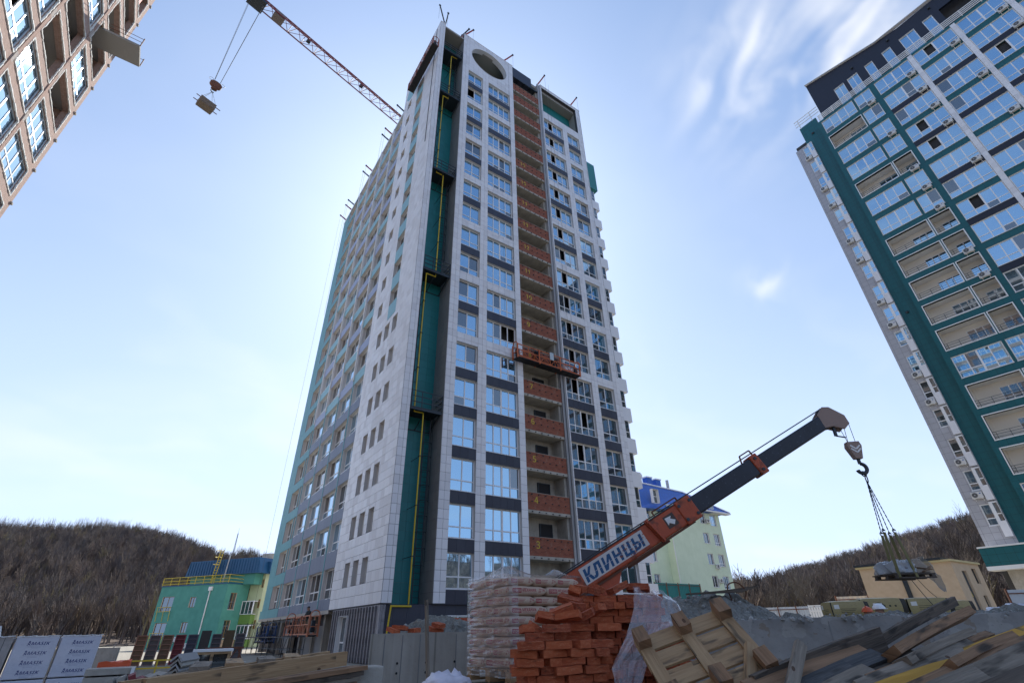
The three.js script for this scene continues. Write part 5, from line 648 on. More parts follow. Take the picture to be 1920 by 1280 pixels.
function plank(name, a, b, w, t, mat, label, category = 'plank', group, roll = 0, bow = 0) {
  const A = V3(...C(...a)), B = V3(...C(...b)), d = B.clone().sub(A), Ln = d.length(); d.normalize(); pk += 0.37;
  const m = solo(name, plankGeo(Ln, w, t, bow, pk), mat, label, category, group); let y = V3(0, 1, 0).addScaledVector(d, -d.y).normalize(), z = V3().crossVectors(d, y); m.quaternion.setFromRotationMatrix(new THREE.Matrix4().makeBasis(d, y, z)).multiply(new THREE.Quaternion().setFromAxisAngle(V3(1, 0, 0), roll)); m.position.copy(A).add(B).multiplyScalar(0.5); return m;
}
function palletParts(g, o, Wt = Wd.pine, len = 1.2, wid = 0.8) {     // deck boards along x (wid), runners along y down (len); blocks towards +z
  const nb = 7, bw = 0.148; for (let i = 0; i < nb; i++) { const y = -(len - bw) * i / (nb - 1) - bw / 2; const m = part(g, 'deck_board', plankGeo(wid, bw - 0.004, 0.022, 0, o + i).rotateX(Math.PI / 2).translate(wid / 2, y, 0), Wt); }
  for (const x of [0.05, wid / 2, wid - 0.05]) { part(g, 'stringer', plankGeo(len, 0.1, 0.022, 0, o + x).rotateX(Math.PI / 2).rotateZ(Math.PI / 2).translate(x, -len / 2, 0.024), Wt); for (const y of [0.07, len / 2, len - 0.07]) part(g, 'block', plankGeo(0.145, 0.1, 0.078, 0, o + y + x).rotateX(Math.PI / 2).rotateZ(Math.PI / 2).translate(x, -y, 0.075), Wd.brown); }
}
// right-hand timber pile
{
  const P = [['dark_plank', [1.58, 1.02, -4.0], [2.89, 1.28, -4.56], 0.05, 0.16, 'dark', 'dark wide plank on edge at the back of the timber pile'], ['brown_plank', [1.5, 1.02, -3.92], [2.62, 1.2, -4.38], 0.14, 0.05, 'brown', 'brown plank lying below the dark wide plank', 0.5], ['tarred_plank', [1.73, 1.0, -3.83], [2.63, 1.18, -4.25], 0.12, 0.05, 'tar', 'tar stained plank with splintered end', 0.5], ['grey_plank', [1.79, 0.98, -3.69], [2.41, 1.1, -4.04], 0.12, 0.05, 'grey', 'short grey plank below the tar stained one', 0.5],
    ['batten', [1.56, 0.93, -3.62], [2.02, 1.27, -4.12], 0.075, 0.04, 'grey', 'short weathered batten leaning across the timber pile', 0.9], ['thin_plank', [2.99, 1.26, -4.74], [4.46, 1.56, -5.65], 0.03, 0.08, 'dark', 'thin warped dark board jutting above the concrete wall'], ['brown_plank', [2.65, 1.19, -4.15], [3.88, 1.44, -4.86], 0.15, 0.06, 'brown', 'thick sawn brown plank with nails jutting over the pile', -0.5], ['grey_plank', [2.6, 1.15, -3.98], [3.58, 1.3, -4.56], 0.12, 0.05, 'grey', 'grey plank with slanted end below the thick sawn plank', -0.35],
    ['thin_plank', [2.25, 1.07, -3.82], [3.94, 1.28, -4.78], 0.06, 0.05, 'brown', 'long narrow brown batten across the timber pile', 0.4], ['grey_plank', [2.1, 1.03, -3.66], [3.47, 1.22, -4.39], 0.13, 0.045, 'grey', 'long pale grey plank among the brown ones of the timber pile', 0.6], ['brown_plank', [2.6, 1.12, -3.62], [3.37, 1.25, -3.98], 0.2, 0.05, 'brown', 'broad brown plank with dark underside', -0.6], ['yellow_beam', [2.0, 1.03, -3.43], [2.87, 1.13, -3.87], 0.09, 0.05, 'yellow', 'short yellow formwork beam flange in the timber pile', 0.5], ['yellow_beam', [3.05, 1.13, -4.17], [4.43, 1.37, -4.62], 0.09, 0.05, 'yellow', 'long yellow formwork beam at the end of the timber pile', 0.4],
    ['ribbed_plank', [2.15, 1.02, -3.2], [3.4, 1.27, -3.57], 0.14, 0.05, 'grey', 'ribbed grey decking board at the front of the timber pile', 0.75], ['brown_plank', [2.1, 1.02, -2.9], [2.95, 1.18, -3.12], 0.13, 0.05, 'dark', 'dark plank at the front foot of the timber pile', 0.6], ['dark_plank', [2.02, 1.02, -3.95], [3.0, 1.17, -4.37], 0.14, 0.05, 'dark', 'dark plank half buried under the long grey plank', 0.3], ['brown_plank', [2.2, 1.03, -3.42], [3.62, 1.28, -3.93], 0.1, 0.05, 'brown', 'brown plank behind the ribbed decking board', 0.5]];
  for (const [n, a, b, w, t, m, l, r] of P) plank(n, a, b, w, t, Wd[m], l, 'plank', null, r || 0, 0.01);
  // lower boards that carry the pile down to the bank
  for (let i = 0; i < 16; i++) { const x = 1.5 + (i % 6) * 0.42, z = -3.35 - (i % 5) * 0.24, y = 0.8 + Math.floor(i / 6) * 0.07; plank('old_board', [x - 0.35, y, z], [x + 1.2, y + 0.06, z - 0.55 - rnd() * 0.2], rr(0.1, 0.18), 0.05, [Wd.dark, Wd.grey, Wd.brown][i % 3], 'old board lying at the bottom of the timber pile', 'plank', 'boards under the timber pile'); }
  for (let i = 0; i < 4; i++) plank('bearer', [1.9 + i * 0.6, 0.76, -3.0], [1.9 + i * 0.6 + 0.3, 0.78, -4.9], 0.1, 0.1, Wd.dark, 'squared bearer under the timber pile', 'plank', 'bearers under the timber pile');
}
// tipped pallet resting on the brick pile, underside to the camera
{
  const g = thing('wooden_pallet', 'upturned wooden pallet leaning between the bricks and the timber pile', 'pallet', C(0.93, 1.30, -4.62));
  const u = V3(0.77, 0.216, 0).normalize(), vd = V3(0.082, -0.292, 0.358).normalize(), up = vd.clone().negate(), z = V3().crossVectors(u, up).normalize(); const m = new THREE.Matrix4().makeBasis(u, up, z); g.quaternion.setFromRotationMatrix(new THREE.Matrix4().makeRotationY(CY).multiply(m)); palletParts(g, 3.1);
  plank('pine_batten', [1.5, 0.93, -3.95], [1.72, 1.27, -4.28], 0.07, 0.045, Wd.pine, 'short pale pine batten propped beside the upturned pallet', 'plank', null, 0.8);
}
// ---------------------------------------------------------------- loose bricks, every one a brick
{
  const mk = (sd) => { const g = new THREE.BoxGeometry(0.25, 0.065, 0.12, 5, 2, 3), p = g.attributes.position; for (let i = 0; i < p.count; i++) { const x = p.getX(i), y = p.getY(i), z = p.getZ(i), n = (k) => (hsh(Math.round(x * 400), Math.round(y * 900 + z * 300), sd + k) - 0.5) * 0.006; const cz = Math.abs(x) > 0.12 && Math.abs(y) > 0.03 ? 0.985 : 1; p.setXYZ(i, x * cz + n(1), y * cz + n(2), z + n(3)); } g.computeVertexNormals(); return g; };
  const geos = [1, 2, 3, 4, 5].map(mk), half = mk(9).scale(0.52, 1, 1);
  const bmat = [0, 1, 2, 3].map((k) => std(0xffffff, 0.92, 0, { map: tex(128, (u, v) => { const n = fbm(u * 5, v * 5, 4, 5, 171 + k), p = fbm(u * 30, v * 30, 2, 30, 181 + k), st = fbm(u * 3, v * 3, 4, 3, 191 + k); let c = lerp3([0.56, 0.25, 0.15], [0.85, 0.46, 0.28], n * 0.6 + p * 0.35 + (k - 1.5) * 0.15); if (p > 0.62 && n > 0.5) c = lerp3(c, [0.74, 0.62, 0.54], 0.4); return st > 0.7 ? lerp3(c, [0.30, 0.17, 0.12], Math.min(0.45, (st - 0.7) * 4)) : c; }), bumpMap: grain, bumpScale: 0.004 }));
  const brick = (x, y, z, ry, tilt, label, group, hf) => { const m = solo('brick', hf ? half : geos[Math.floor(rnd() * 5)], bmat[Math.floor(rnd() * 4)], label, 'brick', group); m.position.set(...C(x, y, z)); m.rotation.set(tilt ? rr(-0.5, 0.5) * tilt : rr(-0.02, 0.02), CY + ry, tilt ? rr(-0.6, 0.6) * tilt : rr(-0.025, 0.025), 'YXZ'); };
  const G1 = 'bricks in the tumbled front stack', L1 = 'orange clay brick in the tumbled front stack', G2 = 'bricks in the tall stack', L2 = 'orange clay brick in the tall stack half under plastic film';
  for (let k = 0; k < 10; k++) {        // front stack: stretchers and headers mixed
    const y = 0.80 + k * 0.067, a = 0.26; for (let row = 0; row < 2; row++) { let x = (k < 8 ? -0.06 : k < 9 ? 0.06 : 0.2) + rr(-0.03, 0.03) + (k % 2) * 0.05; const xe = 0.8; while (x < xe) { const hd = rnd() > 0.62, w = hd ? 0.125 : 0.255; const cx = x + w / 2, zz = -5.36 - row * 0.25 - (cx) * 0.16 + rr(-0.05, 0.05) + (row === 0 && rnd() > 0.8 ? 0.05 : 0) - (hd ? 0.06 : 0); const gone = row === 0 && rnd() > 0.93; if (!gone && !(row === 0 && k > 7 && cx > 0.4)) brick(cx, y, zz, (hd ? Math.PI / 2 : 0) + a * 0.6 + rr(-0.34, 0.34), row === 0 && rnd() > 0.7 ? 0.16 : 0, L1, G1, hd && rnd() > 0.6); x += w + rr(0.002, 0.012); } }
  }
  for (let k = 0; k < 14; k++) {        // tall stack behind
    const y = 0.80 + k * 0.067; for (let row = 0; row < 2; row++) { let x = 0.5 + (k % 2) * 0.06; while (x < 1.5) { const hd = (k + row) % 3 === 0, w = hd ? 0.125 : 0.255, cx = x + w / 2; if (!(row === 0 && k < 12 && cx > 1.12 && cx < 1.3 && k % 4 === 1)) brick(cx, y, -6.02 - row * 0.26 - (cx - 0.5) * 0.1 + rr(-0.02, 0.02), (hd ? Math.PI / 2 : 0) + 0.1 + rr(-0.04, 0.04), 0, L2, G2); x += w + 0.006; } }
  }
  for (let k = 0; k < 9; k++) for (let i = 0; i < 2; i++) brick(1.5 + i * 0.16, 0.8 + k * 0.067, -5.9 - i * 0.05, (k + i) % 2 ? 1.6 : 0.1, 0, L2, G2);
  for (const [x, y, z, h] of [[0.56, 1.66, -5.9, 0], [0.62, 1.74, -5.95, 1], [0.7, 1.77, -5.98, 1], [0.78, 1.76, -6.02, 0], [0.88, 1.77, -6.05, 1], [0.45, 1.56, -5.75, 0], [1.12, 1.775, -6.1, 0], [1.36, 1.775, -6.15, 0], [0.3, 1.49, -5.6, 0], [0.5, 1.5, -5.55, 0], [0.08, 1.4, -5.45, 1], [0.16, 1.41, -5.5, 1], [0.78, 1.55, -5.72, 0], [0.62, 1.6, -5.8, 1], [0.7, 1.52, -5.6, 1]]) brick(x, y, z, rr(-1, 1), 0.9, 'loose orange brick lying askew on top of the brick stacks', 'loose bricks on the stacks', h);
  for (const [x, y, z] of [[-2.1, 1.425, -9.4], [-2.0, 1.46, -9.45], [-1.75, 1.42, -9.42], [-1.4, 1.425, -9.5], [-1.36, 1.49, -9.5]]) brick(x, y, z, rr(-1, 1), 0.5, 'orange brick lying on top of the concrete wall', 'bricks on the concrete wall');
  const pl2 = thing('brick_pallet', 'weathered pallet under the tall brick stack', 'pallet', C(0.4, 0.76, -6.5), CY + 0.1); for (let i = 0; i < 6; i++) part(pl2, 'deck_board', plankGeo(1.3, 0.1, 0.02, 0, i).translate(0.6, -0.012, i * 0.16 - 0.2), Wd.grey);
  // film blown over the right end of the stack
  const fm = new THREE.MeshPhysicalMaterial({ color: L(0.86, 0.80, 0.80), roughness: 0.16, transmission: 0.8, thickness: 0, side: THREE.DoubleSide, clearcoat: 0.6, clearcoatRoughness: 0.15 });
  const N = 26, K = 30, pos = [], id = []; const rowsP = [[1.28, 1.78, -6.1, 1.62, 1.74, -6.3], [1.26, 1.72, -5.92, 1.7, 1.62, -5.95], [1.2, 1.55, -5.82, 1.78, 1.42, -5.85], [1.02, 1.3, -5.5, 1.62, 1.36, -5.7], [0.82, 1.1, -5.15, 1.2, 1.18, -5.35], [0.78, 0.85, -4.98, 0.98, 0.9, -5.05]];
  for (let j = 0; j <= K; j++) { const t = j / K * (rowsP.length - 1), i0 = Math.min(rowsP.length - 2, Math.floor(t)), f = t - i0, r = rowsP[i0].map((v, q) => v + (rowsP[i0 + 1][q] - v) * f); for (let i = 0; i <= N; i++) { const s = i / N, n = fbm(s * 9 + j * 0.12, j * 0.25, 3, 0, 13) - 0.5, fold = Math.abs(((s * 7 + j * 0.07) % 1) - 0.5) * 0.07; pos.push(...C(r[0] + (r[3] - r[0]) * s + n * 0.05, r[1] + (r[4] - r[1]) * s + n * 0.05, r[2] + (r[5] - r[2]) * s + n * 0.06 + fold)); } }
  for (let j = 0; j < K; j++) for (let i = 0; i < N; i++) { const a = j * (N + 1) + i; id.push(a, a + 1, a + N + 1, a + 1, a + N + 2, a + N + 1); } const g = new THREE.BufferGeometry(); g.setAttribute('position', new THREE.Float32BufferAttribute(pos, 3)); g.setIndex(id); g.computeVertexNormals(); solo('plastic_film', g, fm, 'crumpled clear plastic film draped down the end of the brick stack', 'plastic film');
}
// ---------------------------------------------------------------- wrapped pallet of plaster bags
{
  const cv = document.createElement('canvas'); cv.width = 1024; cv.height = 1024; const c = cv.getContext('2d'); c.fillStyle = '#bca48e'; c.fillRect(0, 0, 1024, 1024); for (let i = 0; i < 5000; i++) { const v = hsh(i, 1) > 0.5; c.fillStyle = v ? 'rgba(225,205,185,0.10)' : 'rgba(90,70,55,0.10)'; c.fillRect(hsh(i, 2) * 1024, hsh(i, 3) * 1024, 4 + hsh(i, 4) * 50, 1 + hsh(i, 5) * 3); }
  const red = '#8e1428', side = (y0, big) => { c.save(); c.translate(0, y0 + 128); c.scale(1, 1.75); c.translate(0, -156); const y = 0; c.fillStyle = red; c.fillRect(70, y + 110, 250, 92); c.fillStyle = '#c8b09c'; c.font = 'bold 74px sans-serif'; c.textBaseline = 'middle'; c.save(); c.translate(84, y + 158); c.scale(220 / c.measureText('STOVER').width, 1); c.fillText('STOVER', 0, 0); c.restore(); c.fillStyle = red; if (big) { c.font = 'bold 96px sans-serif'; c.save(); c.translate(345, y + 140); c.scale(400 / c.measureText('МЕХАНИК').width, 1); c.fillText('МЕХАНИК', 0, 0); c.restore(); c.fillRect(345, y + 196, 430, 6); } else { for (let k = 0; k < 3; k++) c.fillRect(345, y + 120 + k * 30, 290 - k * 40, 9); c.fillRect(80, y + 226, 640, 4); } for (let k = 0; k < 3; k++) { c.save(); c.translate(820 + k * 26, y + 150); c.transform(1, 0, -0.5, 1, 0, 0); c.fillRect(-6, -48, 13, 38); c.fillRect(-6, 4, 13, 38); c.restore(); } c.font = 'bold 70px sans-serif'; c.fillText('30', 905, y + 140); c.restore(); };
  side(0, true); side(256, false); const tx = new THREE.CanvasTexture(cv); tx.colorSpace = THREE.SRGBColorSpace; tx.anisotropy = 8;
  const bagM = std(0xffffff, 0.8, 0, { map: tx, bumpMap: grain, bumpScale: 0.002 });
  const smoothN = (g) => { const p = g.attributes.position, n = g.attributes.normal, m = new Map(); for (let i = 0; i < p.count; i++) { const k = [p.getX(i), p.getY(i), p.getZ(i)].map((v) => v.toFixed(4)).join(); if (!m.has(k)) m.set(k, V3()); m.get(k).add(V3(n.getX(i), n.getY(i), n.getZ(i))); } for (let i = 0; i < p.count; i++) { const k = [p.getX(i), p.getY(i), p.getZ(i)].map((v) => v.toFixed(4)).join(), v = m.get(k).clone().normalize(); n.setXYZ(i, v.x, v.y, v.z); } return g; };
  const bagGeo = (l, h, w, sd) => { const g = new THREE.BoxGeometry(l, h, w, 14, 5, 10), p = g.attributes.position, uv = g.attributes.uv, n = g.attributes.normal; for (let i = 0; i < p.count; i++) { const a = uv.getX(i), b = uv.getY(i); if (Math.abs(n.getZ(i)) > 0.5) uv.setXY(i, a, 0.75 + b * 0.25); else if (Math.abs(n.getX(i)) > 0.5) uv.setXY(i, a, 0.5 + b * 0.25); else uv.setXY(i, a, b * 0.45); } for (let i = 0; i < p.count; i++) { const x = p.getX(i) / l * 2, y = p.getY(i) / h * 2, z = p.getZ(i) / w * 2, q = 1 - 0.32 * Math.pow(Math.abs(x), 14), r = 1 - 0.28 * Math.pow(Math.abs(z), 12), k = fbm(x * 2 + sd, z * 2 + y, 3, 0, 5) - 0.5; const e = 1 - 0.05 * y * y; p.setXYZ(i, p.getX(i) * e + k * 0.012, p.getY(i) * Math.min(q, 1) * r + k * 0.012, p.getZ(i) * e + k * 0.012); } g.computeVertexNormals(); return smoothN(g); };
  const geos = [1, 2, 3, 4].map((k) => bagGeo(0.6, 0.116, 0.4, k * 3.7)), endG = geos;
  const O = [-0.12 * 7 / 7.9, 0.985, -7.0], ya = R(36), dx = V3(Math.cos(ya), 0, -Math.sin(ya)), dz = V3(-Math.sin(ya), 0, -Math.cos(ya));   // dx along the right face, dz along the left face
  for (let k = 0; k < 9; k++) {
    const y = O[1] + 0.057 + k * 0.1135, A = k % 2 === 0, list = [];   // even layers: three ends in front
    if (A) { for (let i = 0; i < 3; i++) list.push([0.2 + i * 0.4, 0.3, 1]); for (let i = 0; i < 2; i++) list.push([0.3 + i * 0.6, 0.8, 0]); } else { for (let i = 0; i < 2; i++) list.push([0.3 + i * 0.6, 0.2, 0]); for (let i = 0; i < 3; i++) list.push([0.2 + i * 0.4, 0.7, 1]); }
    for (const [u, v, turn] of list) { const P = V3(O[0], 0, O[2]).addScaledVector(dx, u).addScaledVector(dz, v), m = solo('plaster_bag', geos[Math.floor(rnd() * 4)], bagM, k === 8 ? 'printed paper plaster bag on the top layer of the wrapped pallet' : 'printed paper plaster bag in the layers below the top of the wrapped pallet', 'bag', k === 8 ? 'plaster bags on the top layer' : 'plaster bags in the lower layers'); m.position.set(...C(P.x + rr(-0.008, 0.008), y, P.z + rr(-0.008, 0.008))); m.rotation.y = CY + ya + (turn ? Math.PI / 2 : 0) + rr(-0.02, 0.02); }
  }
  // pallet beneath
  const pg = thing('bag_pallet', 'pale wooden pallet under the plaster bags', 'pallet', C(O[0], 0.84, O[2]), CY + ya); for (let i = 0; i < 7; i++) part(pg, 'deck_board', plankGeo(1.22, 0.11, 0.022, 0, i).translate(0.6, 0.134, -0.06 - i * 0.148), Wd.pine); for (const z of [-0.06, -0.5, -0.95]) { part(pg, 'runner', plankGeo(1.22, 0.1, 0.022, 0, z).translate(0.6, 0.011, z), Wd.pine); for (const x of [0.06, 0.6, 1.14]) part(pg, 'block', plankGeo(0.13, 0.1, 0.1, 0, x).translate(x, 0.072, z), Wd.pine); }
  // stretch film: round the left face and the top, with drawn folds
  const fm = new THREE.MeshPhysicalMaterial({ color: L(0.97, 0.96, 0.97), roughness: 0.07, transmission: 0.9, thickness: 0, side: THREE.DoubleSide, clearcoat: 1, clearcoatRoughness: 0.1, bumpMap: tex(256, (u, v) => { const n = fbm(u * 4, v * 70, 4, 0, 23); return [n, n, n]; }, false, [1, 1]), bumpScale: 0.012 });
  const path = [[0.12, -0.02], [0.06, -0.024], [-0.025, -0.02], [-0.03, 0.2], [-0.03, 0.5], [-0.03, 0.8], [-0.02, 1.02], [0.4, 1.03], [0.9, 1.03]], K = 44, pos = [], uvs = [], id = [], N = (path.length - 1) * 6;
  for (let j = 0; j <= K; j++) for (let i = 0; i <= N; i++) { const t = i / 6, q = Math.min(path.length - 2, Math.floor(t)), f = t - q, u = path[q][0] + (path[q + 1][0] - path[q][0]) * f, v = path[q][1] + (path[q + 1][1] - path[q][1]) * f, yy = j / K, wob = (fbm(i * 0.35, j * 0.8, 3, 0, 17) - 0.5) * 0.025 + Math.sin(j * 2.6) * 0.004, P = V3(O[0], 0, O[2]).addScaledVector(dx, u + (i > 10 && i < 36 ? wob * 0.7 - 0.004 : 0)).addScaledVector(dz, v + (i <= 10 ? wob - 0.008 : 0)); pos.push(...C(P.x, 0.9 + yy * 1.14, P.z)); uvs.push(i * 0.05, yy); }
  for (let j = 0; j < K; j++) for (let i = 0; i < N; i++) { const a = j * (N + 1) + i; id.push(a, a + 1, a + N + 1, a + 1, a + N + 2, a + N + 1); } const g = new THREE.BufferGeometry(); g.setAttribute('position', new THREE.Float32BufferAttribute(pos, 3)); g.setAttribute('uv', new THREE.Float32BufferAttribute(uvs, 2)); g.setIndex(id); g.computeVertexNormals();
  const th = thing('stretch_film', 'clear stretch film wound round the plaster bag pallet', 'plastic film'); part(th, 'side_wrap', g, fm);
  { const S = 22, ps = [], ix = [], us = []; for (let j = 0; j <= S; j++) for (let i = 0; i <= S; i++) { const u = -0.03 + 1.26 * i / S, v = -0.03 + 1.08 * j / S, n = fbm(i * 0.3, j * 0.3, 3, 0, 29), pk = Math.exp(-((u - 0.25) ** 2 + (v - 0.4) ** 2) * 14) * 0.13 + Math.exp(-((u - 0.95) ** 2 + (v - 0.2) ** 2) * 50) * 0.12, P = V3(O[0], 0, O[2]).addScaledVector(dx, u).addScaledVector(dz, v); ps.push(...C(P.x, 2.02 + (n - 0.4) * 0.04 + pk - (i === 0 ? 0.05 : 0), P.z)); us.push(u, v); } for (let j = 0; j < S; j++) for (let i = 0; i < S; i++) { const a = j * (S + 1) + i; ix.push(a, a + S + 1, a + 1, a + 1, a + S + 1, a + S + 2); } const q = new THREE.BufferGeometry(); q.setAttribute('position', new THREE.Float32BufferAttribute(ps, 3)); q.setAttribute('uv', new THREE.Float32BufferAttribute(us, 2)); q.setIndex(ix); q.computeVertexNormals(); part(th, 'top_sheet', q, fm); }
  // crumpled bundle of film beside the pallet
  { const q = new THREE.IcosahedronGeometry(1, 4).toNonIndexed(), p = q.attributes.position; for (let i = 0; i < p.count; i++) { const x = p.getX(i), y = p.getY(i), z = p.getZ(i), n = 0.75 + fbm(x * 2.2 + 9, y * 2.2 + z * 3, 4) * 0.6; p.setXYZ(i, x * 0.27 * n, y * 0.085 * n * (0.6 + Math.abs(fbm(x * 6, z * 6, 2) - 0.5) * 3), z * 0.2 * n); } const g2 = mergeVertices(q.deleteAttribute('normal').deleteAttribute('uv')); g2.computeVertexNormals(); const m = solo('film_bundle', g2, std([0.72, 0.68, 0.74], 0.35), 'crumpled white plastic bundle beside the bag pallet', 'plastic bundle'); m.position.set(...C(-0.82, 0.9, -6.65)); }
}
// ---------------------------------------------------------------- concrete walls and soil heaps
{
  const wallM = std(0xffffff, 0.92, 0, { map: tex(512, (u, v) => { const n = fbm(u * 5, v * 5, 6, 5, 201), s = fbm(u * 20, v * 2, 4, 20, 203), j = Math.abs((u * 2 % 1) - 0.5) > 0.488 ? -0.10 : 0, sp = hsh(Math.floor(u * 400), Math.floor(v * 400), 7) > 0.996 ? -0.12 : 0, board = hsh(Math.floor(u * 6), 3, 2) * 0.05; return lerp3([0.52, 0.505, 0.475], [0.72, 0.695, 0.65], n * 0.6 + s * 0.5 - 0.05).map((q) => q + j + sp + board - 0.02); }, true, [0.5, 0.5]), bumpMap: coarse, bumpScale: 0.012 });
  const roughM = std(0xffffff, 0.94, 0, { map: tex(512, (u, v) => { const n = fbm(u * 4, v * 4, 6, 4, 301), s = fbm(u * 16, v * 3, 4, 0, 303), b = fbm(u * 9, v * 9, 4, 9, 305), sp = hsh(Math.floor(u * 300), Math.floor(v * 300), 17) > 0.996 ? -0.14 : 0, rs = b > 0.66 && s > 0.5 ? 1 : 0; const c = lerp3([0.42, 0.41, 0.405], [0.67, 0.655, 0.63], n * 0.75 + s * 0.35 - 0.08); return (rs ? lerp3(c, [0.46, 0.36, 0.26], 0.35) : b < 0.34 ? lerp3(c, [0.70, 0.69, 0.66], 0.3) : c).map((q) => q + sp); }, true, [0.3, 0.45]), bumpMap: coarse, bumpScale: 0.03 });
  const seg = (name, label, a, b, y0a, y0b, th) => { const N = 60, Ln = Math.hypot(b[0] - a[0], b[1] - a[1]), g = new THREE.BoxGeometry(Ln, 1, th, N, 8, 1), p = g.attributes.position; for (let i = 0; i < p.count; i++) { const x = p.getX(i), t = x / Ln + 0.5, y = p.getY(i) + 0.5, top = y0a + (y0b - y0a) * t + (fbm(x * 3, 1, 4) - 0.5) * (name === 'retaining_wall' ? 0.05 : 0.01); p.setY(i, -0.3 + y * (top + 0.3)); } const w = thing(name, label, 'wall', C((a[0] + b[0]) / 2, 0, (a[1] + b[1]) / 2), CY - Math.atan2(b[1] - a[1], b[0] - a[0])); part(w, 'concrete_face', uvm(g), name === 'retaining_wall' ? roughM : wallM); return [w, Ln]; };
  const [w1, L1] = seg('concrete_wall', 'board marked concrete wall with a square end beside the tower', [-2.4, -9.22], [1.6, -9.9], 1.385, 1.39, 0.35); const holes = []; for (let i = 0; i < 9; i++) holes.push(new THREE.CylinderGeometry(0.018, 0.018, 0.02, 8).rotateX(Math.PI / 2).translate(-L1 / 2 + 0.45 + (i % 5) * 0.45, i < 5 ? 0.85 : 0.98, 0.174)); part(w1, 'tie_hole', holes, M.black, 'stuff');
  const seams = []; for (const x of [0.22, 0.5, 0.78, 1.36, 1.95, 2.4]) seams.push(bx(-L1 / 2 + x, -L1 / 2 + x + 0.012, -0.2, 1.36, 0.17, 0.181)); seams.forEach((s) => part(w1, 'board_seam', s, std([0.20, 0.20, 0.20], 0.95)));
  const [w2, L2w] = seg('retaining_wall', 'long rough grey concrete retaining wall behind the timber pile', [1.6, -9.95], [15, -9.3], 1.46, 1.5, 0.6); for (const x of [1.9, 3.6, 5.2, 6.9, 8.4, 10.2]) part(w2, 'board_seam', beam([-L2w / 2 + x, -0.2, 0.296], [-L2w / 2 + x + 0.03, 1.42, 0.296], 0.02, 0.014), std([0.22, 0.215, 0.21], 0.95)); for (let i = 0; i < 9; i++) part(w2, 'tie_hole', new THREE.CylinderGeometry(0.025, 0.025, 0.02, 8).rotateX(Math.PI / 2).translate(-L2w / 2 + 1.2 + i * 1.15, i % 2 ? 1.05 : 0.95, 0.3), M.black);
  // soil
  const clay = std(0xffffff, 0.97, 0, { map: tex(512, (u, v) => { const n = fbm(u * 8, v * 8, 6, 8, 211), p = fbm(u * 70, v * 70, 2, 70, 213), cl = fbm(u * 18, v * 18, 3, 18, 215); return lerp3([0.30, 0.30, 0.29], [0.62, 0.605, 0.56], n * 0.55 + p * 0.35 + cl * 0.3 - 0.12); }, true, [0.5, 0.5]), bumpMap: tex(256, (u, v) => { const n = fbm(u * 14, v * 14, 5, 14, 217); return [n, n, n]; }, false, [0.8, 0.8]), bumpScale: 0.08 });
  const heap = (name, label, cx, cz, pts, rz, sd, y0 = 0) => { const W = pts[pts.length - 1][0] - pts[0][0], N = 120, K = 60, pos = [], id = []; for (let j = 0; j <= K; j++) for (let i = 0; i <= N; i++) { const x = pts[0][0] + W * i / N, z = (j / K - 0.5) * 2 * rz; let k = 0; while (k + 2 < pts.length && pts[k + 1][0] < x) k++; const t = (x - pts[k][0]) / (pts[k + 1][0] - pts[k][0]), h = pts[k][1] + (pts[k + 1][1] - pts[k][1]) * t, e = Math.max(0, 1 - Math.pow(Math.abs(z / rz), 1.7)), rough = (fbm(x * 3 + sd, z * 3, 5) - 0.5) * 0.34 + (fbm(x * 11 + sd, z * 11, 3) - 0.5) * 0.12; pos.push(...C(cx + x, y0 + Math.max(-0.1, h * e + rough * Math.min(1, h * e * 2)), cz + z)); } for (let j = 0; j < K; j++) for (let i = 0; i < N; i++) { const a = j * (N + 1) + i; id.push(a, a + N + 1, a + 1, a + 1, a + N + 1, a + N + 2); } const g = new THREE.BufferGeometry(); g.setAttribute('position', new THREE.Float32BufferAttribute(pos, 3)); g.setIndex(id); solo(name, uvm(g), clay, label, 'soil heap', null, 'structure'); };
  heap('soil_heap', 'grey clay heap behind the board marked concrete wall', -0.9, -11.6, [[-2.3, 0], [-1.6, 1.42], [-0.9, 1.66], [-0.3, 1.62], [0.2, 1.5], [1.5, 1.55], [3, 1.5], [3.6, 0]], 1.9, 5);
  heap('soil_heap', 'dark grey rubble heap behind the retaining wall', 4.3, -13.4, [[-2.6, 0], [-2.0, 1.35], [-1.2, 1.9], [-0.3, 1.98], [0.4, 2.06], [1.0, 1.95], [2.0, 1.4], [3.0, 0.9], [4.4, 0]], 3.0, 25);
  heap('soil_ridge', 'pale clay spilled along the top of the retaining wall', 8, -10.75, [[-6, 1.2], [-5.2, 1.56], [-4.4, 1.5], [-2, 1.49], [0, 1.52], [3, 1.53], [6, 1.54], [7, 1.3]], 0.9, 45);
  const stones = [], q = new THREE.DodecahedronGeometry(1, 0); const im = shade(new THREE.InstancedMesh(q, std([0.27, 0.265, 0.25], 0.95), 1500)), mt = new THREE.Matrix4(); im.name = 'rubble_stones'; im.userData = { kind: 'stuff', label: 'small stones and clods scattered over the clay heaps', category: 'rubble' };
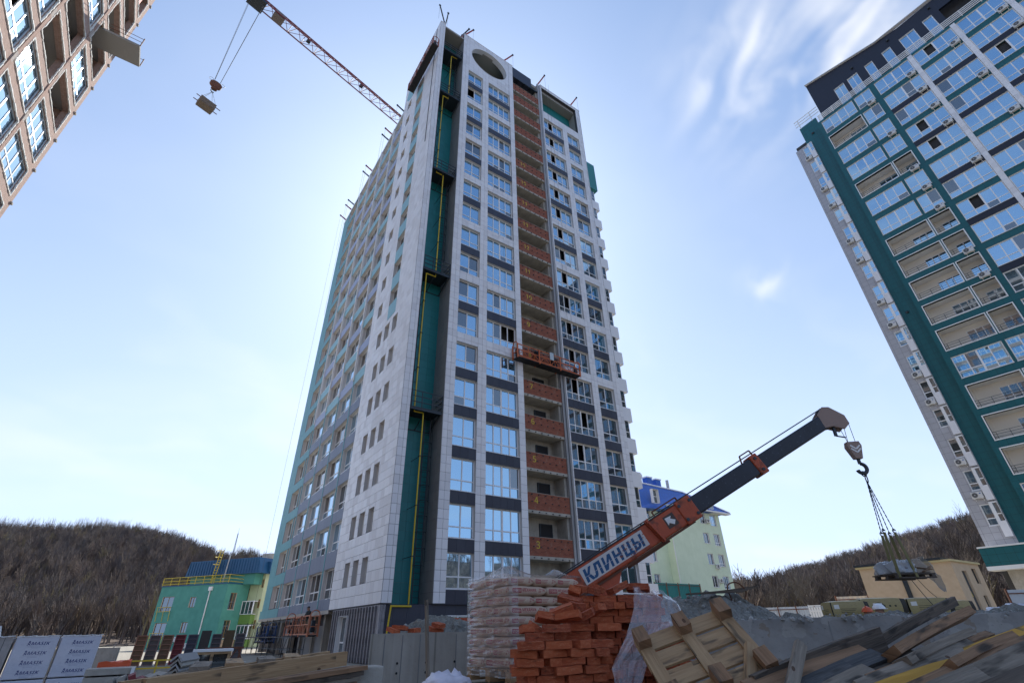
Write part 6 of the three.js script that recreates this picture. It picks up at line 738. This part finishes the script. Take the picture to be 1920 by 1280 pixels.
  for (let i = 0; i < 1500; i++) { const a = i % 3, x = a === 0 ? rr(-2.6, 1.0) : a === 1 ? rr(2.2, 8.0) : rr(2.6, 14), z = a === 0 ? -11.6 + rr(-1.0, 1.6) : a === 1 ? -13.4 + rr(-1.5, 2.4) : -9.55 + rr(-0.5, 0.3); const s = Math.pow(rnd(), 2.6) * 0.05 + 0.008; let y = 1.45; if (a === 0) y = Math.max(0, 1.5 * (1 - Math.pow(Math.abs((z + 11.6) / 1.9), 1.7))); if (a === 1) { const xx = x - 4.3, h = xx < -1.2 ? 1.9 + (xx + 1.2) * 0.9 : xx < 1 ? 2.0 : 1.95 - (xx - 1) * 0.52; y = Math.max(0, h * (1 - Math.pow(Math.abs((z + 13.4) / 3), 1.7))); } if (a === 2) { y = 1.49 + rr(-0.02, 0.03); if (s > 0.03) y -= 0.05; } mt.compose(V3(...C(x, y, z)), new THREE.Quaternion().setFromEuler(new THREE.Euler(rnd() * 6, rnd() * 6, rnd() * 6)), V3(s, s * rr(0.5, 1), s * rr(0.7, 1.2))); im.setMatrixAt(i, mt); im.setColorAt(i, L(1, 1, 1).multiplyScalar(rr(0.6, 1.3))); } scene.add(im);
  plank('timber_post', [-1.12, 0.5, -7.36], [-1.24, 1.765, -7.42], 0.075, 0.03, Wd.grey, 'upright rough board standing in front of the concrete wall', 'post', null, 0.9);
  for (let i = 0; i < 5; i++) plank('scrap_board', [3.9 + i * 0.2, 2.02 + i * 0.012, -12.6 - i * 0.1], [5.3 + i * 0.12, 2.06 + i * 0.03, -12.9 - i * 0.08], 0.16, 0.03, Wd.dark, 'dark scrap board lying on the rubble heap', 'plank', 'scrap boards on the rubble heap');
  { const g = tube([[5.05, 1.85, -13.0], [5.02, 2.2, -13.0], [5.25, 2.26, -13.0], [5.42, 2.08, -13.0], [5.36, 1.9, -13.0]].map((p) => C(...p)), 0.016, 5, 8); solo('bent_rebar', g, M.rust, 'bent rusty rebar loop sticking out of the rubble heap', 'rebar'); }
}
// ---------------------------------------------------------------- people (one continuous body from a distance field)
function person(label, at, ry, o) {
  const g = thing('person', label, 'person', at, ry), J = o.joints, cap = [];
  const bone = (a, b, ra, rb, c) => cap.push([V3(...J[a]), V3(...J[b]), ra, rb, c]);
  bone('hip', 'chest', 0.145, 0.165, 0); bone('chest', 'neck', 0.15, 0.065, 0); bone('neck', 'head', 0.06, 0.065, 2); bone('head', 'crown', 0.088, 0.092, 2);
  for (const s of ['L', 'R']) { bone('chest', 'sh' + s, 0.11, 0.075, 0); bone('sh' + s, 'el' + s, 0.068, 0.052, 0); bone('el' + s, 'wr' + s, 0.05, 0.036, 0); bone('wr' + s, 'ha' + s, 0.036, 0.04, 2); bone('hip', 'hp' + s, 0.12, 0.1, 1); bone('hp' + s, 'kn' + s, 0.1, 0.07, 1); bone('kn' + s, 'an' + s, 0.066, 0.048, 1); bone('an' + s, 'to' + s, 0.052, 0.042, 3);
    const h = V3(...J['ha' + s]), w = h.clone().sub(V3(...J['wr' + s])).normalize(), sd = V3(0.03, 0, 0.012); for (let f = -1.5; f <= 1.5; f++) { const b = h.clone().addScaledVector(sd, f * 0.6); cap.push([b, b.clone().addScaledVector(w, 0.075 - Math.abs(f) * 0.012).add(V3(0, -0.012, 0.01)), 0.011, 0.009, 2]); } cap.push([h.clone().addScaledVector(w, -0.03), h.clone().addScaledVector(w, 0.02).addScaledVector(sd, 1.6), 0.013, 0.01, 2]); }
  const N = 72, mc = new MarchingCubes(N, new THREE.MeshBasicMaterial(), false, false, 60000), c0 = V3(0, 0.92, 0), S = 1.02, p = V3(), hs = N / 2, field = mc.field;
  const dist = (q) => { let d = 9, best = 0, bd = 9; for (const [a, b, ra, rb, c] of cap) { const ab = b.clone().sub(a), t = Math.max(0, Math.min(1, q.clone().sub(a).dot(ab) / ab.lengthSq())), e = q.distanceTo(a.clone().addScaledVector(ab, t)) - (ra + (rb - ra) * t); if (e < bd) { bd = e; best = c; } const k = 0.03, h = Math.max(k - Math.abs(d - e), 0) / k; d = Math.min(d, e) - h * h * k * 0.25; } return [d, best]; };
  for (let z = 0; z < N; z++) for (let y = 0; y < N; y++) for (let x = 0; x < N; x++) { p.set((x - hs) / hs * S + c0.x, (y - hs) / hs * S + c0.y, (z - hs) / hs * S + c0.z); if (Math.abs(p.x) > 0.75 || Math.abs(p.z) > 0.75) { field[x + y * N + z * N * N] = -1; continue; } field[x + y * N + z * N * N] = -dist(p)[0]; }
  mc.isolation = 0; mc.update(); const n = mc.count, pos = new Float32Array(n * 3), col = new Float32Array(n * 3), nor = new Float32Array(n * 3);
  for (let i = 0; i < n; i++) { p.set(mc.positionArray[i * 3] * S + c0.x, mc.positionArray[i * 3 + 1] * S + c0.y, mc.positionArray[i * 3 + 2] * S + c0.z); pos.set([p.x, p.y, p.z], i * 3); col.set(o.colors[dist(p)[1]], i * 3); nor.set([mc.normalArray[i * 3], mc.normalArray[i * 3 + 1], mc.normalArray[i * 3 + 2]], i * 3); }
  const bg = new THREE.BufferGeometry(); bg.setAttribute('position', new THREE.BufferAttribute(pos, 3)); bg.setAttribute('normal', new THREE.BufferAttribute(nor, 3)); bg.setAttribute('color', new THREE.BufferAttribute(col, 3)); bg.computeVertexNormals();
  part(g, 'body', bg, std(0xffffff, 0.85, 0, { vertexColors: true })); const hd = V3(...J.crown), f = V3(0, 0, 1);
  part(g, 'face', [new THREE.SphereGeometry(0.014, 6, 5).translate(hd.x - 0.032, hd.y - 0.035, hd.z + 0.083), new THREE.SphereGeometry(0.014, 6, 5).translate(hd.x + 0.032, hd.y - 0.035, hd.z + 0.083), bx(hd.x - 0.03, hd.x + 0.03, hd.y - 0.115, hd.y - 0.105, hd.z + 0.07, hd.z + 0.086)], std([0.08, 0.05, 0.045], 0.7)); part(g, 'nose_and_ears', [new THREE.ConeGeometry(0.018, 0.05, 6).translate(hd.x, hd.y - 0.06, hd.z + 0.095), new THREE.SphereGeometry(0.025, 6, 5).scale(0.5, 1.2, 1).translate(hd.x - 0.092, hd.y - 0.05, hd.z), new THREE.SphereGeometry(0.025, 6, 5).scale(0.5, 1.2, 1).translate(hd.x + 0.092, hd.y - 0.05, hd.z)], std(o.colors[2], 0.7));
  if (o.helmet) { const hp = []; for (let i = 0; i <= 10; i++) { const a = i / 10 * Math.PI / 2; hp.push(new THREE.Vector2(0.128 * Math.cos(a) + 0.001, 0.125 * Math.sin(a))); } part(g, 'helmet', [new THREE.LatheGeometry(hp, 20).scale(1, 1, 1.18).translate(hd.x, hd.y + 0.012, hd.z), new THREE.CylinderGeometry(0.148, 0.148, 0.012, 20).scale(1, 1, 1.2).translate(hd.x, hd.y + 0.012, hd.z + 0.02), bx(hd.x - 0.012, hd.x + 0.012, hd.y + 0.1, hd.y + 0.145, hd.z - 0.1, hd.z + 0.1)], std(o.helmet, 0.35)); } else part(g, 'cap', [new THREE.SphereGeometry(0.102, 12, 8, 0, 6.3, 0, 1.5).translate(hd.x, hd.y + 0.015, hd.z), new THREE.BoxGeometry(0.14, 0.012, 0.1).translate(hd.x, hd.y + 0.02, hd.z + 0.13)], std([0.02, 0.02, 0.025], 0.8));
  return g;
}
const stand = (bend = 0, arms = 0.3) => { const c = Math.cos(bend), s = Math.sin(bend), T = (y, z = 0) => [0, 0.92 + y * c - z * s, y * s + z * c], sh = (k) => { const t = T(0.46); return [k * 0.19, t[1], t[2]]; }, J = { hip: [0, 0.93, 0], chest: T(0.36), neck: T(0.54), head: T(0.63, 0.02), crown: T(0.72, 0.03) }; for (const [n, k] of [['L', -1], ['R', 1]]) { const a = sh(k); Object.assign(J, { ['sh' + n]: a, ['el' + n]: [k * 0.26, a[1] - 0.26, a[2] + 0.08 + arms * 0.1], ['wr' + n]: [k * 0.22, a[1] - 0.34 + arms * 0.2, a[2] + 0.14 + arms * 0.5], ['ha' + n]: [k * 0.2, a[1] - 0.36 + arms * 0.25, a[2] + 0.2 + arms * 0.55], ['hp' + n]: [k * 0.1, 0.88, 0], ['kn' + n]: [k * 0.12, 0.48, 0.04], ['an' + n]: [k * 0.12, 0.09, -0.02], ['to' + n]: [k * 0.14, 0.05, 0.14] }); } return J; };
const skin = [0.35, 0.20, 0.14];
person('worker in white helmet and dark blue jacket behind the retaining wall', C(9.42, 0.03, -14.76), CY + 0.9, { joints: stand(0.12, 0.4), colors: [[0.03, 0.05, 0.10], [0.03, 0.035, 0.05], skin, [0.02, 0.02, 0.02]], helmet: [0.78, 0.78, 0.78] });
person('worker in orange helmet and blue jacket beside the white helmeted worker', C(8.98, -0.02, -14.42), CY + 2.4, { joints: stand(0.2, 0.2), colors: [[0.05, 0.08, 0.13], [0.03, 0.035, 0.05], skin, [0.02, 0.02, 0.02]], helmet: [0.6, 0.09, 0.02] });
person('worker in white helmet and black jacket crouched in the orange cradle', [TX + 11.4, 20.2, TZ + 0.55], Math.PI, { joints: stand(0.5, 0.8), colors: [[0.02, 0.02, 0.024], [0.03, 0.03, 0.035], skin, [0.02, 0.02, 0.02]], helmet: [0.75, 0.75, 0.75] });
person('worker in dark clothes bending over in the orange cradle by the right wing', [TX + 13.1, 20.2, TZ + 0.55], Math.PI - 0.6, { joints: stand(0.95, 0.9), colors: [[0.02, 0.022, 0.028], [0.025, 0.025, 0.03], skin, [0.02, 0.02, 0.02]] });
person('man in a black cap and dark jacket on the low pale orange cradle', [TX - 0.5, 1.37, TZ - 12.2], -1.3, { joints: stand(0.1, 0.3), colors: [[0.025, 0.03, 0.028], [0.16, 0.12, 0.08], skin, [0.02, 0.02, 0.02]] });
// ---------------------------------------------------------------- mineral wool packs and film behind the wall
{
  const mkTex = (k) => { const cv = document.createElement('canvas'); cv.width = 512; cv.height = 256; const c = cv.getContext('2d'); c.fillStyle = '#a09060'; c.fillRect(0, 0, 512, 256); for (let i = 0; i < 1500; i++) { c.fillStyle = hsh(i, k) > 0.5 ? 'rgba(190,175,115,0.2)' : 'rgba(90,80,50,0.2)'; c.fillRect(hsh(i, k + 1) * 512, hsh(i, k + 2) * 256, 3 + hsh(i, 4) * 30, 2); } c.fillStyle = '#26241c'; c.fillRect(455, 0, 57, 256); if (k % 2) { c.beginPath(); c.arc(200, 128, 62, 0, 7); c.fill(); for (let i = 0; i < 6; i++) c.fillRect(60 + i * 62, 110, 22, 30); } else { for (let i = 0; i < 4; i++) c.fillRect(110, 120 + i * 26, 220 - i * 20, 7); c.fillStyle = '#d8d5cc'; c.fillRect(30, 50, 70, 70); } const t = new THREE.CanvasTexture(cv); t.colorSpace = THREE.SRGBColorSpace; return t; };
  const mats = [0, 1].map((k) => std(0xffffff, 0.45, 0, { map: mkTex(k) })), pg = (w) => { const g = new THREE.BoxGeometry(w, 0.42, 0.62, 8, 4, 4), p = g.attributes.position; for (let i = 0; i < p.count; i++) { const x = p.getX(i) / w * 2, y = p.getY(i) / 0.21, z = p.getZ(i) / 0.31, n = fbm(x * 2 + w, y + z * 2, 2) - 0.5; p.setXYZ(i, p.getX(i) * (1 - 0.03 * y * y), p.getY(i) * (1 - 0.1 * x ** 6) * (1 - 0.08 * z ** 6) + n * 0.02, p.getZ(i) * (1 - 0.04 * y * y)); } g.computeVertexNormals(); return g; };
  const P = [[9.1, 1.64, -15.5, 1.0], [10.15, 1.7, -15.7, 1.25], [11.45, 1.68, -15.7, 1.2], [9.3, 1.22, -15.4, 1.2], [10.5, 1.26, -15.5, 1.25], [11.75, 1.26, -15.5, 1.2], [12.7, 1.62, -16.4, 1.0], [9.6, 0.8, -15.4, 1.25], [10.9, 0.82, -15.5, 1.25], [12.1, 0.82, -15.5, 1.2], [9.6, 0.38, -15.4, 1.25], [10.9, 0.4, -15.5, 1.25], [12.1, 0.4, -15.5, 1.2], [12.6, 1.2, -16.3, 1.0], [12.6, 0.78, -16.3, 1.0], [12.6, 0.36, -16.3, 1.0]];
  P.forEach(([x, y, z, w], i) => { const m = solo('wool_pack', pg(w), mats[i % 2], i < 3 ? 'film wrapped yellow mineral wool pack on the top of the stack behind the workers' : i === 6 ? 'single yellow mineral wool pack beside the beige substation' : 'film wrapped yellow mineral wool pack lower in the stack behind the workers', 'pack', 'mineral wool packs'); m.position.set(...C(x, y + 0.05, z)); m.rotation.y = CY + rr(-0.06, 0.06); });
  for (const [x, y, z, s] of [[12.9, 1.45, -15.0, 1], [13.6, 1.52, -15.2, 0.8]]) { const q = new THREE.IcosahedronGeometry(1, 4), p = q.attributes.position; for (let i = 0; i < p.count; i++) { const n = 0.7 + fbm(p.getX(i) * 2 + s * 5, p.getY(i) * 2 + p.getZ(i) * 2, 4) * 0.6; p.setXYZ(i, p.getX(i) * 0.75 * n * s, p.getY(i) * 0.22 * n, p.getZ(i) * 0.4 * n); } const gg = mergeVertices(q.deleteAttribute('normal').deleteAttribute('uv')); gg.computeVertexNormals(); const m = solo('film_heap', gg, std([0.55, 0.54, 0.60], 0.4), s === 1 ? 'heap of grey white plastic film over slabs beside the wool packs' : 'small crumpled plastic film beside the larger film heap', 'plastic film'); m.position.set(...C(x, y, z)); }
  const sl = thing('slab_stack', 'stack of grey slabs under plastic film behind the wall', 'slabs', C(13.2, 0, -15.1), CY); for (let i = 0; i < 6; i++) part(sl, 'slab', ubx(-0.7 + rr(-0.04, 0.04), 0.7, i * 0.22, i * 0.22 + 0.19, -0.4, 0.4), M.concrete);
}
// ---------------------------------------------------------------- film wrapped insulation packs at the far left
{
  const cv = document.createElement('canvas'); cv.width = 1024; cv.height = 1024; const c = cv.getContext('2d'); c.scale(2, 2); c.fillStyle = '#c3c6d2'; c.fillRect(0, 0, 512, 512); for (let i = 0; i < 500; i++) { c.fillStyle = hsh(i, 9) > 0.5 ? 'rgba(235,238,245,0.14)' : 'rgba(120,125,145,0.12)'; c.fillRect(hsh(i, 1) * 512, hsh(i, 2) * 512, 2 + hsh(i, 3) * 60, 1 + hsh(i, 4) * 5); }
  for (let i = 0; i < 4; i++) { const y = 78 + i * 122; c.fillStyle = '#1d3470'; c.font = 'bold 66px sans-serif'; c.textBaseline = 'middle'; c.save(); c.translate(190, y); c.transform(1, 0, -0.22, 1, 0, 0); c.scale(235 / c.measureText('MASIK').width, 0.85); c.fillText('MASIK', 0, 0); c.restore(); c.save(); c.lineWidth = 9; c.strokeStyle = '#1d3470'; c.beginPath(); c.arc(168, y - 22, 8, 0, 7); c.fill(); c.moveTo(150, y - 6); c.lineTo(185, y + 20); c.moveTo(186, y - 8); c.lineTo(146, y + 22); c.stroke(); c.restore(); c.fillStyle = 'rgba(60,75,120,0.6)'; c.fillRect(150, y + 32, 240, 2); c.fillRect(200, y + 46, 130, 2); c.fillRect(210, y + 56, 110, 2); c.fillRect(214, y + 20, 1, 90); c.fillRect(360, y + 20, 1, 90); }
  const t = new THREE.CanvasTexture(cv); t.colorSpace = THREE.SRGBColorSpace; const fm = new THREE.MeshPhysicalMaterial({ map: t, roughness: 0.28, clearcoat: 0.5, bumpMap: coarse, bumpScale: 0.006 }), ft = std([0.62, 0.63, 0.68], 0.35), beige = std(0xffffff, 0.8, 0, { map: concreteMap([0.60, 0.57, 0.55], [0.70, 0.67, 0.65], [0.8, 0.8], 61) });
  const dir = V3(0.4, 0, -0.34).normalize(), yaw = -Math.atan2(dir.z, dir.x);
  const pack = (i, k, printed, label) => { const o = V3(-7.9 + dir.x * i * 0.565 - 0.1, 0, -9.03 + dir.z * i * 0.565 + 0.08), g = thing('insulation_pack', label, 'pack', C(o.x, 0.30 + k * 0.585, o.z), CY + yaw, 'insulation packs'); part(g, 'wrap', uvm(new RoundedBoxGeometry(0.535, 0.57, 0.9, 2, 0.018).translate(0.27, 0.285, -0.45)), printed ? ft : beige); if (printed) part(g, 'printed_film', new THREE.PlaneGeometry(0.51, 0.55).translate(0.27, 0.285, 0.003), fm); else for (let q = 0; q < 3; q++) part(g, 'panel_seam', bx(0.09 + q * 0.17, 0.096 + q * 0.17, 0.01, 0.56, 0.0, 0.004), M.darkSteel); if (k === 1) { const ed = []; for (let q = 0; q < 7; q++) ed.push(beam([q * 0.076, 0.572 + rnd() * 0.012, rnd() * 0.01], [q * 0.076 + 0.09, 0.575 + rnd() * 0.012, rnd() * 0.01], 0.02, 0.012)); part(g, 'film_edge', ed, M.white); } };
  for (let i = -2; i <= 1; i++) { pack(i, 1, i >= 0, i >= 0 ? 'white pack with dark blue lettering on the upper row by the clutter' : 'plain pale panel pack on the upper row beside the lettered packs'); pack(i, 0, true, 'white pack with dark blue lettering on the lower row'); }
  const ft2 = thing('timber_cradle', 'low timber cradle under the insulation packs', 'stand', C(-8.0, 0, -9.0), CY + yaw); for (const x of [-0.8, 0, 0.8]) part(ft2, 'bearer', ubx(x, x + 0.1, 0, 0.3, -0.9, 0), Wd.grey);
  { const s = new THREE.Shape([[0, 0], [0.3, 0.0], [0.26, 0.13]].map((p) => new THREE.Vector2(...p))); const m = solo('film_flap', new THREE.ExtrudeGeometry(s, { depth: 0.25, bevelEnabled: true, bevelSize: 0.01, bevelThickness: 0.01, bevelSegments: 2 }), M.white, 'upturned white film flap on the plain panel pack', 'plastic film'); m.position.set(...C(-8.5, 1.47, -8.75)); m.rotation.y = CY + yaw; }
}
// ---------------------------------------------------------------- clutter between the packs and the tower
{
  const up = (x, y, z, ry = 0) => [C(x, y, z), CY + ry];
  // stacked ribbed slabs
  { const [p, r] = up(-5.65, 0, -7.6, 0.6), g = thing('slab_stack', 'stack of dirty grey corrugated slabs beside the white packs', 'slabs', p, r); for (let i = 0; i < 12; i++) part(g, 'slab', ubx(-0.05 + rr(-0.02, 0.02), 0.5 + rr(-0.02, 0.02), i * 0.09, i * 0.09 + 0.07, -0.5, 0), i % 3 ? M.concrete : M.soffit); part(g, 'end_board', bx(0.46, 0.5, 0.86, 1.06, 0.0, 0.03), M.white); }
  // formwork panels leaning on each other
  const fcol = [[0.16, 0.09, 0.05], [0.10, 0.085, 0.08], [0.14, 0.085, 0.05], [0.12, 0.02, 0.025], [0.05, 0.055, 0.075], [0.05, 0.045, 0.04], [0.06, 0.06, 0.065], [0.09, 0.06, 0.03], [0.07, 0.07, 0.075]];
  const fl = ['rusty framed formwork panel beside the concrete kerb', 'grey brown formwork panel next to the rusty one', 'brown formwork panel with orange ribs', 'red framed formwork panel', 'dark blue grey formwork panel beside the red one', 'black plywood sheet leaning over the formwork panels', 'dark grey formwork panel behind the plywood sheet', 'stained brown plywood formwork panel', 'dark ribbed formwork panel nearest the tower'];
  for (let i = 0; i < 9; i++) { const t = i / 9, x = -15.75 + t * 3.6, z = -23.2 - t * 2.0, solid = i === 5 || i === 7, w = 0.38, h = solid ? 1.22 : 1.08, [p, r] = up(x, 0.42, z, 0.35), g = thing('formwork_panel', fl[i], 'panel', p, r); g.rotation.order = 'YXZ'; g.rotation.x = -0.12; const m = std(fcol[i], 0.8), ribM = std(fcol[i].map((v, k) => v * (k ? 1.4 : 1.8) + 0.02), 0.7); part(g, 'sheet', bx(0, w, 0, h, -0.03, 0), m); if (!solid) { part(g, 'frame', [bx(0, 0.035, 0, h, 0, 0.05), bx(w - 0.035, w, 0, h, 0, 0.05), bx(0.035, w - 0.035, h - 0.035, h, 0, 0.05), bx(0.035, w - 0.035, 0, 0.035, 0, 0.05)], ribM); for (let k = 1; k < 6; k++) part(g, 'rib', bx(0.035, w - 0.035, k * h / 6, k * h / 6 + 0.025, 0, 0.04), ribM); } }
  { const g = thing('concrete_kerb', 'low concrete parapet with rebar stubs below the wooded hill', 'kerb', ...up(-17.5, 0, -20.4, 0.42)); part(g, 'parapet', ubx(0, 2.6, 0, 1.12, -0.3, 0), M.concrete); for (let i = 0; i < 4; i++) part(g, 'rebar_stub', rod([0.3 + i * 0.7, 1.1, -0.15], [0.34 + i * 0.7, 1.26, -0.15], 0.015, 5), M.steel); const g2 = thing('concrete_kerb', 'concrete block plinth under the formwork panels', 'kerb', ...up(-16.2, 0, -23.4, 0.45)); part(g2, 'plinth', ubx(0, 4.6, 0, 0.42, -0.7, 0.4), M.concrete); }
  { const g = thing('orange_barrier', 'orange plastic sheeting heaped behind the slab stack', 'plastic sheet', ...up(-8.8, 0.55, -12.1, 0.5)); const q = new THREE.BoxGeometry(0.55, 0.42, 0.3, 12, 6, 4), p = q.attributes.position; for (let i = 0; i < p.count; i++) { const n = fbm(p.getX(i) * 9, p.getY(i) * 9 + p.getZ(i) * 5, 3) - 0.5; p.setXYZ(i, p.getX(i) + 0.25, p.getY(i) + 0.22 + n * 0.12, p.getZ(i) + n * 0.1); } q.computeVertexNormals(); part(g, 'sheeting', q, std([0.75, 0.12, 0.04], 0.6)); part(g, 'support_crate', ubx(0, 0.6, -0.55, 0.03, -0.3, 0.2), Wd.grey); }
  { const g = thing('yellow_guardrail', 'low yellow guardrail in front of the formwork panels', 'guardrail', ...up(-8.95, 0, -13.2, 0.5)); for (const y of [0.8, 0.95]) part(g, 'rail', beam([0, y, 0], [1.15, y, 0], 0.025, 0.03), M.yellow); for (const x of [0, 0.55, 1.1]) part(g, 'post', beam([x, 0, 0], [x, 0.96, 0], 0.03, 0.03), M.yellow); }
  { const g = thing('angle_profiles', 'stacked grey steel angle profiles standing on edge', 'profiles', ...up(-3.84, 0.72, -6.45, 0.3)); for (let i = 0; i < 6; i++) { const s = new THREE.Shape([[-0.07, -0.06], [0, 0], [0.06, -0.07], [0.05, -0.085], [0, -0.02], [-0.062, -0.078]].map((p) => new THREE.Vector2(...p))); part(g, 'angle', new THREE.ExtrudeGeometry(s, { depth: 0.8, bevelEnabled: false }).translate(0.01 * (i % 2), 0.52 - i * 0.045, -0.8), i % 2 ? M.concrete : M.steel); } part(g, 'prop', ubx(-0.06, 0.06, 0, 0.24, -0.7, -0.05), Wd.grey); }
  for (let i = 0; i < 6; i++) { const [p, r] = up(-4.02 + i * 0.075, 0.9 + (i % 3) * 0.015, -5.85 - i * 0.03, 0.5 + i * 0.05), m = solo('kerb_stone', ubx(-0.03, 0.03, 0, 0.17, -0.2, 0.2), i === 2 || i === 3 ? std([0.20, 0.035, 0.04], 0.8) : M.concrete, i === 2 || i === 3 ? 'dull red kerb stone among the grey ones' : 'grey kerb stone leaning in the small row', 'kerb stone', i === 2 || i === 3 ? 'red kerb stones' : 'grey kerb stones'); m.position.set(...p); m.rotation.set(0, r, 0.35, 'YXZ'); }
  { const [p, r] = up(-4.3, 0, -5.95, 0.4), g = thing('timber_stand', 'rough timber stand under the kerb stones', 'stand', p, r); part(g, 'top', ubx(-0.1, 0.9, 0.82, 0.88, -0.5, 0.35), Wd.grey); for (const [x, z] of [[0, -0.4], [0.8, -0.4], [0, 0.25], [0.8, 0.25]]) part(g, 'leg', ubx(x, x + 0.08, 0, 0.82, z, z + 0.08), Wd.grey); }
  { const [p, r] = up(-5.95, 0, -10.45, 0.5), g = thing('glazing_crate', 'pine crate of window panes with white film on top', 'crate', p, r); for (const x of [0, 0.28, 0.56]) part(g, 'stile', ubx(x, x + 0.05, 0.5, 1.16, 0, 0.04), Wd.pine); for (const y of [0.55, 0.85, 1.12]) part(g, 'rail', ubx(0.05, 0.56, y, y + 0.045, 0.0, 0.035), Wd.pine); part(g, 'glass_pack', bx(0.03, 0.6, 0.5, 1.12, -0.3, -0.02), M.glassDim); part(g, 'film', ubx(-0.02, 0.64, 1.16, 1.2, -0.3, 0.05), M.white); part(g, 'base', ubx(0, 0.62, 0, 0.5, -0.3, 0.03), Wd.grey); }
  { const [p, r] = up(-6.75, 0, -12.25, 0.45), g = thing('lattice_girder', 'dark red lattice girder standing behind the crate', 'girder', p, r); part(g, 'chord', [beam([0, 1.18, 0], [0.75, 1.18, 0], 0.04, 0.04), beam([0, 0.95, 0], [0.75, 0.95, 0], 0.04, 0.04)], M.rust); for (let i = 0; i < 6; i++) part(g, 'lacing', rod([i * 0.125, i % 2 ? 1.18 : 0.95, 0], [(i + 1) * 0.125, i % 2 ? 0.95 : 1.18, 0], 0.012, 5), M.rust); for (const x of [0.05, 0.68]) part(g, 'leg', beam([x, 0, 0], [x, 1.18, 0], 0.04, 0.04), M.rust); }
  // pine beams and boards near the wall
  plank('pine_beam', [-2.95, 1.06, -4.6], [-1.91, 1.165, -6.32], 0.06, 0.13, Wd.pine, 'long pine beam carrying the cross boards in front of the tower', 'beam');
  plank('pine_beam', [-3.35, 1.03, -4.9], [-2.2, 1.17, -6.6], 0.06, 0.12, Wd.pine, 'second pine beam behind the cross boards', 'beam');
  const cb = [[[-2.78, 1.155, -5.02], [-3.12, 1.17, -5.7]], [[-2.62, 1.165, -5.32], [-2.95, 1.18, -5.95]], [[-2.45, 1.18, -5.6], [-2.75, 1.19, -6.2]], [[-2.3, 1.185, -5.85], [-2.55, 1.2, -6.4]]]; cb.forEach(([a, b], i) => plank('cross_board', a, b, 0.15, 0.045, i % 2 ? Wd.pine : Wd.grey, 'short board lying across the pine beams', 'plank', 'cross boards on the pine beams'));
  for (let i = 0; i < 6; i++) plank('stacked_board', [-2.7 + i * 0.05, 0.8 + i * 0.045, -4.75 - i * 0.03], [-1.85 + i * 0.02, 0.85 + i * 0.045, -6.2 - i * 0.04], 0.2, 0.04, [Wd.grey, Wd.dark, Wd.brown][i % 3], 'rough board in the stack below the pine beams', 'plank', 'boards below the pine beams');
  { const [p, r] = up(-1.95, 0.72, -6.45, 0.55), g = thing('concrete_block', 'dirty concrete block at the end of the pine beams', 'block', p, r); part(g, 'block', uvm(new RoundedBoxGeometry(0.42, 0.36, 0.3, 2, 0.02).translate(0.2, 0.18, 0)), M.concrete); part(g, 'wooden_leg', ubx(-0.06, -0.01, 0, 0.3, 0.05, 0.1), Wd.brown); }
  // scaffold at the tower's foot
  { const g = thing('scaffold', 'light tube scaffold at the foot of the tower flank', 'scaffold', [TX - 1.3, 0, TZ - 31]); const st = []; for (let i = 0; i < 9; i++) for (const x of [0, 0.9]) part(g, 'standard', rod([x, 0, i * 2.3], [x, 2.5, i * 2.3], 0.025, 5), M.darkSteel); for (const y of [0.5, 1.25, 2.3]) for (const x of [0, 0.9]) part(g, 'ledger', rod([x, y, 0], [x, y, 18.4], 0.022, 5), M.darkSteel); for (let i = 0; i < 8; i++) part(g, 'brace', rod([0, 0.2, i * 2.3], [0, 2.3, i * 2.3 + 2.3], 0.018, 5), M.darkSteel); for (let i = 0; i < 5; i++) part(g, 'board', ubx(0.02, 0.88, 1.27, 1.31, i * 3.6, i * 3.6 + 3.3), Wd.dark); const cl = new THREE.BoxGeometry(0.1, 1.0, 0.6, 2, 8, 6), p = cl.attributes.position; for (let i = 0; i < p.count; i++) p.setXYZ(i, p.getX(i) + (fbm(p.getY(i) * 6, p.getZ(i) * 6, 3) - 0.5) * 0.2, p.getY(i) + 1.9, p.getZ(i) * (1 - p.getY(i) * 0.4) + 7.2); cl.computeVertexNormals(); part(g, 'hung_jacket', cl, M.black); }
  { const g = thing('site_hoarding', 'pale boarded hoarding below the scaffold', 'hoarding', [TX - 3.2, 0, TZ - 33]); for (let i = 0; i < 7; i++) part(g, 'board_panel', ubx(0, 0.04, 0, 1.15, i * 1.3, i * 1.3 + 1.27), Wd.pine); }
}
renderer.render(scene, camera);
